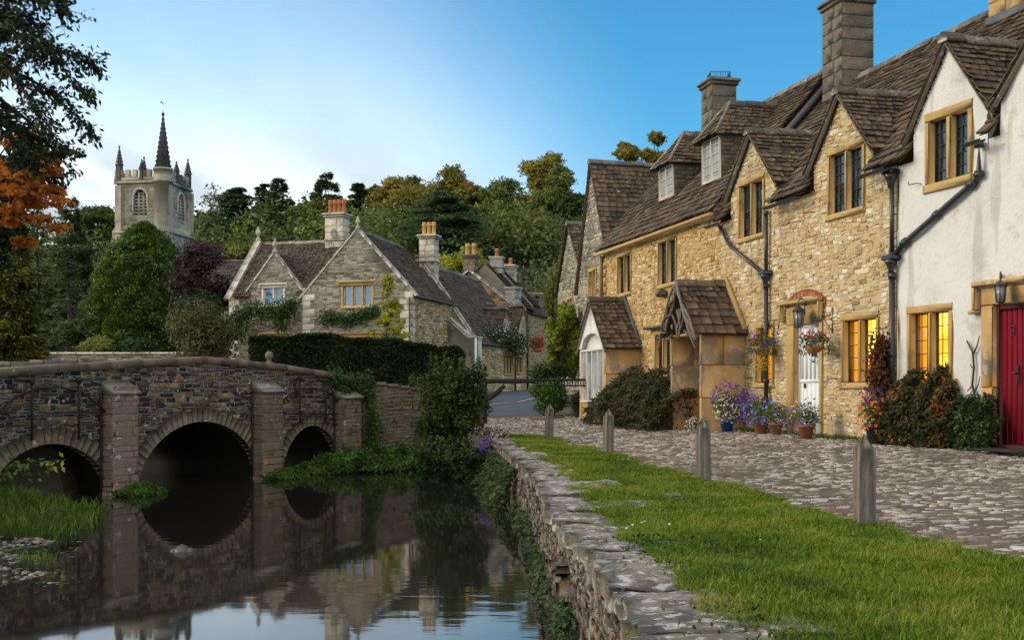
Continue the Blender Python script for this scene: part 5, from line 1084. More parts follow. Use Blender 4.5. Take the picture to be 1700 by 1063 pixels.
    window(root, MG, W[0], lights=3, pane='blue_pane', rows=2, cols=1, drip=True, s=.13, mull=.11, lights_frame='white_paint'); window(root, MG, W[1], lights=3, pane='dark_pane', rows=2, cols=1, drip=True, lights_frame='white_paint'); window(root, ML, W2[0], lights=2, pane='blue_pane', rows=2, cols=1, drip=True, stone='cream_paint', lights_frame='white_paint'); window(root, ML, W2[1], lights=2, rows=2, cols=1, drip=True, lights_frame='white_paint')
    chimney(root, ML, ML.u(560, vr), vr, 1.0, .8, zr - .9, ML.z(560, 362, vr), 'pale_ashlar', pots=(-.36, -.12, .12, .36), pot_h=.62, pr=.12)
    pipe(root, MG, [(.12, zf - .2), (.12, GROUND)], rings=False, m='black_iron'); pipe(root, ML, [(a0 + .12, ez - .1), (a0 + .12, GROUND)], rings=False)
    return root
manor()
# ---- house behind the manor along the street, chimneys and lean-to
BO = MG.P(0, 5.75, 0); MB1 = Fr(BO, MG.d, MG.nin)
def street_house(name, lab, fr, apx, apy, rpx, rpy, depth, lw=None, tile='grey_tile', coping_m='pale_ashlar', wall=('ochre_rubble', 'grey_mortar')):
    root = thing(name, lab, 'house', fr.P(0, 1, 1)); ua = fr.u(apx); za = fr.z(apx, apy); ur = fr.u(rpx); zf = fr.z(rpx, rpy); w = ua - ur; mb = MB(); sl = (za - zf) / w
    ins = lambda u, z: z < za - np.abs(u - ua) * sl
    stones(mb, fr, ins, ur, ua + w * .6, .8, za, rng, ch=(.1, .18), sw=(.2, .45), du=.06); backing(mb, fr, ins, ur, ua + w, .3, za, m=1, du=.12)
    fs = Fr(fr.P(ur, 0, 0), fr.nin, fr.d); stones(mb, fs, lambda u, z: u > -9, 0, depth, .8, zf - .1, rng, ch=(.1, .18), sw=(.2, .45)); mb.add([fs.P(0, .02, .3), fs.P(depth, .02, .3), fs.P(depth, .02, zf), fs.P(0, .02, zf)], [[0, 1, 2, 3]], 1); mb.build('wall', [M[wall[0]], M[wall[1]]], root)
    rf = MB(); tiles(rf, fr.P(ur - .2, .1, zf - .15), fr.P(ur - .2, depth, zf - .15), fr.P(ua, .1, za), fr.P(ua, depth, za), rng, ex=(.22, .16), w=(.2, .4)); tiles(rf, fr.P(ua + w, .1, zf), fr.P(ua + w, depth, zf), fr.P(ua, .1, za), fr.P(ua, depth, za), rng, ex=(.4, .3), w=(.3, .6)); ridge(rf, fr.P(ua, .1, za), fr.P(ua, depth, za), rng, m=1); rf.build('roof', [M[tile], M['ridge_stone']], root)
    cp = MB(); coping(cp, fr, ur - .2, zf - .2, ua, za, -.12, .2, .14); cp.build('coping', M[coping_m], root); cp = MB(); coping(cp, fr, ua + w, zf, ua, za, -.12, .2, .14); cp.build('coping', M[coping_m], root)
    cp = MB(); box(cp, fr, ur - .25, ur + .25, -.1, .25, zf - .6, zf - .15, b=.04); cp.build('kneeler', M[coping_m], root)
    return root, ua, za, ur, zf
rB, uaB, zaB, urB, zfB = street_house('stone_house', 'stone house with lean-to porch behind the grey manor, below a pale two pot chimney', MB1, 704, 438, 786, 566, 9.5)
chimney(rB, MB1, MB1.u(709), .3, .85, .7, zaB - .8, MB1.z(709, 396), 'pale_ashlar', pots=(-.26, 0, .26), pot_h=.58, pmat='buff_clay', pr=.115)
lt = MB(); f = Fr(MB1.P(0, -.9, 0), MG.d, MG.nin); a, b = f.u(793), f.u(733); z1 = f.z(733, 522); z2 = f.z(776, 560); zz = f.z(793, 562)
prism(lt, f, [(a, .5), (b, .5), (b, z1), (f.u(776), z2), (a, zz)], 0, .7); lo = lt.build('lean_to_porch', M['pale_ashlar'], rB); cp = MB(); coping(cp, f, f.u(776), z2, b, z1, -.06, .8, .1); box(cp, f, a - .05, f.u(776), -.06, .75, zz, zz + .1, b=.02); cp.build('lean_to_coping', M['pale_ashlar'], lo)
pp = MB(); tube(pp, [f.P(a + .08, -.08, zz), f.P(a + .08, -.08, .9)], .06, 8); pp.build('downpipe', M['white_paint'], rB)
window(rB, MS, (4.3, 5.0, 3.4, 4.6), rows=3, cols=2)
CO = MB1.P(0, 9.7, 0); MC = Fr(CO, MG.d, MG.nin)
rC, uaC, zaC, urC, zfC = street_house('stone_house', 'stone house with broad pale gable coping and dark two pot chimney in the row', MC, 779, 450, 858, 512, 9, wall=('warm_rubble', 'pale_ashlar'))
chimney(rC, MC, MC.u(779), .3, .75, .7, zaC - .6, MC.z(779, 428), 'dark_chimney', pots=(-.2, .2), pot_h=.6, pmat='buff_clay', pr=.14)
chimney(rC, MC, uaC - .2, 8.6, .7, .7, zaC - .6, MC.z(836, 446, 8.6), 'pale_ashlar', pots=(0,), pot_h=.4)
# low cottage with two small gablets facing the street
C0 = at(795, 639, 58); C0[2] = 0; CF = Fr(C0, (.5, .866), (-.866, .5))
def low_cottage():
    root = thing('low_cottage', 'low stone cottage with two pointed gablets and mullioned window up the street', 'cottage', CF.P(2, 1, 1)); ez = CF.z(800, 556); L = CF.u(873); zr = CF.z(835, 507, 2.3)
    W = [CF.rect(836, 852, 589, 624), CF.rect(857, 868, 590, 622), CF.rect(835.5, 842, 534, 549), CF.rect(861, 865, 540, 563)]; D = CF.rect(816, 826, 588, 634); ro = rects_out(W + [D]); gs = [(CF.u(839), .65, ez + .25, CF.z(839, 512)), (CF.u(867), .6, ez + .2, CF.z(867, 508))]
    def ins(u, z):
        ok = z < ez
        for uc, w, zf, za in gs: ok = ok | ((np.abs(u - uc) < w) & (z < za - np.abs(u - uc) * (za - zf) / w))
        return ok & ro(u, z)
    mb = MB(); stones(mb, CF, ins, 0, L, .7, 6.5, rng, ch=(.1, .18), sw=(.2, .4)); backing(mb, CF, ins, 0, L, .3, 6.5, m=1); mb.add([CF.P(0, 0, .3), CF.P(0, 4.6, .3), CF.P(0, 4.6, ez), CF.P(0, 2.3, zr - .1), CF.P(0, 0, ez)], [[0, 1, 2, 3, 4]], 1); mb.build('wall', [M['ochre_rubble'], M['grey_mortar']], root)
    rf = MB(); sl = (zr - ez) / 2.5
    ed = [-.1, gs[0][0] - .6, gs[0][0] + .6, gs[1][0] - .55, L]
    for k in range(4): v0 = (-.2, .4)[k % 2]; tiles(rf, CF.P(ed[k], v0, ez + (v0 + .2) * sl), CF.P(ed[k + 1], v0, ez + (v0 + .2) * sl), CF.P(ed[k], 2.3, zr), CF.P(ed[k + 1], 2.3, zr), rng, ex=(.22, .16))
    tiles(rf, CF.P(-.1, 4.8, ez), CF.P(L, 4.8, ez), CF.P(-.1, 2.3, zr), CF.P(L, 2.3, zr), rng, ex=(.4, .3), w=(.3, .6)); ridge(rf, CF.P(-.1, 2.3, zr), CF.P(L, 2.3, zr), rng, m=1)
    for uc, w, zf, za in gs: gable_roof(rf, CF, uc, w + .08, zf - .05, za + .03, -.1, .8, 1.6, 'g', verge=True)
    rf.build('roof', [M['grey_tile'], M['ridge_stone']], root)
    window(root, CF, W[0], lights=3, rows=4, cols=1, s=.09, mull=.08); window(root, CF, W[1], lights=2, rows=4, cols=1, s=.09, mull=.08); window(root, CF, W[2], lights=1, rows=2, cols=1, s=.05, sill=.06, head=.06, pane='blue_pane', lights_frame='white_paint', stone='white_paint'); window(root, CF, W[3], lights=1, rows=2, cols=1, s=.05, sill=.06, head=.06, pane='blue_pane', lights_frame='white_paint', stone='white_paint')
    d = MB(); box(d, CF, D[0], D[1], .05, .12, D[2], D[3], b=.01); d.build('door', M['oak_door'], root); s = MB(); box(s, CF, D[0] - .18, D[0] - .004, -.04, .2, D[2], D[3], b=.02); box(s, CF, D[1] + .004, D[1] + .18, -.04, .2, D[2], D[3], b=.02); prism(s, CF, [(D[0] - .25, D[3] + .004), (D[1] + .25, D[3] + .004), (D[1] + .2, D[3] + .2), ((D[0] + D[1]) / 2, D[3] + .75), (D[0] - .2, D[3] + .2)], -.12, .1); s.build('door_surround', M['pale_ashlar'], root)
    pipe(root, CF, [(CF.u(853.5), ez - .1), (CF.u(853.5), .8)], rings=False); chimney(root, CF, CF.u(859, 2), 2.3, .8, .7, zr - .5, CF.z(859, 484, 2.3), 'pale_ashlar', cap=.08, band=False)
    return root
low_cottage()
D0 = at(873, 639, 66); D0[2] = 0; DF = Fr(D0, (.13, .99), (-.99, .13))
def terrace(name, lab, u0, u1, ez, zr, mats, win, ch=None, v=0.):
    root = thing(name, lab, 'house', DF.P((u0 + u1) / 2, 1, 1)); f = Fr(DF.P(0, v, 0), DF.d, DF.nin); ro = rects_out(win); mb = MB(); ins = lambda u, z: (z < ez) & ro(u, z)
    stones(mb, f, ins, u0, u1, .6, ez, rng, ch=(.12, .22), sw=(.25, .5)); backing(mb, f, ins, u0, u1, .3, ez, m=1, du=.1); mb.add([f.P(u0, 0, .3), f.P(u0, 5, .3), f.P(u0, 5, ez), f.P(u0, 2.5, zr - .1), f.P(u0, 0, ez)], [[0, 1, 2, 3, 4]], 1); mb.build('wall', [M[mats[0]], M[mats[1]]], root)
    rf = MB(); tiles(rf, f.P(u0, -.2, ez - .1), f.P(u1, -.2, ez - .1), f.P(u0, 2.5, zr), f.P(u1, 2.5, zr), rng, ex=(.25, .18)); ridge(rf, f.P(u0, 2.5, zr), f.P(u1, 2.5, zr), rng, m=1); tiles(rf, f.P(u0, 5.2, ez - .1), f.P(u1, 5.2, ez - .1), f.P(u0, 2.5, zr), f.P(u1, 2.5, zr), rng, ex=(.5, .4), w=(.4, .7)); rf.build('roof', [M['grey_tile'], M['ridge_stone']], root)
    for w in win: window(root, f, w, rows=3, cols=1, s=.09)
    for q in ((u0 + .15),): pipe(root, f, [(q, ez - .1), (q, .9)], rings=False, r=.06)
    if ch: chimney(root, f, (u0 + u1) / 2 if len(ch) < 5 else ch[4], ch[0], ch[1], ch[1], zr - .6, ch[2], ch[3], pots=(0,), pot_h=.45, cap=.08)
    return root
terrace('terraced_house', 'narrow terraced house with tall dark chimney beside the red hanging flowers', 0, 5.2, DF.z(876, 512), DF.z(876, 498, 2.5) + .6, ('warm_rubble', 'grey_mortar'), [(1.2, 2.4, 1.9, 3.1), (1.3, 2.3, 4.0, 5.2), (3.4, 4.4, 1.9, 3.1), (3.4, 4.4, 4.0, 5.2)], (2.0, .8, DF.z(885, 480, 2), 'pale_ashlar', 1.5))
terrace('terraced_house', 'farther terraced house in the row beyond the red hanging flowers', 5.25, 11, DF.z(885, 517) + .5, DF.z(880, 505, 2.5) + 1.4, ('warm_rubble', 'grey_mortar'), [(6.5, 7.6, 2, 3.2), (6.5, 7.6, 4.2, 5.3), (9, 10, 2, 3.2), (9, 10, 4.2, 5.3)], (2.5, .8, 9.3, 'pale_ashlar'), v=.15)
terrace('terraced_house', 'farthest terraced house of the row where the street bends', 11.05, 17, 5.6, 8.2, ('warm_rubble', 'grey_mortar'), [(12, 13, 2, 3.2), (12, 13, 4.2, 5.3), (14.5, 15.5, 2, 3.2)], None, v=.1)
EF = Fr((5.2, 92, 0), (-1, 0), (0, 1))
def end_house():
    root = thing('stone_house', 'stone house closing the end of the street, wide brown roof', 'house', EF.P(2, 2, 1.5)); W = [EF.rect(893, 905, 560, 590), EF.rect(915, 925, 560, 585), EF.rect(893, 903, 603, 630)]; D = EF.rect(918, 926, 600, 637); ez = EF.z(900, 525); zr = EF.z(900, 487, 3); ro = rects_out(W); mb = MB(); ins = lambda u, z: (z < ez) & ro(u, z)
    stones(mb, EF, ins, -1.5, 6.5, 1, ez, rng, ch=(.14, .25), sw=(.3, .6), du=.05); backing(mb, EF, ins, -1.5, 6.5, .5, ez, m=1, du=.1); mb.build('wall', [M['ochre_rubble'], M['grey_mortar']], root); rf = MB(); tiles(rf, EF.P(-1.6, -.2, ez), EF.P(6.6, -.2, ez), EF.P(-1.6, 3, zr), EF.P(6.6, 3, zr), rng, ex=(.3, .2), w=(.3, .5)); ridge(rf, EF.P(-1.6, 3, zr), EF.P(6.6, 3, zr), rng, m=1); rf.build('roof', [M['grey_tile'], M['ridge_stone']], root)
    for w in W: window(root, EF, w, rows=2, cols=1, pane='blue_pane', lights_frame='white_paint')
    d = MB(); box(d, EF, D[0], D[1], -.05, .05, D[2], D[3], b=.02); d.build('door', M['orange_door'] if 'orange_door' in M else M['oak_door'], root)
end_house()
LB2 = Fr(at(410, 639, 64) * V(1, 1, 0), (-1, .1))
def back_house():
    root = thing('stone_house', 'brown tiled house roof showing left behind the manor, by the purple tree', 'house', LB2.P(2, 2, 1)); ez = LB2.z(380, 478); zr = LB2.z(380, 433, 3); mb = MB(); backing(mb, LB2, lambda u, z: z < ez, -1, 4, .5, ez, m=0, du=.5); mb.build('wall', M['grey_mortar'], root); rf = MB(); tiles(rf, LB2.P(-1, -.2, ez), LB2.P(4, -.2, ez), LB2.P(-1, 3, zr), LB2.P(4, 3, zr), rng, ex=(.25, .18), w=(.2, .4)); ridge(rf, LB2.P(-1, 3, zr), LB2.P(4, 3, zr), rng, m=1); rf.build('roof', [M['grey_tile'], M['ridge_stone']], root)
back_house()
# ================================================================== church tower
def church():
    Y0 = 118; c = at(276, 639, Y0); T = Fr((c[0], Y0, 0), (-.987, .159), (.159, .987)); W = 5.8; T2 = Fr((c[0], Y0, 0), (.159, .987), (-.987, .159))
    root = thing('church_tower', 'tall grey church tower with battlements, pinnacles and a crocketed spirelet', 'church', T.P(3, 3, 8)); zp = T.z(276, 302); zl = T.z(276, 378); zt = T.z(276, 285)
    uW = T.u(233); wz0, wz1 = T.z(233, 359), T.z(233, 313); ww = .85
    u2 = T2.u(300); 
    def arch(u, z, uc, w, z0, z1): 
        h = z1 - w * 1.3; return (np.abs(u - uc) < w) & (z > z0) & ((z < h) | ((z < z1) & (np.abs(u - uc) < w * np.sqrt(np.clip(1 - ((z - h) / (w * 1.3)) ** 2, 0, 1)))))
    mb = MB()
    for f, uc in ((T, uW), (T2, u2)):
        ins = lambda u, z: ~arch(u, z, uc, ww, wz0, wz1)
        stones(mb, f, ins, 0, W, zl, zp, rng, ch=(.3, .5), sw=(.5, 1.1), gap=.012, proud=(0, .03), wav=0); backing(mb, f, ins, 0, W, 5, zp + .2, m=0, du=.1, dz=.1)
        g = Fr(f.P(0, -.35, 0), f.d, f.nin); stones(mb, g, lambda u, z: z < zl - .3, -.35, W + .35, 8, zl, rng, ch=(.3, .5), sw=(.5, 1.1), gap=.012, wav=0); backing(mb, g, lambda u, z: z < zl - .2, -.35, W + .35, 5, zl, m=0, du=2, dz=.2)
        vs = f.X([[-.35, -.35, zl - .25], [W + .35, -.35, zl - .25], [W, 0, zl + .3], [0, 0, zl + .3]]); mb.add(vs, [[0, 1, 2, 3]])
        box(mb, f, -.3, W + .3, -.22, .1, zp - .1, zp + .25, b=.08); box(mb, f, -.2, W + .2, -.55, 0, zl - .6, zl - .3, b=.08)
        box(mb, f, 0, W, -.05, .35, zp + .25, zt - .5)
        n = 7
        for k in range(n): a = W * (k + .15) / n; box(mb, f, a, a + W / n * .62, -.06, .36, zt - .5, zt + .35, b=.03)
        for e in (.0, W - .8):
            if e == 0. and f is T: continue
            box(mb, f, e, e + .8, -.45, 0, 6, zp - .3, b=.05)
    for f in (Fr(T.P(0, W, 0), T.d, T.nin), Fr(T.P(W, 0, 0), T.nin, -T.d)):
        mb.add([f.P(0, 0, 5), f.P(W, 0, 5), f.P(W, 0, zp), f.P(0, 0, zp)], [[0, 1, 2, 3]])
        box(mb, f, 0, W, -.3, .06, zp + .0, zt - .5)
        for k in range(7): a = W * (k + .15) / 7; box(mb, f, a, a + W / 7 * .62, -.3, .06, zt - .5, zt + .35)
    mb.build('tower_wall', M['tower_stone'], root)
    for f, uc in ((T, uW), (T2, u2)):
        wn = MB(); h = wz1 - ww * 1.3
        pts = [(uc - ww, wz0)] + [(uc - ww * math.cos(q), h + ww * 1.3 * math.sin(q)) for q in np.linspace(0, math.pi, 13)] + [(uc + ww, wz0)]
        tube(wn, [f.P(u, -.05, z) for u, z in pts], .13, 6)
        for x in (-.28, .28): tube(wn, [f.P(uc + x, .15, wz0), f.P(uc + x, .15, wz1 - .35)], .07, 5)
        for j in range(7):
            for x in (-.56, 0, .56):
                z = wz0 + .25 + j * .36
                if z < wz1 - .4 - abs(x) * .8:
                    a = np.linspace(0, 2 * math.pi, 9); tube(wn, [f.P(uc + x + .22 * math.cos(q), .15, z + .17 * math.sin(q)) for q in a], .05, 4)
        o = wn.build('belfry_window', M['pale_ashlar'], root); bk = MB(); prism(bk, f, pts, .25, .4); bk.build('louvre', M['spire_stone'], o)
    def pinn(c, h, r):
        b = MB(); b_ = Fr(c, T.d, T.nin); box(b, b_, -r, r, -r, r, -1.2, h * .3, b=.05); lathe(b, c + V(0, 0, h * .3), [(r * 1.5, 0), (r * 1.3, .12), (.05, h * .7)], 4)
        for j in range(5):
            for q in range(4): a = q * math.pi / 2; rr = r * 1.3 * (1 - j / 5.5); p = c + V(rr * math.cos(a), rr * math.sin(a), h * (.34 + .12 * j)); lathe(b, p, [(.02, -.12), (.11, 0), (.02, .12)], 4)
        lathe(b, c + V(0, 0, h), [(.03, -.1), (.13, .05), (.03, .2)], 6); b.build('pinnacle', M['spire_stone'], root)
    pinn(T.P(W - .2, .2, zt), 2.9, .3); pinn(T2.P(W - .2, .2, zt), 2.4, .3); pinn(T.P(W * .5, .1, zt), 1.3, .22); pinn(T.P(W - .3, W - .3, zt), 2.8, .3); pinn(T2.P(W * .45, .1, zt), 1.5, .22)
    # stair turret and spirelet
    tc = T.P(.55, .35, 0); tr = MB(); r = 1.0; a8 = 8
    lathe(tr, tc, [(r, 5), (r, zl), (r, zp), (r * 1.12, zp), (r * 1.12, zp + .3), (r, zp + .3), (r, zt + .2), (r * 1.12, zt + .2), (r * 1.12, zt + .45), (.1, zt + .45)], a8); tr.build('stair_turret', M['tower_stone'], root)
    sp = MB(); zs = T.z(276, 188); lathe(sp, tc, [(r * .86, zt + .45), (.06, zs)], a8)
    for q in range(8):
        a = q * math.pi / 4
        for j in range(11):
            t = (j + .5) / 11.5; rr = r * .86 * (1 - t) + .04; lathe(sp, tc + V(rr * math.cos(a), rr * math.sin(a), zt + .45 + (zs - zt - .45) * t), [(.02, -.10), (.10 * (1 - .4 * t), 0), (.02, .10)], 4)
    lathe(sp, tc + V(0, 0, zs), [(.05, -.2), (.22, 0), (.05, .25)], 6); so = sp.build('spirelet', M['spire_stone'], root)
    wv = MB(); tube(wv, [tc + V(0, 0, zs), tc + V(0, 0, zs + 1.3)], .03, 4); p = tc + V(0, 0, zs + 1.2); prism(wv, Fr(p, (1, .2)), [(-.25, -.05), (.2, -.08), (.3, .1), (.1, .06), (-.1, .1), (-.2, .28), (-.3, .15)], -.015, .015); wv.build('weathervane', M['brass'], so)
    nv = MB(); nf = Fr(T.P(W, W, 0), T.d, T.nin)
church()
# ================================================================== vegetation kit
VR = np.random.default_rng(21)
def leaf_blob(mb, c, r, n, ln, wd, m=0, shell=.55, up=.25, droop=.2, lump=.18, flat=1., rg=VR, low=.35):
    d = sph(rg, int(n * 1.35)); keep = (d[:, 2] > -.2) | (rg.random(len(d)) < low); d = d[keep][:n]; n = len(d)
    r = np.asarray(r, float) * np.ones(3); ph = rg.uniform(0, 7, 6)
    f = 1 + lump * (np.sin(d[:, 0] * 5 + ph[0]) * np.sin(d[:, 2] * 6 + ph[1]) + .6 * np.sin(d[:, 1] * 9 + ph[2]) * np.sin(d[:, 2] * 10 + d[:, 0] * 8 + ph[3]))
    t = shell + (1 - shell) * np.sqrt(rg.random(n)); P = np.asarray(c) + d * r * (f * t)[:, None]
    N = unit(d + rg.normal(0, .55, (n, 3)) + V(0, 0, up)); D = unit(np.cross(N, rg.normal(size=(n, 3)))) + d * .35 - V(0, 0, droop)
    L = ln * rg.uniform(.6, 1.35, n); cards(mb, P - unit(D) * L[:, None] * .5, D, N, L, wd * rg.uniform(.6, 1.3, n), m)
def fork(mb, a, b, r0, r1, rg=VR, n=6, w=.06):
    a = np.asarray(a, float); b = np.asarray(b, float); L = np.linalg.norm(b - a); t = np.linspace(0, 1, n)[:, None]
    P = a + (b - a) * t + np.concatenate([[V(0, 0, 0)], rg.normal(0, w * L, (n - 2, 3)), [V(0, 0, 0)]]) * .6; tube(mb, P, np.linspace(r0, r1, n), 6)
def deciduous(rt, base, H, Rr, leaf, n, card, seed, nb=30, sparse=1., cbase=.30, trunk='trunk'):
    rg = np.random.default_rng(seed); base = np.asarray(base, float); tr = MB(); cr = MB(); top = base + V(rg.normal(0, .03 * H), rg.normal(0, .03 * H), H * .55)
    fork(tr, base - V(0, 0, .3), top, H * .022, H * .010, rg)
    for k in range(nb):
        d = sph(rg, 1)[0]; q = rg.uniform(.45, .92); z = cbase + (1 - cbase) * (.5 + .5 * d[2] * q)
        c = base + V(d[0] * Rr * q, d[1] * Rr * q, H * z * .96); s = Rr * rg.uniform(.30, .50)
        fork(tr, base + (top - base) * rg.uniform(.4, 1), c, H * .008, H * .0025, rg, 5); leaf_blob(cr, c, (s * 1.15, s * 1.15, s * .8), int(n / nb), card, card * .62, shell=.25, lump=.3, rg=rg, low=.35, flat=1)
    tr.build('trunk', M['bark'], rt); cr.build('crown', M[leaf], rt)
def conifer(rt, base, H, Rr, leaf, n, card, seed, droop=.35, cb=.06, pw=1.0):
    rg = np.random.default_rng(seed); base = np.asarray(base, float); tr = MB(); cr = MB(); tube(tr, [base - V(0, 0, .3), base + V(0, 0, H * .5), base + V(0, 0, H * .985)], [H * .02, H * .012, H * .002], 6)
    nl = 26; Ps = []; Ds = []
    for k in range(nl):
        t = cb + (1 - cb) * (k + rg.uniform(0, .6)) / nl; R_ = Rr * (1 - t) ** pw * rg.uniform(.75, 1.15) + .05 * Rr; nb = max(5, int(11 * (1 - t) + 4))
        for j in range(nb):
            a = rg.uniform(0, 2 * math.pi); L = R_ * rg.uniform(.65, 1.12); d = V(math.cos(a), math.sin(a), 0); p0 = base + V(0, 0, H * t); p1 = p0 + d * L + V(0, 0, -droop * L * .5)
            if k % 2 == 0: tube(tr, [p0, p1], [H * .004, H * .001], 4, caps=False)
            m = max(4, int(n / (nl * 10) * (L / Rr + .3))); s = np.sqrt(rg.uniform(.04, 1, m))[:, None]; side = np.cross(d, V(0, 0, 1)); sp = rg.normal(0, .20 * L + .05 * Rr, (m, 1)) * (1.1 - s * .5)
            Ps.append(p0 + (p1 - p0) * s + side * sp + V(0, 0, 1) * (rg.normal(0, .03 * H * .4, (m, 1)) - .10 * np.abs(sp))); Ds.append(d + side * np.sign(sp) * .6 + rg.normal(0, .3, (m, 3)) - V(0, 0, droop))
    P = np.concatenate(Ps); D = np.concatenate(Ds); k = len(P); N = V(0, 0, 1) + rg.normal(0, .45, (k, 3)); cards(cr, P, D, N, card * rg.uniform(.7, 1.5, k), card * .45 * rg.uniform(.6, 1.3, k)); tr.build('trunk', M['bark'], rt); cr.build('crown', M[leaf], rt)
def cedar(rt, base, H, Rr, leaf, n, card, seed, plates=46, cb=.2, pw=.55):
    rg = np.random.default_rng(seed); base = np.asarray(base, float); tr = MB(); cr = MB(); tube(tr, [base - V(0, 0, .3), base + V(.02 * H, 0, H * .5), base + V(0, 0, H * .95)], [H * .028, H * .018, H * .004], 7)
    for k in range(plates):
        t = cb + (1 - cb) * (k + rg.random()) / plates; a = rg.uniform(0, 2 * math.pi); rr = Rr * (1 - t * .98) ** pw * rg.uniform(.15, .85); c = base + V(rr * math.cos(a), rr * math.sin(a), H * t + rr * .06); s = Rr * rg.uniform(.36, .58) * ((1 - t) ** .5 * .95 + .12)
        fork(tr, base + V(0, 0, H * t - rr * .12), c, H * .008, H * .002, rg, 4); m = int(n / plates); q = np.sqrt(rg.random(m)) * (1 + .25 * np.sin(5 * rg.random(m))); b = rg.uniform(0, 2 * math.pi, m)
        P = c + np.stack([np.cos(b) * q * s, np.sin(b) * q * s, rg.normal(0, .06 * s, m) - .14 * s * q * q], 1); D = np.stack([np.cos(b), np.sin(b), rg.normal(-.2, .25, m)], 1); N = V(0, 0, 1) + rg.normal(0, .3, (m, 3)); cards(cr, P, D, N, card * rg.uniform(.7, 1.4, m), card * .5 * rg.uniform(.7, 1.2, m))
    tr.build('trunk', M['bark'], rt); cr.build('crown', M[leaf], rt)
def bare(rt, base, H, Rr, seed, leaf='oak_leaf', n=900, card=.25):
    rg = np.random.default_rng(seed); base = np.asarray(base, float); tr = MB(); cr = MB(); tips = []
    def grow(p, d, L, r, lev):
        e = p + d * L; fork(tr, p, e, r, r * .6, rg, 4, .05)
        if lev == 0: tips.append(e); return
        for _ in range(3 if lev > 1 else 4): grow(p + (e - p) * rg.uniform(.6, 1), unit(d + rg.normal(0, .45, 3) + V(0, 0, .12)), L * rg.uniform(.55, .8), r * .55, lev - 1)
    grow(base - V(0, 0, .2), V(0, 0, 1), H * .36, H * .018, 4); tr.build('trunk', M['bark'], rt); tips = np.array(tips); m = min(n, len(tips) * 4); P = tips[rg.integers(0, len(tips), m)] + rg.normal(0, .25, (m, 3)); cards(cr, P, rg.normal(size=(m, 3)), rg.normal(size=(m, 3)), card, card * .6); cr.build('crown', M[leaf], rt)
def weeping(rt, base, H, Rr, leaf, n, card, seed):
    rg = np.random.default_rng(seed); base = np.asarray(base, float); tr = MB(); cr = MB(); tube(tr, [base - V(0, 0, .3), base + V(0, 0, H * .9)], [H * .025, H * .008], 6); Ps = []
    for k in range(110):
        a = rg.uniform(0, 2 * math.pi); rr = Rr * math.sqrt(rg.random()); z = H * (1 - .35 * (rr / Rr) ** 2) * rg.uniform(.8, 1.); c = base + V(rr * math.cos(a), rr * math.sin(a), z); fall = z * rg.uniform(.3, .75); m = n // 110; t = rg.random(m); Ps.append(c + np.stack([rg.normal(0, .03 * Rr, m), rg.normal(0, .03 * Rr, m), -fall * t], 1))
        if k % 4 == 0: fork(tr, base + V(0, 0, H * .6), c, H * .006, H * .002, rg, 4)
    P = np.concatenate(Ps); k = len(P); cards(cr, P, V(0, 0, -1) + rg.normal(0, .3, (k, 3)), rg.normal(size=(k, 3)), card * rg.uniform(.7, 1.4, k), card * .35); tr.build('trunk', M['bark'], rt); cr.build('crown', M[leaf], rt)
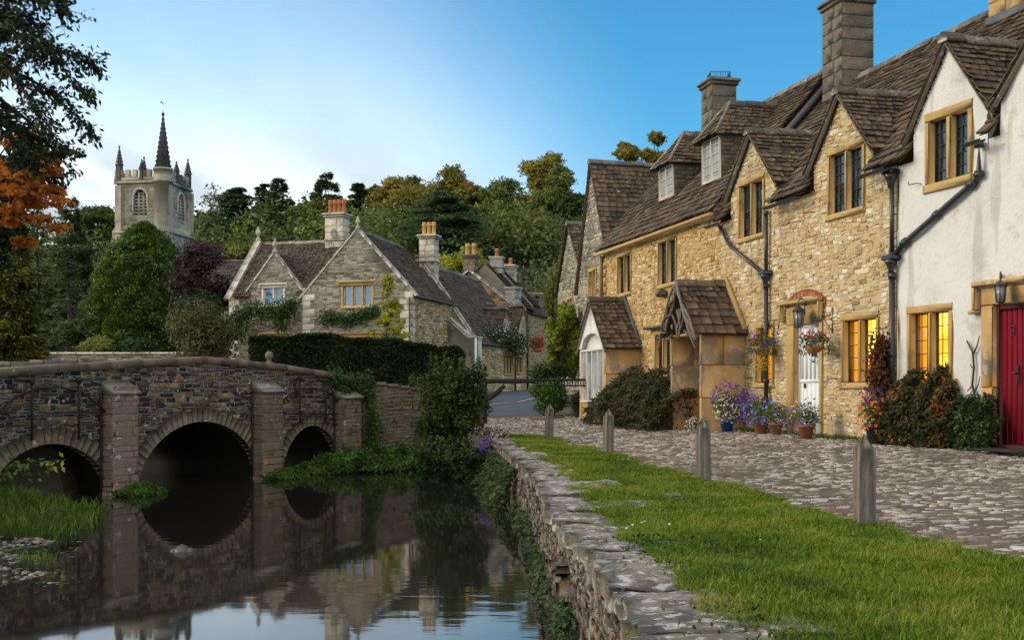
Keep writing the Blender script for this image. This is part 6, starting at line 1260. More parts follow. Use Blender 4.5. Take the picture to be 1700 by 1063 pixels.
# ---- wooded hillside: each tree of the skyline
HT = [
 ('bare', 345, 302, 74, 112, 'oak_leaf', 'nearly bare branching tree right beside the church tower'),
 ('cedar', 392, 312, 90, 105, 'blue_cedar_leaf', 'dark flat layered cedar right of the nearly bare tree'),
 ('cedar', 438, 304, 44, 122, 'dark_conifer_leaf', 'small flat topped pine on the skyline behind the manor, left of the pointed conifer'),
 ('conifer', 463, 296, 78, 104, 'dark_conifer_leaf', 'olive green pointed conifer behind the left manor gable'),
 ('deciduous', 505, 335, 60, 100, 'oak_leaf', 'low rounded dull green tree between two pointed conifers'),
 ('conifer', 541, 286, 96, 112, 'dark_conifer_leaf', 'tall conifer with a thin pointed tip on the skyline, left of the manor chimney'),
 ('cedar', 592, 304, 52, 114, 'dark_conifer_leaf', 'sparse drooping conifer above the four pot manor chimney'),
 ('deciduous', 626, 291, 44, 122, 'oak_leaf', 'slender airy tree on the skyline right of the manor chimney'),
 ('deciduous', 668, 288, 96, 110, 'gold_leaf', 'broad olive gold tree above the manor main gable'),
 ('deciduous', 704, 271, 60, 128, 'oak_leaf', 'tall thin crowned tree rising behind the olive gold tree'),
 ('deciduous', 757, 278, 92, 118, 'gold_leaf', 'round dark gold tree on the skyline above the big cedar'),
 ('cedar', 735, 318, 150, 92, 'blue_cedar_leaf', 'big spreading blue green cedar behind the pale chimney'),
 ('deciduous', 836, 292, 84, 116, 'oak_leaf', 'grey green broad tree on the skyline over the street end'),
 ('conifer', 842, 335, 64, 102, 'dark_conifer_leaf', 'dark pointed conifer in front of the grey green skyline tree'),
 ('deciduous', 908, 240, 70, 124, 'gold_leaf', 'tallest gold brown tree, its crown standing clear of the wood'),
 ('deciduous', 922, 284, 70, 114, 'oak_leaf', 'dull green tree just below the tallest gold brown tree'),
 ('deciduous', 958, 316, 56, 106, 'shrub_leaf', 'dark green tree against the tall steep gabled house'),
 ('bare', 905, 330, 60, 100, 'oak_leaf', 'pale thinly leaved tree right of the russet tree'),
 ('deciduous', 872, 366, 60, 96, 'russet_leaf', 'round russet orange tree over the end of the street'),
 ('weeping', 926, 418, 42, 84, 'weeping_leaf', 'yellow green weeping tree above the climbing vine'),
 ('deciduous', 1036, 240, 44, 100, 'gold_leaf', 'small airy tree top left of the two behind the steep stone roof'),
 ('deciduous', 1082, 230, 58, 102, 'gold_leaf', 'larger airy tree top behind the steep roof, beside the dormers'),
 ('deciduous', 768, 418, 78, 84, 'lime_leaf', 'bright golden yellow bush behind the two pot dark chimney'),
 ('deciduous', 390, 388, 60, 84, 'weeping_leaf', 'light yellow green rounded tree left above the manor roof'),
 ('deciduous', 160, 338, 64, 96, 'oak_leaf', 'airy light tree left of the church tower'),
 ('conifer', 118, 330, 96, 72, 'dark_conifer_leaf', 'dark conifer between the orange maple and the church tower'),
 ('deciduous', 338, 408, 96, 57, 'purple_leaf', 'dark purple leaved tree between the great yew and the manor'),
 ('deciduous', 560, 330, 90, 128, 'oak_leaf', 'dull green tree filling the wood behind the tall thin tipped conifer'),
 ('conifer', 625, 330, 70, 116, 'dark_conifer_leaf', 'dark conifer below the slender airy skyline tree'),
 ('deciduous', 795, 320, 70, 124, 'oak_leaf', 'green tree in the gap between the big cedar and the grey green tree'),
 ('deciduous', 420, 350, 90, 126, 'oak_leaf', 'dull tree behind the layered cedar, under the flat topped pine'),
 ('deciduous', 350, 356, 70, 120, 'oak_leaf', 'low green tree beneath the nearly bare tree by the tower'),
]
for k, (kind, px, yt, wpx, Y, leaf, lab) in enumerate(HT):
    if Y > 89: Y = 90 + (Y - 90) * 2.3 + 50
    if px == 160: Y = 150
    x = (px - CXP) / FPX * Y; zb = float(np.minimum(gz(x, Y), 18)) - .3; H = EYE + (HOR - yt) / FPX * Y - zb; Rr = wpx / 2 / FPX * Y
    grp = 'trees of the wooded hillside'
    if leaf == 'lime_leaf' and Y < 100: zb = EYE + (HOR - 470) / FPX * Y - 2; H = EYE + (HOR - yt) / FPX * Y - zb
    t = thing('bush' if leaf == 'lime_leaf' else 'tree', lab, 'bush' if leaf == 'lime_leaf' else 'tree', (x, Y, zb), grp)
    cd = .0030 * Y; n = int(5000 + 130 * wpx)
    if kind in ('cedar', 'conifer'): Rr *= 1.55 if wpx < 100 else 1.15
    if kind == 'deciduous': H *= 1.06; Rr *= 1.08
    if kind == 'deciduous' and px > 1000: H *= 1.06
    if kind == 'deciduous': deciduous(t, (x, Y, zb), H, Rr, leaf, n, cd, 100 + k, nb=26 if wpx > 60 else 16, cbase=.45 if H > 3.2 * Rr else .28)
    elif kind == 'conifer': conifer(t, (x, Y, zb), H, Rr, leaf, n * 3, cd * 1.1, 100 + k, pw=.8)
    elif kind == 'cedar': cedar(t, (x, Y, zb), H, Rr, leaf, int(n * 1.5), cd * 1.05, 100 + k, plates=60 if wpx > 60 else 36)
    elif kind == 'weeping': weeping(t, (x, Y, zb), H, Rr, leaf, n, cd * 1.3, 100 + k)
    else: bare(t, (x, Y, zb), H, Rr, 100 + k, leaf, card=cd)
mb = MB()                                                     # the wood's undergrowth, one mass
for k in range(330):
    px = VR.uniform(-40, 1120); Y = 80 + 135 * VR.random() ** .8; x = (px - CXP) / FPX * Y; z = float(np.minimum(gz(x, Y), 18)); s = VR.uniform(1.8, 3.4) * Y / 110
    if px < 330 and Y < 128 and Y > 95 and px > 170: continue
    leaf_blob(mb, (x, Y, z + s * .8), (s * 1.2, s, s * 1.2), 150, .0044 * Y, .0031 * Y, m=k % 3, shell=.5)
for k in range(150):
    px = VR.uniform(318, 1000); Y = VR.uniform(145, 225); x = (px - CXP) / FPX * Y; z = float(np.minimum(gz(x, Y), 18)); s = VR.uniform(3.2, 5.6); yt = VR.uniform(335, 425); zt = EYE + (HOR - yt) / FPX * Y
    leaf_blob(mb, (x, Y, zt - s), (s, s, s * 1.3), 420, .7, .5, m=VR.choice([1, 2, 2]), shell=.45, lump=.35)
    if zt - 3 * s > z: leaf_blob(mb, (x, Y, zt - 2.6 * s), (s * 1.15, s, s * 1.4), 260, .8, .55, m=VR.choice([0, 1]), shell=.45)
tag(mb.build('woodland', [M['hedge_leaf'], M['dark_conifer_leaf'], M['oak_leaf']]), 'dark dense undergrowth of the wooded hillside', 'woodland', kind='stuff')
# ---- near trees on the left
def yew():
    Y = 68; c = at(240, 590, Y); x = c[0]; zb = .8; zt = EYE + (HOR - 374) / FPX * Y; H = zt - zb; t = thing('yew_tree', 'great rounded bright green yew below the church tower', 'tree', (x, Y, zb)); tr = MB(); cr = MB(); tube(tr, [(x, Y, 0), (x, Y, zt - 1)], [.4, .08], 8); P = []; 
    n = 46000; z = VR.random(n); prof = np.interp(z, [0, .12, .3, .5, .7, .85, .95, 1], [.85, 1.0, .98, .88, .66, .42, .20, .03]) * 3.85; a = VR.uniform(0, 2 * math.pi, n)
    f = 1 + .09 * np.sin(a * 9 + z * 14) * np.sin(z * 21 + a * 3) + .07 * np.sin(a * 17 - z * 30) + .05 * np.sin(a * 5 + z * 9); d = np.stack([np.cos(a), np.sin(a), np.interp(z, [0, .5, 1], [-.1, .35, 1.0])], 1); rr = prof * f * VR.uniform(.80, 1.0, n)
    P = np.stack([x + rr * np.cos(a), Y + rr * np.sin(a), zb + H * z + VR.normal(0, .05, n)], 1); D = unit(d) * .7 + V(0, 0, .45) + VR.normal(0, .4, (n, 3)); cards(cr, P, D, unit(d) + VR.normal(0, .5, (n, 3)), VR.uniform(.15, .33, n), .11)
    for k in range(150):
        q = VR.random() * .95; aa = VR.uniform(0, 6.3); r0 = np.interp(q, [0, .12, .3, .5, .7, .85, .95, 1], [.85, 1.0, .98, .88, .66, .42, .20, .03]) * 3.85 * VR.uniform(.95, 1.04); leaf_blob(cr, (x + r0 * math.cos(aa), Y + r0 * math.sin(aa), zb + H * q), (.64, .64, .52), 150, .21, .09, shell=.5, up=.5, droop=-.5)
    for k in range(520):
        q = VR.random(); aa = VR.uniform(0, 6.3); r0 = np.interp(q, [0, .12, .3, .5, .7, .85, .95, 1], [.85, 1.0, .98, .88, .66, .42, .20, .03]) * 3.85 * VR.uniform(.90, 1.09); c0 = V(x + r0 * math.cos(aa), Y + r0 * math.sin(aa), zb + H * q); s0 = VR.uniform(.15, .36); m = 46
        dd = sph(VR, m); cards(cr, c0 + dd * s0 * V(1, 1, .6), dd * .5 + V(math.cos(aa), math.sin(aa), .7) + VR.normal(0, .3, (m, 3)), VR.normal(size=(m, 3)) + V(0, 0, .8), VR.uniform(.12, .25, m), .09)
    tr.build('trunk', M['bark'], t); cr.build('crown', M['yew_leaf'], t)
yew()
def near(kind, name, lab, px, yt, wpx, Y, zb, leaf, n, card, seed, cat='tree', **k):
    x = (px - CXP) / FPX * Y; H = EYE + (HOR - yt) / FPX * Y - zb; t = thing(name, lab, cat, (x, Y, zb)); Rr = wpx / 2 / FPX * Y
    {'c': conifer, 'd': deciduous, 'e': cedar}[kind](t, (x, Y, zb), H, Rr, leaf, n, card, seed, **k); return t
near('c', 'cypress_tree', 'golden green cypress at the left edge beneath the orange maple', 22, 360, 135, 29, .3, 'gold_cypress_leaf', 26000, .16, 5, droop=.5, pw=.5)
near('e', 'cedar_tree', 'small bluish green cedar between the cypress and the great yew', 112, 405, 95, 46, .3, 'blue_cedar_leaf', 6000, .16, 6, plates=40, cb=.05)
near('c', 'conifer_tree', 'dark spruce standing behind the golden cypress', 62, 330, 110, 52, .4, 'dark_conifer_leaf', 12000, .2, 8)
# ---- shrubs, hedge
def bush(name, lab, c, r, n, ln, wd, leaf, cat='shrub', blobs=7, shell=.35, spread=.55, stems=True, group=None, low=.35, seed=0):
    rg = np.random.default_rng(400 + seed); c = np.asarray(c, float); r = np.asarray(r, float); t = thing(name, lab, cat, (c[0], c[1], c[2] - r[2]), group); cr = MB(); st = MB()
    for k in range(blobs):
        d = sph(rg, 1)[0]; q = rg.uniform(.2, 1) ** .6 * spread; b = c + d * r * q; leaf_blob(cr, b, r * (1 - spread * .75) * rg.uniform(.75, 1.2), n // blobs, ln, wd, shell=shell, rg=rg, low=low)
        if stems: fork(st, c - V(0, 0, r[2]), b + V(0, 0, r[2] * .2), .02 + r[2] * .01, .006, rg, 5)
    if stems: st.build('stem', M['bark'], t)
    cr.build('foliage', M[leaf], t); return t
def hedge():
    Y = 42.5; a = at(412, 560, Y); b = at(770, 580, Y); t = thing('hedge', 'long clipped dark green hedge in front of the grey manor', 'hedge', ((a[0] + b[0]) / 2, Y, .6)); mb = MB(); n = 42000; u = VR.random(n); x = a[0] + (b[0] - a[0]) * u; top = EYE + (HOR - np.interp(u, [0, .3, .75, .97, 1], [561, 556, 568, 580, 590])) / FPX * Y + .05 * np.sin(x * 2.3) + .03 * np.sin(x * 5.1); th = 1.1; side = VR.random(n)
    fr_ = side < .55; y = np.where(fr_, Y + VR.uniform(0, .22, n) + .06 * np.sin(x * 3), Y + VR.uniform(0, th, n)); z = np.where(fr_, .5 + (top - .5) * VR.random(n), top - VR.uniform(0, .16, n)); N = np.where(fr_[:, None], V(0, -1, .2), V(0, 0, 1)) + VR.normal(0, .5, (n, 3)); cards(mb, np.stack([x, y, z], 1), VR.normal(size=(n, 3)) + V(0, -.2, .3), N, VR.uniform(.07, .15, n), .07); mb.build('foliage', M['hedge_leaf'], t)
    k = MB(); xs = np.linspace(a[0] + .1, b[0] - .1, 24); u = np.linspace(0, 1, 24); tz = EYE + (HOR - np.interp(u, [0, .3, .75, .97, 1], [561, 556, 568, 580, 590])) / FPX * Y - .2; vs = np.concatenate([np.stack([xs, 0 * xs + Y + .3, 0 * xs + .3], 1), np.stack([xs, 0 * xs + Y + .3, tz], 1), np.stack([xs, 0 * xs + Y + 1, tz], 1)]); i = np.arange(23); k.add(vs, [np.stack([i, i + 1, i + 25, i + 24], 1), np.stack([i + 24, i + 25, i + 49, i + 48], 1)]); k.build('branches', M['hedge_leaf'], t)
hedge()
bush('shrub', 'loose olive green shrub behind the bridge parapet left of the clipped hedge', at(340, 565, 37), (1.45, 1.0, 1.35), 9000, .16, .05, 'olive_leaf', blobs=14, seed=1)
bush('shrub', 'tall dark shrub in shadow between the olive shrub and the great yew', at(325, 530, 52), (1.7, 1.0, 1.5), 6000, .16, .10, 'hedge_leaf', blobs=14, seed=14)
bush('shrub', 'pale variegated shrub above the garden wall', at(158, 578, 41), (.85, .6, .5), 2500, .13, .05, 'weeping_leaf', seed=2)
bush('shrub', 'low dark shrub over the garden wall under the great yew', at(225, 578, 41.2), (.9, .6, .42), 2500, .12, .06, 'ivy_leaf', seed=3)
bush('shrub', 'dark rounded shrub at the foot of the small bluish cedar', at(120, 555, 43), (.9, .8, .8), 3200, .14, .08, 'shrub_leaf', seed=4)
bush('shrub', 'dense shrub in shadow at the left edge behind the bridge parapet', at(35, 580, 33), (1.1, .8, .75), 4500, .13, .07, 'ivy_leaf', seed=5)
t = thing('young_tree', 'young upright tree with bright yellow green leaves before the manor', 'tree', (at(642, 600, 46)[0], 46, .9))
def young():
    x, Y = at(642, 600, 46)[0], 46; tr = MB(); cr = MB(); rg = np.random.default_rng(77); zt = EYE + (HOR - 455) / FPX * Y; fork(tr, (x, Y, .9), (x, Y, zt - .2), .05, .012, rg)
    for k in range(46):
        q = rg.random() ** .8; z = 1.9 + (zt - 2.0) * q; R_ = np.interp(q, [0, .25, .6, 1], [1.0, 1.1, .55, .10]); a = rg.uniform(0, 6.3); r = R_ * rg.uniform(.2, 1); c = V(x + .0 + r * math.cos(a) + .05, Y + r * math.sin(a) * .7, z); fork(tr, (x, Y, z - .5 - r * .5), c, .018, .005, rg, 4); leaf_blob(cr, c, (.22, .22, .17), 75, .12, .08, rg=rg, shell=.2)
    tr.build('trunk', M['bark'], t); cr.build('crown', M['lime_leaf'], t)
young()
def climber(name, lab, fr, pts, n, ln, leaf, spread=.22, off=.1, cat='climbing plant', flowers=None, m=0):
    P0 = np.array([fr.P(fr.u(px), -off, fr.z(px, py)) for px, py in pts]); t = thing(name, lab, cat, P0[0]); mb = MB(); st = MB(); rg = VR; k = len(P0)
    tube(st, P0 + fr.nin * off * .6, .02, 5); i = rg.integers(0, k - 1, n); s = rg.random((n, 1)); P = P0[i] + (P0[i + 1] - P0[i]) * s + rg.normal(0, spread, (n, 3)) * (np.abs(fr.d) + V(0, 0, 1)) - fr.nin * np.abs(rg.normal(0, off, (n, 1))); N = -fr.nin + rg.normal(0, .5, (n, 3)) + V(0, 0, .4); cards(mb, P, rg.normal(size=(n, 3)) * .6 - V(0, 0, .6), N, ln * rg.uniform(.6, 1.4, n), ln * .75); st.build('stem', M['bark'], t); mb.build('foliage', M[leaf], t)
    if flowers: f = MB(); q = rg.integers(0, n, flowers[1]); blooms(f, P[q] - fr.nin * .12, -fr.nin + rg.normal(0, .3, (flowers[1], 3)), flowers[2]); f.build('flowers', M[flowers[0]], t)
    return t
def blooms(mb, P, N, r, m=0):
    P = np.asarray(P); n = len(P); N = unit(N); A = unit(np.cross(N, V(.31, .2, .93))); B = np.cross(N, A); k = 10; a = np.arange(k) * 2 * math.pi / k; rr = np.where(np.arange(k) % 2 == 0, 1., .80) * (r * VR.uniform(.75, 1.2, n))[:, None]
    rim = P[:, None] + (np.cos(a) * rr)[..., None] * A[:, None] + (np.sin(a) * rr)[..., None] * B[:, None]; vs = np.concatenate([P[:, None] - N[:, None] * (r * .45), rim], 1).reshape(-1, 3); b = (np.arange(n) * (k + 1))[:, None, None]; q = np.arange(k); F = np.stack([q * 0, q + 1, (q + 1) % k + 1], 1)[None] + b; mb.add(vs, F.reshape(-1, 3), m)
climber('climbing_plant', 'leafy climber along the left manor gable under its window', MG, [(392, 520), (400, 560), (402, 520), (425, 514), (450, 516), (470, 520), (488, 505), (470, 520), (466, 545)], 3000, .12, 'ivy_leaf', spread=.22)
climber('climbing_plant', 'thin climber under the large window of the main manor gable', MG, [(540, 528), (552, 524), (575, 532), (590, 528), (612, 522), (628, 512)], 1100, .12, 'ivy_leaf', spread=.17)
climber('climbing_rose', 'white flowered climbing rose over the low cottage with gablets', CF, [(797, 556), (812, 560), (830, 555), (850, 562), (862, 570), (845, 580), (838, 562)], 1800, .13, 'shrub_leaf', spread=.3, off=.2, flowers=('petal_white', 60, .06))
bush('climbing_vine', 'tall yellow green climbing vine against the stone houses, before the bay', at(938, 562, 38.5), (.62, .5, 1.42), 8000, .15, .12, 'vine_leaf', blobs=30, cat='climbing plant', spread=.95, seed=6)
bush('shrub', 'rounded green shrub by the roadside below the climbing vine', at(915, 624, 37), (.85, .6, .50), 4200, .09, .06, 'shrub_leaf', seed=7, low=.8); bush('shrub', 'mounded green bush with pale flowers beside the asphalt, before the barrier', at(920, 660, 34.6), (.78, .6, .62), 6500, .09, .065, 'cress_leaf', seed=8, low=.8)
bush('shrub', 'reddish shrub at the right end of the barrier beam', at(972, 664, 34), (.72, .5, .56), 4600, .09, .05, 'cotoneaster_leaf', seed=9, low=.8)
def trail_shrub(name, lab, fr, px0, px1, yt, yb, v0, v1, n, leaf, ln=.10, wd=.03, cat='shrub', colors=None, seed=0, ztop=None):
    rg = np.random.default_rng(600 + seed); vm = (v0 + v1) / 2; ua, ub = fr.u(px1, vm), fr.u(px0, vm); zt = fr.z((px0 + px1) / 2, yt, v1); zb = fr.z((px0 + px1) / 2, yb, v0); c = fr.P((ua + ub) / 2, vm, zb); t = thing(name, lab, cat, c); mb = MB(); st = MB(); u = rg.random(n); s = rg.random(n) ** .7; edge_ = np.clip(np.minimum(u, 1 - u) * 8, .45, 1); top = zb + (zt - zb) * edge_ ** .6 * (1 + .12 * np.sin(u * 19 + seed) + .07 * np.sin(u * 47)); z = zb + (top - zb) * s
    out = v1 + (v0 - v1) * np.sqrt(np.clip(1 - ((z - zb) / (top - zb + .01)) ** 2, 0, 1)) * (1 + .10 * np.sin(u * 23 + z * 9) * np.sin(z * 13 - u * 7)); v = out + rg.uniform(0, .22, n) * np.sign(v1 - v0); v = np.where(rg.random(n) < .25, v1 + (v - v1) * rg.random(n), v); P = fr.X(np.stack([ua + (ub - ua) * u, v, z], 1)); D = -fr.nin * .5 - V(0, 0, .45) + fr.d * rg.normal(0, .6, (n, 1)) + rg.normal(0, .5, (n, 3)); cards(mb, P, D, -fr.nin + V(0, 0, .7) + rg.normal(0, .5, (n, 3)), ln * rg.uniform(.6, 1.6, n), wd)
    for k in range(14): a = rg.random(); fork(st, fr.P(ua + (ub - ua) * a, v1, zb), fr.P(ua + (ub - ua) * (a + rg.normal(0, .06)), vm, zb + (zt - zb) * rg.uniform(.5, .9)), .02, .005, rg, 5)
    st.build('stem', M['bark'], t); mb.build('foliage', M[leaf], t); return t
trail_shrub('shrub', 'dense trailing dark shrub with rusty tips left of the porch', FC, 1000, 1122, 622, 712, -1.75, -.5, 13000, 'cotoneaster_leaf', .13, .045, seed=1)
trail_shrub('shrub', 'autumn tinted shrub under the lit window of the white cottage', FW, 1466, 1580, 626, 742, -.62, -.08, 11000, 'autumn_leaf', .07, .05, seed=2)
trail_shrub('shrub', 'low dark green shrub between the white cottage window and red door', FW, 1574, 1642, 664, 744, -.5, -.08, 5000, 'shrub_leaf', .065, .045, seed=3)
climber('ivy', 'rust red ivy climbing the downpipe between the two cottages', FC, [(1480, 566), (1474, 590), (1478, 612), (1468, 632), (1486, 648), (1474, 668), (1482, 700)], 2600, .075, 'rust_ivy_leaf', spread=.12, off=.12, cat='ivy')
def bare_climber():
    P = [(1663, 700), (1661, 660), (1652, 640), (1648, 610)]; f = FW; t = MB(); q = lambda px, py: f.P(f.u(px, -.06), -.06, f.z(px, py, -.06)); c = q(1617, 690)
    for pts, r in (([(1617, 690), (1618, 655), (1614, 640), (1617, 610), (1615, 585), (1605, 566)], .022), ([(1615, 590), (1622, 575), (1626, 558)], .014), ([(1616, 655), (1624, 640), (1627, 625)], .012), ([(1615, 640), (1606, 650)], .012), ([(1617, 615), (1610, 605)], .01)): tube(t, [q(*p) for p in pts], np.linspace(r, r * .55, len(pts)), 6)
    tag(t.build('climbing_plant', M['bark'], origin=c), 'bare twisted climbing stem on white wall left of the red door', 'climbing plant')
bare_climber()
# ---- big bush and greenery of the river bank
def river_bush():
    Y = 25.6; c = at(748, 690, Y); t = thing('bush', 'large glossy dark green bush on the bank between bridge and quay wall', 'bush', (c[0], Y, -.6)); cr = MB(); st = MB(); rg = np.random.default_rng(91)
    for k in range(64):
        d = sph(rg, 1)[0]; q = rg.uniform(.3, 1); b = V(c[0] + d[0] * q * .90, Y + d[1] * q * .6, .58 + d[2] * q * 1.25); b[0] += (.1 if b[2] > .8 else 0); fork(st, (c[0] + rg.normal(0, .15), Y, -.7), b, .02, .005, rg, 5); leaf_blob(cr, b, (.27, .27, .24), 150, .10, .06, rg=rg, shell=.2)
    for k in range(30): a = V(c[0] + rg.uniform(-.95, .95), Y + rg.uniform(-.4, .4), rg.uniform(.8, 1.5)); b = a + V(rg.normal(0, .12), rg.normal(0, .1), rg.uniform(.3, .62)); fork(st, a - V(0, 0, .3), b, .01, .004, rg, 4); leaf_blob(cr, (a + b) / 2 + V(0, 0, .1), (.09, .09, .3), 45, .10, .055, rg=rg, shell=.1)
    st.build('stem', M['bark'], t); cr.build('foliage', M['shrub_leaf'], t)
river_bush()
bush('bush', 'dark bramble hanging over the water below the large glossy bush', at(752, 768, 25.0), (1.25, .6, .62), 6000, .10, .065, 'ivy_leaf', cat='bramble', seed=11, low=.7)
def patch(name, lab, cx_, cy_, rx, ry, h, n, ln, wd, leaf, cat='plants', kind=None, zf=None, rot=0.):
    a = VR.uniform(0, 6.3, n); q = np.sqrt(VR.random(n)); x = rx * q * np.cos(a); y = ry * q * np.sin(a); x, y = x * math.cos(rot) - y * math.sin(rot) + cx_, x * math.sin(rot) + y * math.cos(rot) + cy_; zb = WATER + .0 * x if zf is None else zf(x, y); z = zb + h * (1 - q ** 2 * .8) * VR.random(n) ** .6 * (1 + .4 * np.sin(x * 7) * np.sin(y * 6)); mb = MB(); cards(mb, np.stack([x, y, z], 1), VR.normal(size=(n, 3)) + V(0, 0, .2), V(0, -.3, 1) + VR.normal(0, .45, (n, 3)), ln * VR.uniform(.6, 1.4, n), wd); o = mb.build(name, M[leaf], origin=V(cx_, cy_, WATER)); tag(o, lab, cat, kind=kind); return o
W_ = lambda px, py: at(px, py, FPX * 2.2 / (py - HOR))
c = BR.P(4.1, -.75, 0); patch('watercress', 'bright green watercress bank at the water before the right arch', c[0] + .15, c[1] - .1, 2.3, .75, .55, 9000, .10, .08, 'cress_leaf', rot=R(35))
c = BR.P(-3.2, -.55, 0); patch('watercress', 'green plants round the foot of the pinkish buttress', c[0], c[1], .55, .36, .2, 2000, .06, .045, 'cress_leaf', rot=R(45)); c = BR.P(1.15, -.5, 0); patch('watercress', 'small green plants round the foot of the middle buttress', c[0], c[1], .7, .35, .2, 2000, .06, .045, 'cress_leaf', rot=R(60))
def quay_ivy(name, lab, y0, y1, z0, z1, n, ln, leaf, off=.12, seed=0):
    rg = np.random.default_rng(800 + seed); y = rg.uniform(y0, y1, n); z = z0 + (z1 - z0) * rg.random(n) ** .8; u = (y - y0) / (y1 - y0); k = (np.sin(y * 3 + seed) * .5 + np.sin(y * 7.3 + z * 5) * .5 + rg.normal(0, .3, n)) > -.25; y, z = y[k], z[k]; n = len(y); x = wallx(y) - .04 - off * (z1 - z) / (z1 - z0) * rg.uniform(.2, 1.3, n) - .06 * rg.random(n); mb = MB(); cards(mb, np.stack([x, y, z], 1), rg.normal(size=(n, 3)) * .5 - V(.3, 0, .6), V(-1, -.4, .5) + rg.normal(0, .45, (n, 3)), ln * rg.uniform(.6, 1.4, n), ln * .75); o = mb.build(name, M[leaf], origin=V(float(wallx((y0 + y1) / 2)), (y0 + y1) / 2, WATER)); tag(o, lab, 'ivy')
quay_ivy('ivy', 'thick green ivy covering the far end of the quay wall', 18.8, 26.3, WATER, -.16, 5200, .085, 'shrub_leaf', .40, 1); quay_ivy('ivy', 'ivy and ferns low on the quay wall opposite the flat lawn stone', 10.6, 18.5, WATER, -.66, 1500, .06, 'ivy_leaf', .13, 2); quay_ivy('ivy', 'trailing ivy at the foot of the nearest stretch of quay wall', 8.6, 9.9, WATER, -.62, 900, .055, 'ivy_leaf', .10, 3)
# left bank: reeds, gravel, a leafy branch
def blades(mb, P, h, w, lean, rg=VR, m=0):
    n = len(P); a = rg.uniform(0, 6.3, n); d = np.stack([np.cos(a), np.sin(a), 0 * a], 1); s = np.stack([-np.sin(a), np.cos(a), 0 * a], 1) * (w / 2 if np.ndim(w) == 0 else (w / 2)[:, None]); h = np.broadcast_to(h, (n,))[:, None]; l = (lean * rg.uniform(.3, 1.4, n))[:, None]
    m1 = P + V(0, 0, 1) * h * .6 + d * l * h * .35; tip = P + V(0, 0, 1) * h * rg.uniform(.75, 1, (n, 1)) + d * l * h; vs = np.stack([P - s, P + s, m1 + s * .8, m1 - s * .8, tip], 1).reshape(-1, 3); b = (np.arange(n) * 5)[:, None]; mb.add(vs, [b + np.array([[0, 1, 2, 3]]), b + np.array([[3, 2, 4]])], m)
def bank():
    n = 9000; c = W_(60, 872); x = VR.uniform(-10.5, -6.4, n); y = VR.uniform(15.2, 20.2, n); k = (x < lbx(y) + .20 + .30 * np.sin(y * 3.1) + .2 * np.sin(y * 8)) & (x > lbx(y) - 3.2); x, y = x[k], y[k]; mb = MB(); z = np.maximum(gz(x, y), WATER - .05); blades(mb, np.stack([x, y, z], 1), VR.uniform(.12, .34, len(x)), .014, .8); tag(mb.build('bank_grass', M['reed_blade']), 'long bright green grass on the left river bank', 'grass', kind='stuff')
    mb = MB(); n = 700; x = VR.uniform(-6.3, -5.2, n); y = VR.uniform(12.5, 14.3, n); k = ((x + 5.85) / .42) ** 2 + ((y - 13.6) / .35) ** 2 < 1; x, y = x[k], y[k]; blades(mb, np.stack([x, y, gz(x, y)], 1), VR.uniform(.08, .2, len(x)), .012, .6); tag(mb.build('bank_grass', M['reed_blade']), 'small tuft of grass on the gravel spit', 'grass', kind='stuff')
    mb = MB(); n = 2600; y = VR.uniform(9.8, 15.2, n); x = lbx(y) + .25 - np.abs(VR.normal(0, .5, n)); s = VR.uniform(.012, .04, n); z = np.maximum(gz(x, y), WATER - .02); o8 = unit(VR.normal(size=(n, 8, 3))) * s[:, None, None] * V(1, 1, .6); base = np.array([[x_, y_, z_] for x_, y_, z_ in ((-1, -1, -1), (1, -1, -1), (1, 1, -1), (-1, 1, -1), (-1, -1, 1), (1, -1, 1), (1, 1, 1), (-1, 1, 1))]) * .7; P = np.stack([x, y, z], 1)[:, None] + base[None] * s[:, None, None] * V(1.2, 1, .55) + o8 * .35; b = (np.arange(n) * 8)[:, None, None]; F = np.array([[0, 3, 2, 1], [4, 5, 6, 7], [0, 1, 5, 4], [1, 2, 6, 5], [2, 3, 7, 6], [3, 0, 4, 7]])[None] + b; mb.add(P.reshape(-1, 3), F.reshape(-1, 4)); tag(mb.build('gravel', M['gravel']), 'wet gravel along the left water edge', 'gravel', kind='stuff')
bank()
def branch():
    Y = 17.5; q = lambda px, py: at(px, py, Y); c = q(-10, 790); t = thing('sapling', 'leafy sapling branch with a few yellow leaves before the left arch', 'plant', c); st = MB(); lf = MB(); yl = MB(); rg = np.random.default_rng(5)
    for pts in ([(-12, 800), (20, 775), (60, 768), (110, 764)], [(-12, 800), (10, 790), (40, 788), (60, 790)], [(20, 775), (60, 772), (110, 778)]):
        tube(st, [q(*p) for p in pts], .008, 5); P = np.array([q(*p) for p in pts]); n = 24; i = rg.integers(0, len(P) - 1, n); A = P[i] + (P[i + 1] - P[i]) * rg.random((n, 1)) + rg.normal(0, .05, (n, 3)); k = A[:, 0] > q(78, 0)[0]; cards(lf, A[~k], rg.normal(size=((~k).sum(), 3)), V(.2, -1, .5) + rg.normal(0, .4, ((~k).sum(), 3)), .12, .06); 
        if k.sum(): cards(yl, A[k], rg.normal(size=(k.sum(), 3)), V(.2, -1, .5) + rg.normal(0, .4, (k.sum(), 3)), .13, .06)
    st.build('stem', M['bark'], t); lf.build('foliage', M['cress_leaf'], t); yl.build('yellow_leaves', M['lime_leaf'], t)
branch()
climber('ivy', 'ivy hanging over the bridge face above the right buttress', BR, [(548, 622), (560, 634), (566, 650), (575, 632), (592, 640), (600, 632), (612, 640), (604, 668)], 1500, .08, 'ivy_leaf', spread=.14, off=.06, cat='ivy')
climber('ivy', 'small tufts of greenery growing on the wing wall face', BR, [(605, 660), (610, 690), (618, 712), (606, 700), (612, 735), (600, 742)], 900, .08, 'cress_leaf', spread=.16, off=.1, cat='ivy')
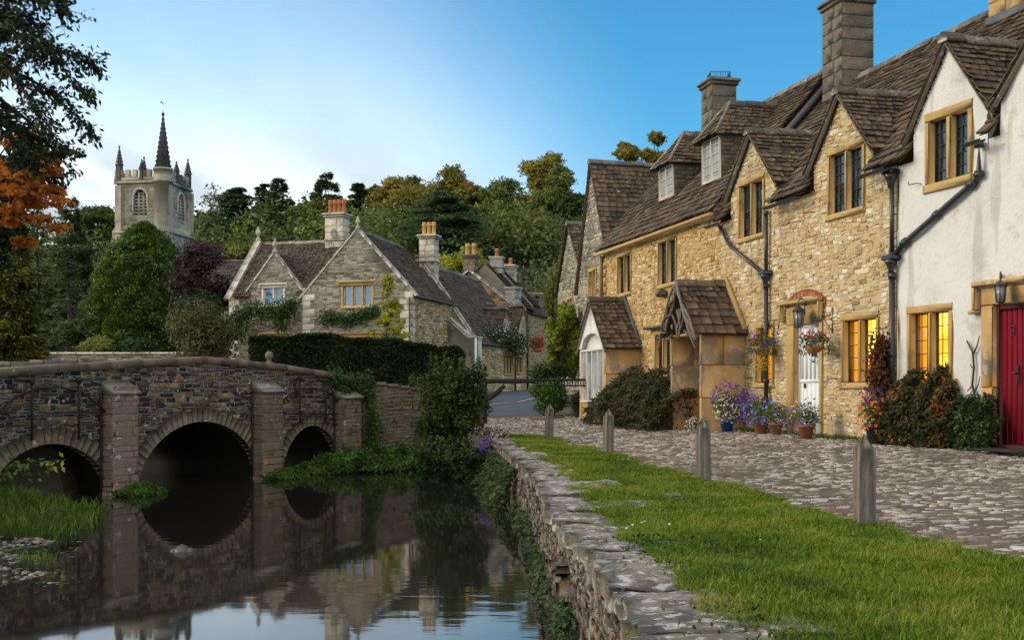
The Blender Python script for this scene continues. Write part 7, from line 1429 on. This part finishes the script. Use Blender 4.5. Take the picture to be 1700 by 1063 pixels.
# ---- overhanging tree and maple at the left
def overhang():
    Y = 14.5; q = lambda px, py, d=0: at(px, py, Y + d); root = at(-190, 900, Y + .5); t = thing('overhanging_tree', 'dark leafy branches hanging in from the upper left against the sky', 'tree', (root[0], root[1], WATER)); tr = MB(); cr = MB(); rg = np.random.default_rng(12); tube(tr, [at(-190, 950, Y + .5), at(-180, 500, Y + .4), at(-150, 100, Y), at(-120, -150, Y)], [.32, .26, .2, .1], 9); Ps = []; Ds = []
    BRS = [[(-150, 60), (-40, -20), (40, -5), (112, 16)], [(-150, 100), (-50, 20), (60, 70), (160, 108)], [(-150, 150), (-40, 90), (70, 140), (150, 214)], [(-150, 180), (-50, 130), (50, 200), (118, 285)], [(-150, 200), (-50, 170), (20, 230), (50, 282)], [(-150, 80), (-20, 20), (70, 60), (140, 165)], [(-150, 40), (-30, -50), (60, -40), (100, 0)], [(-150, 120), (-60, 60), (10, 110), (90, 225)], [(-150, 160), (-60, 60), (10, 40), (70, 100)], [(-150, 220), (-60, 190), (10, 190), (70, 250)], [(-150, 100), (-60, 10), (0, 20), (60, 30)]]
    for k, b in enumerate(BRS):
        d = rg.uniform(-.9, .9); P = np.array([q(px, py, d * i / 3) for i, (px, py) in enumerate(b)]); t_ = np.linspace(0, 1, 14); Q = np.stack([np.interp(t_, np.linspace(0, 1, 4), P[:, j]) for j in range(3)], 1); Q[1:-1] = (Q[:-2] + Q[1:-1] * 2 + Q[2:]) / 4; tube(tr, Q, np.linspace(.05, .006, 14), 6)
        for s in range(40):
            i = rg.integers(4, 13); a = Q[i] + (Q[i + 1 if i < 13 else i] - Q[i]) * rg.random(); dr = unit(V(rg.normal(.35, .5), rg.normal(0, .5), rg.normal(-.25, .35))); L = rg.uniform(.15, .5) * (1.25 - t_[i] * .5); tube(tr, [a, a + dr * L * .6 + V(0, 0, -.01), a + dr * L - V(0, 0, .06)], [.006, .004, .002], 4, caps=False); n = int(15 * L / .3) + 3; f = rg.random((n, 1)); Ps.append(a + dr * L * f + rg.normal(0, .035, (n, 3))); Ds.append(dr * .5 + rg.normal(0, .5, (n, 3)) - V(0, 0, .45))
    P = np.concatenate(Ps); D = np.concatenate(Ds); n = len(P); cards(cr, P, D, V(0, -.4, 1) + rg.normal(0, .6, (n, 3)), rg.uniform(.06, .125, n), .045); tr.build('trunk', M['bark'], t); cr.build('crown', M['near_dark_leaf'], t)
overhang()
def maple():
    Y = 17.5; root = at(-110, 800, Y); t = thing('maple_tree', 'orange autumn maple at the left edge below the hanging branches', 'tree', (root[0], Y, -.4)); tr = MB(); cr = MB(); gr = MB(); rg = np.random.default_rng(31); fork(tr, (root[0], Y, -.5), at(-90, 280, Y), .16, .08, rg)
    for k in range(54):
        px, py = rg.uniform(-60, 108), 0; py = 296 + rg.normal(0, 34) + px * .25; c = at(px, py, Y + rg.uniform(-.6, .8)); fork(tr, at(-90, 320, Y), c, .025, .006, rg, 5); leaf_blob(cr, c, (.24, .24, .11), 62, .12, .09, rg=rg, shell=.1, droop=.5)
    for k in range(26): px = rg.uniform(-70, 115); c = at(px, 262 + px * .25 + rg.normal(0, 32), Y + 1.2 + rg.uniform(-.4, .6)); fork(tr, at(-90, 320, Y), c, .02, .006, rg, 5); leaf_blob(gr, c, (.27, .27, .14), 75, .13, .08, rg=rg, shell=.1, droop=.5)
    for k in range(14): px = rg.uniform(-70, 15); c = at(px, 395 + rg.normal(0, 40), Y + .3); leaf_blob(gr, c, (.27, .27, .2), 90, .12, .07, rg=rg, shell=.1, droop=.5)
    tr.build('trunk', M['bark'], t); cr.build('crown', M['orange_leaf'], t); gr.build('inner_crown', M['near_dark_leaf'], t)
maple()
# ---- grass of the lawn, street edge tufts
def lawn_grass():
    mb = MB(); dry = []
    for y0, y1, den, w, h in ((4.6, 7.5, 6500, .0045, .055), (7.5, 10.5, 4200, .006, .055), (10.5, 15, 2600, .008, .055), (15, 27, 1300, .012, .055)):
        n = int((y1 - y0) * 3.4 * den); y = VR.uniform(y0, y1, n); a = wallx(y) + .56 + .10 * np.sin(y * 2.7) + .08 * np.sin(y * 6.1); b = edge(y) + .03 * np.sin(y * 9); x = a - .12 + (b - a + .14) * VR.random(n); k = (x < .5 * y + .3); x, y = x[k], y[k]; pat = .5 + .5 * np.sin(x * 3.1 + y * 1.3) * np.sin(y * 2.2 - x); blades(mb, np.stack([x, y, lawn_z(x, y) - .005], 1), h * VR.uniform(.45, 1.15, len(x)) * (.75 + .5 * pat), w, .8)
    n = 26000; y = VR.uniform(4.6, 26, n); x = wallx(y) + .36 + .36 * VR.random(n) ** .6; pk = np.sin(y * 5.1 + x * 3) + np.sin(y * 11.7 - x * 8) + VR.normal(0, .7, n) > -.1; x, y = x[pk], y[pk]; blades(mb, np.stack([x, y, lawn_z(x, y) - .012], 1), VR.uniform(.03, .07, len(x)), .008, .9)
    n = 1500; cxs = VR.uniform(.7, 4, n); cys = VR.uniform(5, 20, n); k = (cxs > wallx(cys) + .5) & (cxs < edge(cys)); cxs, cys = cxs[k], cys[k]; x = np.repeat(cxs, 22) + VR.normal(0, .03, 22 * len(cxs)); y = np.repeat(cys, 22) + VR.normal(0, .03, 22 * len(cxs)); blades(mb, np.stack([x, y, lawn_z(x, y) - .005], 1), VR.uniform(.05, .10, len(x)), .007, .9)
    tag(mb.build('grass', M['grass_blade']), 'short mown grass of the river side lawn', 'grass', kind='stuff')
    mb = MB(); n = 9000; u = VR.uniform(-2.5, 11, n); pxv = np.abs(VR.normal(0, .16, n)); P = FC.X(np.stack([np.maximum(u, 0), -.04 - pxv, 0 * u], 1)); Q = FW.X(np.stack([np.minimum(u, 0), -.04 - pxv, 0 * u], 1)); P = np.where((u > 0)[:, None], P, Q); P[:, 2] = gz(P[:, 0], P[:, 1]) - .01; k = np.sin(u * 5) + np.sin(u * 11.3) + VR.normal(0, .5, n) > -.2; blades(mb, P[k], VR.uniform(.04, .13, k.sum()), .012, .9)
    tag(mb.build('verge_grass', M['reed_blade']), 'thin weedy grass along the foot of the cottages', 'grass', kind='stuff')
    mb = MB(); n = 5200; y = VR.uniform(7, 26, n); x = edge(y) + np.abs(VR.normal(0, .22, n)) - .03; k = (np.sin(y * 4 + 1) + np.sin(y * 9.7) + VR.normal(0, .6, n) > .2); blades(mb, np.stack([x, y, cob_z(x, y)], 1)[k], VR.uniform(.02, .055, k.sum()), .009, .9); tag(mb.build('dry_grass', M['dry_blade']), 'straw coloured dry grass where lawn meets cobbles', 'grass', kind='stuff')
    mb = MB(); n = 2600; y = VR.uniform(4.6, 10.5, n); x = wallx(y) + .62 + VR.normal(0, .22, n); k = np.sin(y * 2.2 + 2) + VR.normal(0, .4, n) > .35; x, y = x[k], y[k]; n = len(x); cards(mb, np.stack([x, y, lawn_z(x, y) + VR.uniform(0, .05, n)], 1), VR.normal(size=(n, 3)) + V(0, 0, .3), V(0, 0, 1) + VR.normal(0, .4, (n, 3)), VR.uniform(.02, .05, n), .022); tag(mb.build('clover', M['ivy_leaf']), 'low clover and weeds creeping over the wall capstones', 'weeds', kind='stuff')
lawn_grass()
def fallen():
    mb = MB(); n = 420; y = VR.uniform(5, 27, n); x = VR.uniform(-.3, 7.5, n); k = (x > wallx(y)) & (x < facx(y) - .1); x, y = x[k], y[k]; n = len(x); on = x < edge(y); z = np.where(on, lawn_z(x, y) + VR.uniform(.02, .05, n), cob_z(x, y) + .03); cards(mb, np.stack([x, y, z], 1), VR.normal(size=(n, 3)) * V(1, 1, .2), V(0, 0, 1) + VR.normal(0, .35, (n, 3)), VR.uniform(.03, .07, n), .03); tag(mb.build('fallen_leaves', M['russet_leaf']), 'scattered brown fallen leaves on lawn and cobbles', 'leaves', kind='stuff')
fallen()
def daisies():
    mb = MB(); P = [];
    for px, py in [(1065, 882), (1070, 880), (1111, 885), (1050, 886), (1040, 892), (1043, 770), (1262, 912), ]:
        Y = EYE * FPX / (py - HOR); P.append([(px - CXP) / FPX * Y, Y, .075])
    blooms(mb, np.array(P), V(0, -.4, 1) + VR.normal(0, .2, (len(P), 3)), .012); tag(mb.build('daisies', M['petal_white']), 'scattered tiny white daisies in the lawn', 'flowers', kind='stuff')
daisies()
# ---- flowers
def flower_mass(t, c, r, nleaf, fl, ln=.06, rg=VR, trail=0., leaf='pot_leaf'):
    c = np.asarray(c, float); r = np.asarray(r, float) * np.ones(3); mb = MB(); leaf_blob(mb, c, r * .98, int(nleaf * 1.3), ln, ln * .55, shell=.25, rg=rg, low=.5)
    if trail:
        n = 120; a = rg.uniform(0, 6.3, n); P = c + np.stack([r[0] * np.cos(a), r[1] * np.sin(a), -r[2] * .3 - trail * rg.random(n)], 1) * V(1, 1, 1); cards(mb, P, V(0, 0, -1) + rg.normal(0, .3, (n, 3)), rg.normal(size=(n, 3)), ln * 1.2, ln * .5)
    mb.build('foliage', M[leaf], t)
    for k, (m, n, rad, cc, sp) in enumerate(fl):
        n = int(n * .75); rad = rad * .82
        d = sph(rg, n * 3); d = d[d @ V(-.7, -.7, .35) > -.15][:n]; f = MB(); blooms(f, c + np.asarray(cc) * r + d * r * sp * rg.uniform(.9, 1.12, (len(d), 1)), d + V(-.35, -.5, .25) + rg.normal(0, .25, (len(d), 3)), rad); f.build('flowers', M[m], t)
def pot(name, lab, px, pyb, v, pr, ph, m, fl, fr, r, dz=.1, nleaf=500, grp='flower pots along the cottage fronts', cat='flower pot'):
    u = fr.u(px, v); p = fr.P(u, v, 0); z = float(gz(p[0], p[1])) + .015; t = thing(name, lab, cat, (p[0], p[1], z), grp); b = MB(); lathe(b, (p[0], p[1], z), [(pr * .72, 0), (pr * .95, ph * .82), (pr * 1.08, ph * .82), (pr * 1.08, ph), (pr * .9, ph), (pr * .85, ph * .85)], 18); b.build('pot', M[m], t); flower_mass(t, (p[0], p[1], z + ph + r[2] * .55 + dz - .1), r, nleaf, fl)
O3 = (0, 0, 0)
pot('flower_pot', 'blue glazed pot overflowing with white flowers, purple petunias above', 1207, 712, -.75, .16, .26, 'blue_glaze', [('petal_white', 170, .026, (0, -.2, -.1), V(.85, .9, .75)), ('petal_purple', 120, .04, (.1, .1, .62), V(1.05, 1, .75))], FC, (.36, .32, .42), .14, 700)
pot('flower_pot', 'terracotta pot of blue violet petunias below the black downpipe', 1262, 716, -.55, .15, .26, 'terracotta', [('petal_blue', 60, .045, O3, V(1, 1, 1)), ('petal_purple', 50, .04, (-.3, 0, .2), V(.9, .9, .9))], FC, (.34, .28, .34), .1, 700)
pot('flower_pot', 'second terracotta pot with violet trailing flowers left of the white door', 1288, 717, -.6, .14, .24, 'terracotta', [('petal_blue', 34, .042, (0, 0, .3), V(1, 1, .9)), ('petal_violet', 70, .026, (.2, -.2, -.5), V(.9, .9, .8))], FC, (.28, .26, .32), .08, 550)
pot('flower_pot', 'terracotta pot with straggly white and blue flowers before the white door', 1338, 719, -.62, .16, .25, 'terracotta', [('petal_white', 46, .022, (0, 0, .3), V(1.05, 1, 1)), ('petal_blue', 16, .04, (.2, 0, .35), V(1.1, 1, .8)), ('petal_violet', 40, .024, (-.6, -.2, -.5), V(.8, .8, .6))], FC, (.30, .26, .30), .08, 520)
pot('flower_pot', 'dark grey bucket of orange and purple flowers beside the autumn shrub', 1451, 728, -.55, .15, .34, 'grey_plastic', [('petal_orange', 60, .038, (-.1, -.1, -.1), V(.95, .95, .95)), ('petal_purple', 22, .036, (.1, 0, .75), V(.7, .7, .4)), ('petal_pink', 14, .036, (-.3, 0, .8), V(.5, .5, .3)), ('petal_red', 10, .034, O3, V(1, 1, .7))], FC, (.27, .26, .34), .12, 600)
t = thing('white_flowers', 'low clump of small white flowers at the foot of the porch post', 'flowers', FC.P(FC.u(1158, -1.3), -1.3, .2)); flower_mass(t, FC.P(FC.u(1158, -1.3), -1.3, .36), (.26, .22, .20), 350, [('petal_white', 120, .018, O3, V(1, 1, 1))], .04)
t = thing('purple_flowers', 'trailing purple and blue flowers behind the pots near the porch side wall', 'flowers', FC.P(FC.u(1232, -.3), -.3, .2)); flower_mass(t, FC.P(FC.u(1233, -.3), -.35, .78), (.36, .26, .34), 520, [('petal_purple', 130, .038, O3, V(1, 1, 1)), ('petal_blue', 40, .038, (.2, -.2, -.3), V(.9, .9, .8))], .05)
def basket(lab, px, py, fr, v, fl, bpx, bpy, r, trail, yel=False):
    c = fr.P(fr.u(px, v), v, fr.z(px, py, v)); t = thing('hanging_basket', lab, 'hanging basket', c, 'hanging flower baskets'); b = MB(); lathe(b, c - V(0, 0, .17), [(.02, 0), (.11, .03), (.17, .10), (.19, .17), (.17, .17)], 14); b.build('basket', M['terracotta'], t); flower_mass(t, c + V(0, 0, .10), r, 420, fl, .06, trail=trail); ch = MB(); top = c + V(0, 0, .52)
    for k in range(3): a = k * 2.1; tube(ch, [c + V(.18 * math.cos(a), .18 * math.sin(a), 0), top], .005, 4)
    ch.build('chain', M['black_iron'], t)
    if yel: f = MB(); n = 160; blooms(f, c + np.stack([VR.normal(-.03, .08, n), VR.normal(-.05, .08, n), -VR.uniform(.1, .5, n)], 1), VR.normal(size=(n, 3)), .02); f.build('trailing_flowers', M['petal_yellow'], t)
    k = MB(); w = fr.P(fr.u(bpx), -.01, 0); zt = top[2] + .04; tube(k, [top, top + V(0, 0, .04), V(w[0], w[1], zt + .06)], .010, 5); tube(k, [V(w[0], w[1], zt + .2), V(w[0], w[1], zt - .32)], .013, 5); tube(k, [V(w[0], w[1], zt - .28), (top + V(w[0], w[1], zt)) / 2], .008, 5); return k
for k in (basket('hanging basket of purple and red flowers with yellow trails before the narrow window', 1265, 578, FC, -.32, [('petal_purple', 46, .04, O3, V(1.05, 1.05, 1)), ('petal_red', 14, .035, (-.4, 0, .3), V(.8, .8, .7)), ('petal_yellow', 16, .025, (0, 0, -.4), V(.8, .8, .6))], 1293, 545, (.29, .27, .24), .15, True), basket('hanging basket of red, pink and white flowers before the white door', 1351, 574, FC, -.40, [('petal_red', 26, .036, (0, 0, .45), V(.9, .9, .6)), ('petal_violet', 40, .028, O3, V(1.1, 1.1, .9)), ('petal_white', 24, .022, (.5, 0, -.2), V(.7, .7, .9))], 1383, 545, (.29, .27, .20), .2)): k.build('basket_bracket', M['black_iron'], mid)
c = at(893, 571, 66.2); t = thing('hanging_basket', 'far hanging basket of bright red flowers on a stone house up the street', 'hanging basket', c, 'hanging flower baskets'); flower_mass(t, c, (.46, .4, .40), 420, [('petal_red', 90, .075, O3, V(1.05, 1.05, 1.0))], .12); b = MB(); lathe(b, c - V(0, 0, .55), [(.03, 0), (.25, .1), (.3, .3)], 10); b.build('basket', M['terracotta'], t); b = MB(); tube(b, [c + V(0, 0, .3), c + V(-.4, .1, .6), c + V(-.85, .25, .4)], .02, 4); b.build('bracket', M['black_iron'], t)
t = thing('white_flowers', 'mound of tiny white and mauve daisies at the far end of the quay wall', 'flowers', (-.35, 26.3, 0)); flower_mass(t, (-.40, 26.2, .08), (.42, .5, .22), 900, [('petal_white', 260, .022, O3, V(1, 1, 1))], .045, leaf='olive_leaf')
t = thing('purple_flowers', 'violet bellflowers spilling over the far quay wall edge', 'flowers', (-.62, 24.6, -.1)); flower_mass(t, (-.58, 24.7, -.10), (.16, .42, .18), 240, [('petal_purple', 90, .03, O3, V(1.1, 1, 1))], .05)
# ---- barrier beam across the lane
def barrier():
    Y = 33; q = lambda px, py, d=0: at(px, py, Y + d); a, b = q(800, 634), q(1000, 634); t = thing('barrier', 'dark carved timber barrier beam across the lane between bush and bay', 'barrier', (b[0], Y, .25)); m = MB(); f = Fr((a[0], Y, 0), (1, 0), (0, 1)); L = b[0] - a[0]; zt = q(0, 629)[2]; zb = q(0, 637)[2]
    box(m, f, 0, L * .45, -.07, .07, zb, zt, b=.03); box(m, f, L * .45 + .004, L, -.05, .05, zt - .08, zt, b=.015); m.build('beam', M['black_wood'], t); s = MB()
    for k in range(24): u = L * .45 + .05 + k * (L * .55 - .08) / 24; prism(s, f, [(u, zt - .09), (u + .025, zt - .09), (u + .025, zb - .05), (u, zb - .05)], -.02, .02)
    box(s, f, L * .45, L, -.035, .035, zb - .095, zb - .05, b=.01); s.build('rail', M['black_wood'], t); p = MB(); box(p, f, L - .06, L + .06, .06, .17, .1, q(0, 607)[2], b=.02); prism(p, f, [(L - .06, q(0, 607)[2]), (L + .06, q(0, 607)[2]), (L, q(0, 603)[2])], .06, .17); p.build('post', M['grey_wood'], t); p = MB(); tube(p, [q(838, 640), q(826, 652), q(812, 662), q(800, 668)], [.06, .09, .09, .06], 6); p.build('brace', M['black_wood'], t); p = MB(); box(p, f, .0, .16, -.06, .06, .1, zt - .02, b=.02); p.build('post', M['black_wood'], t)
barrier()
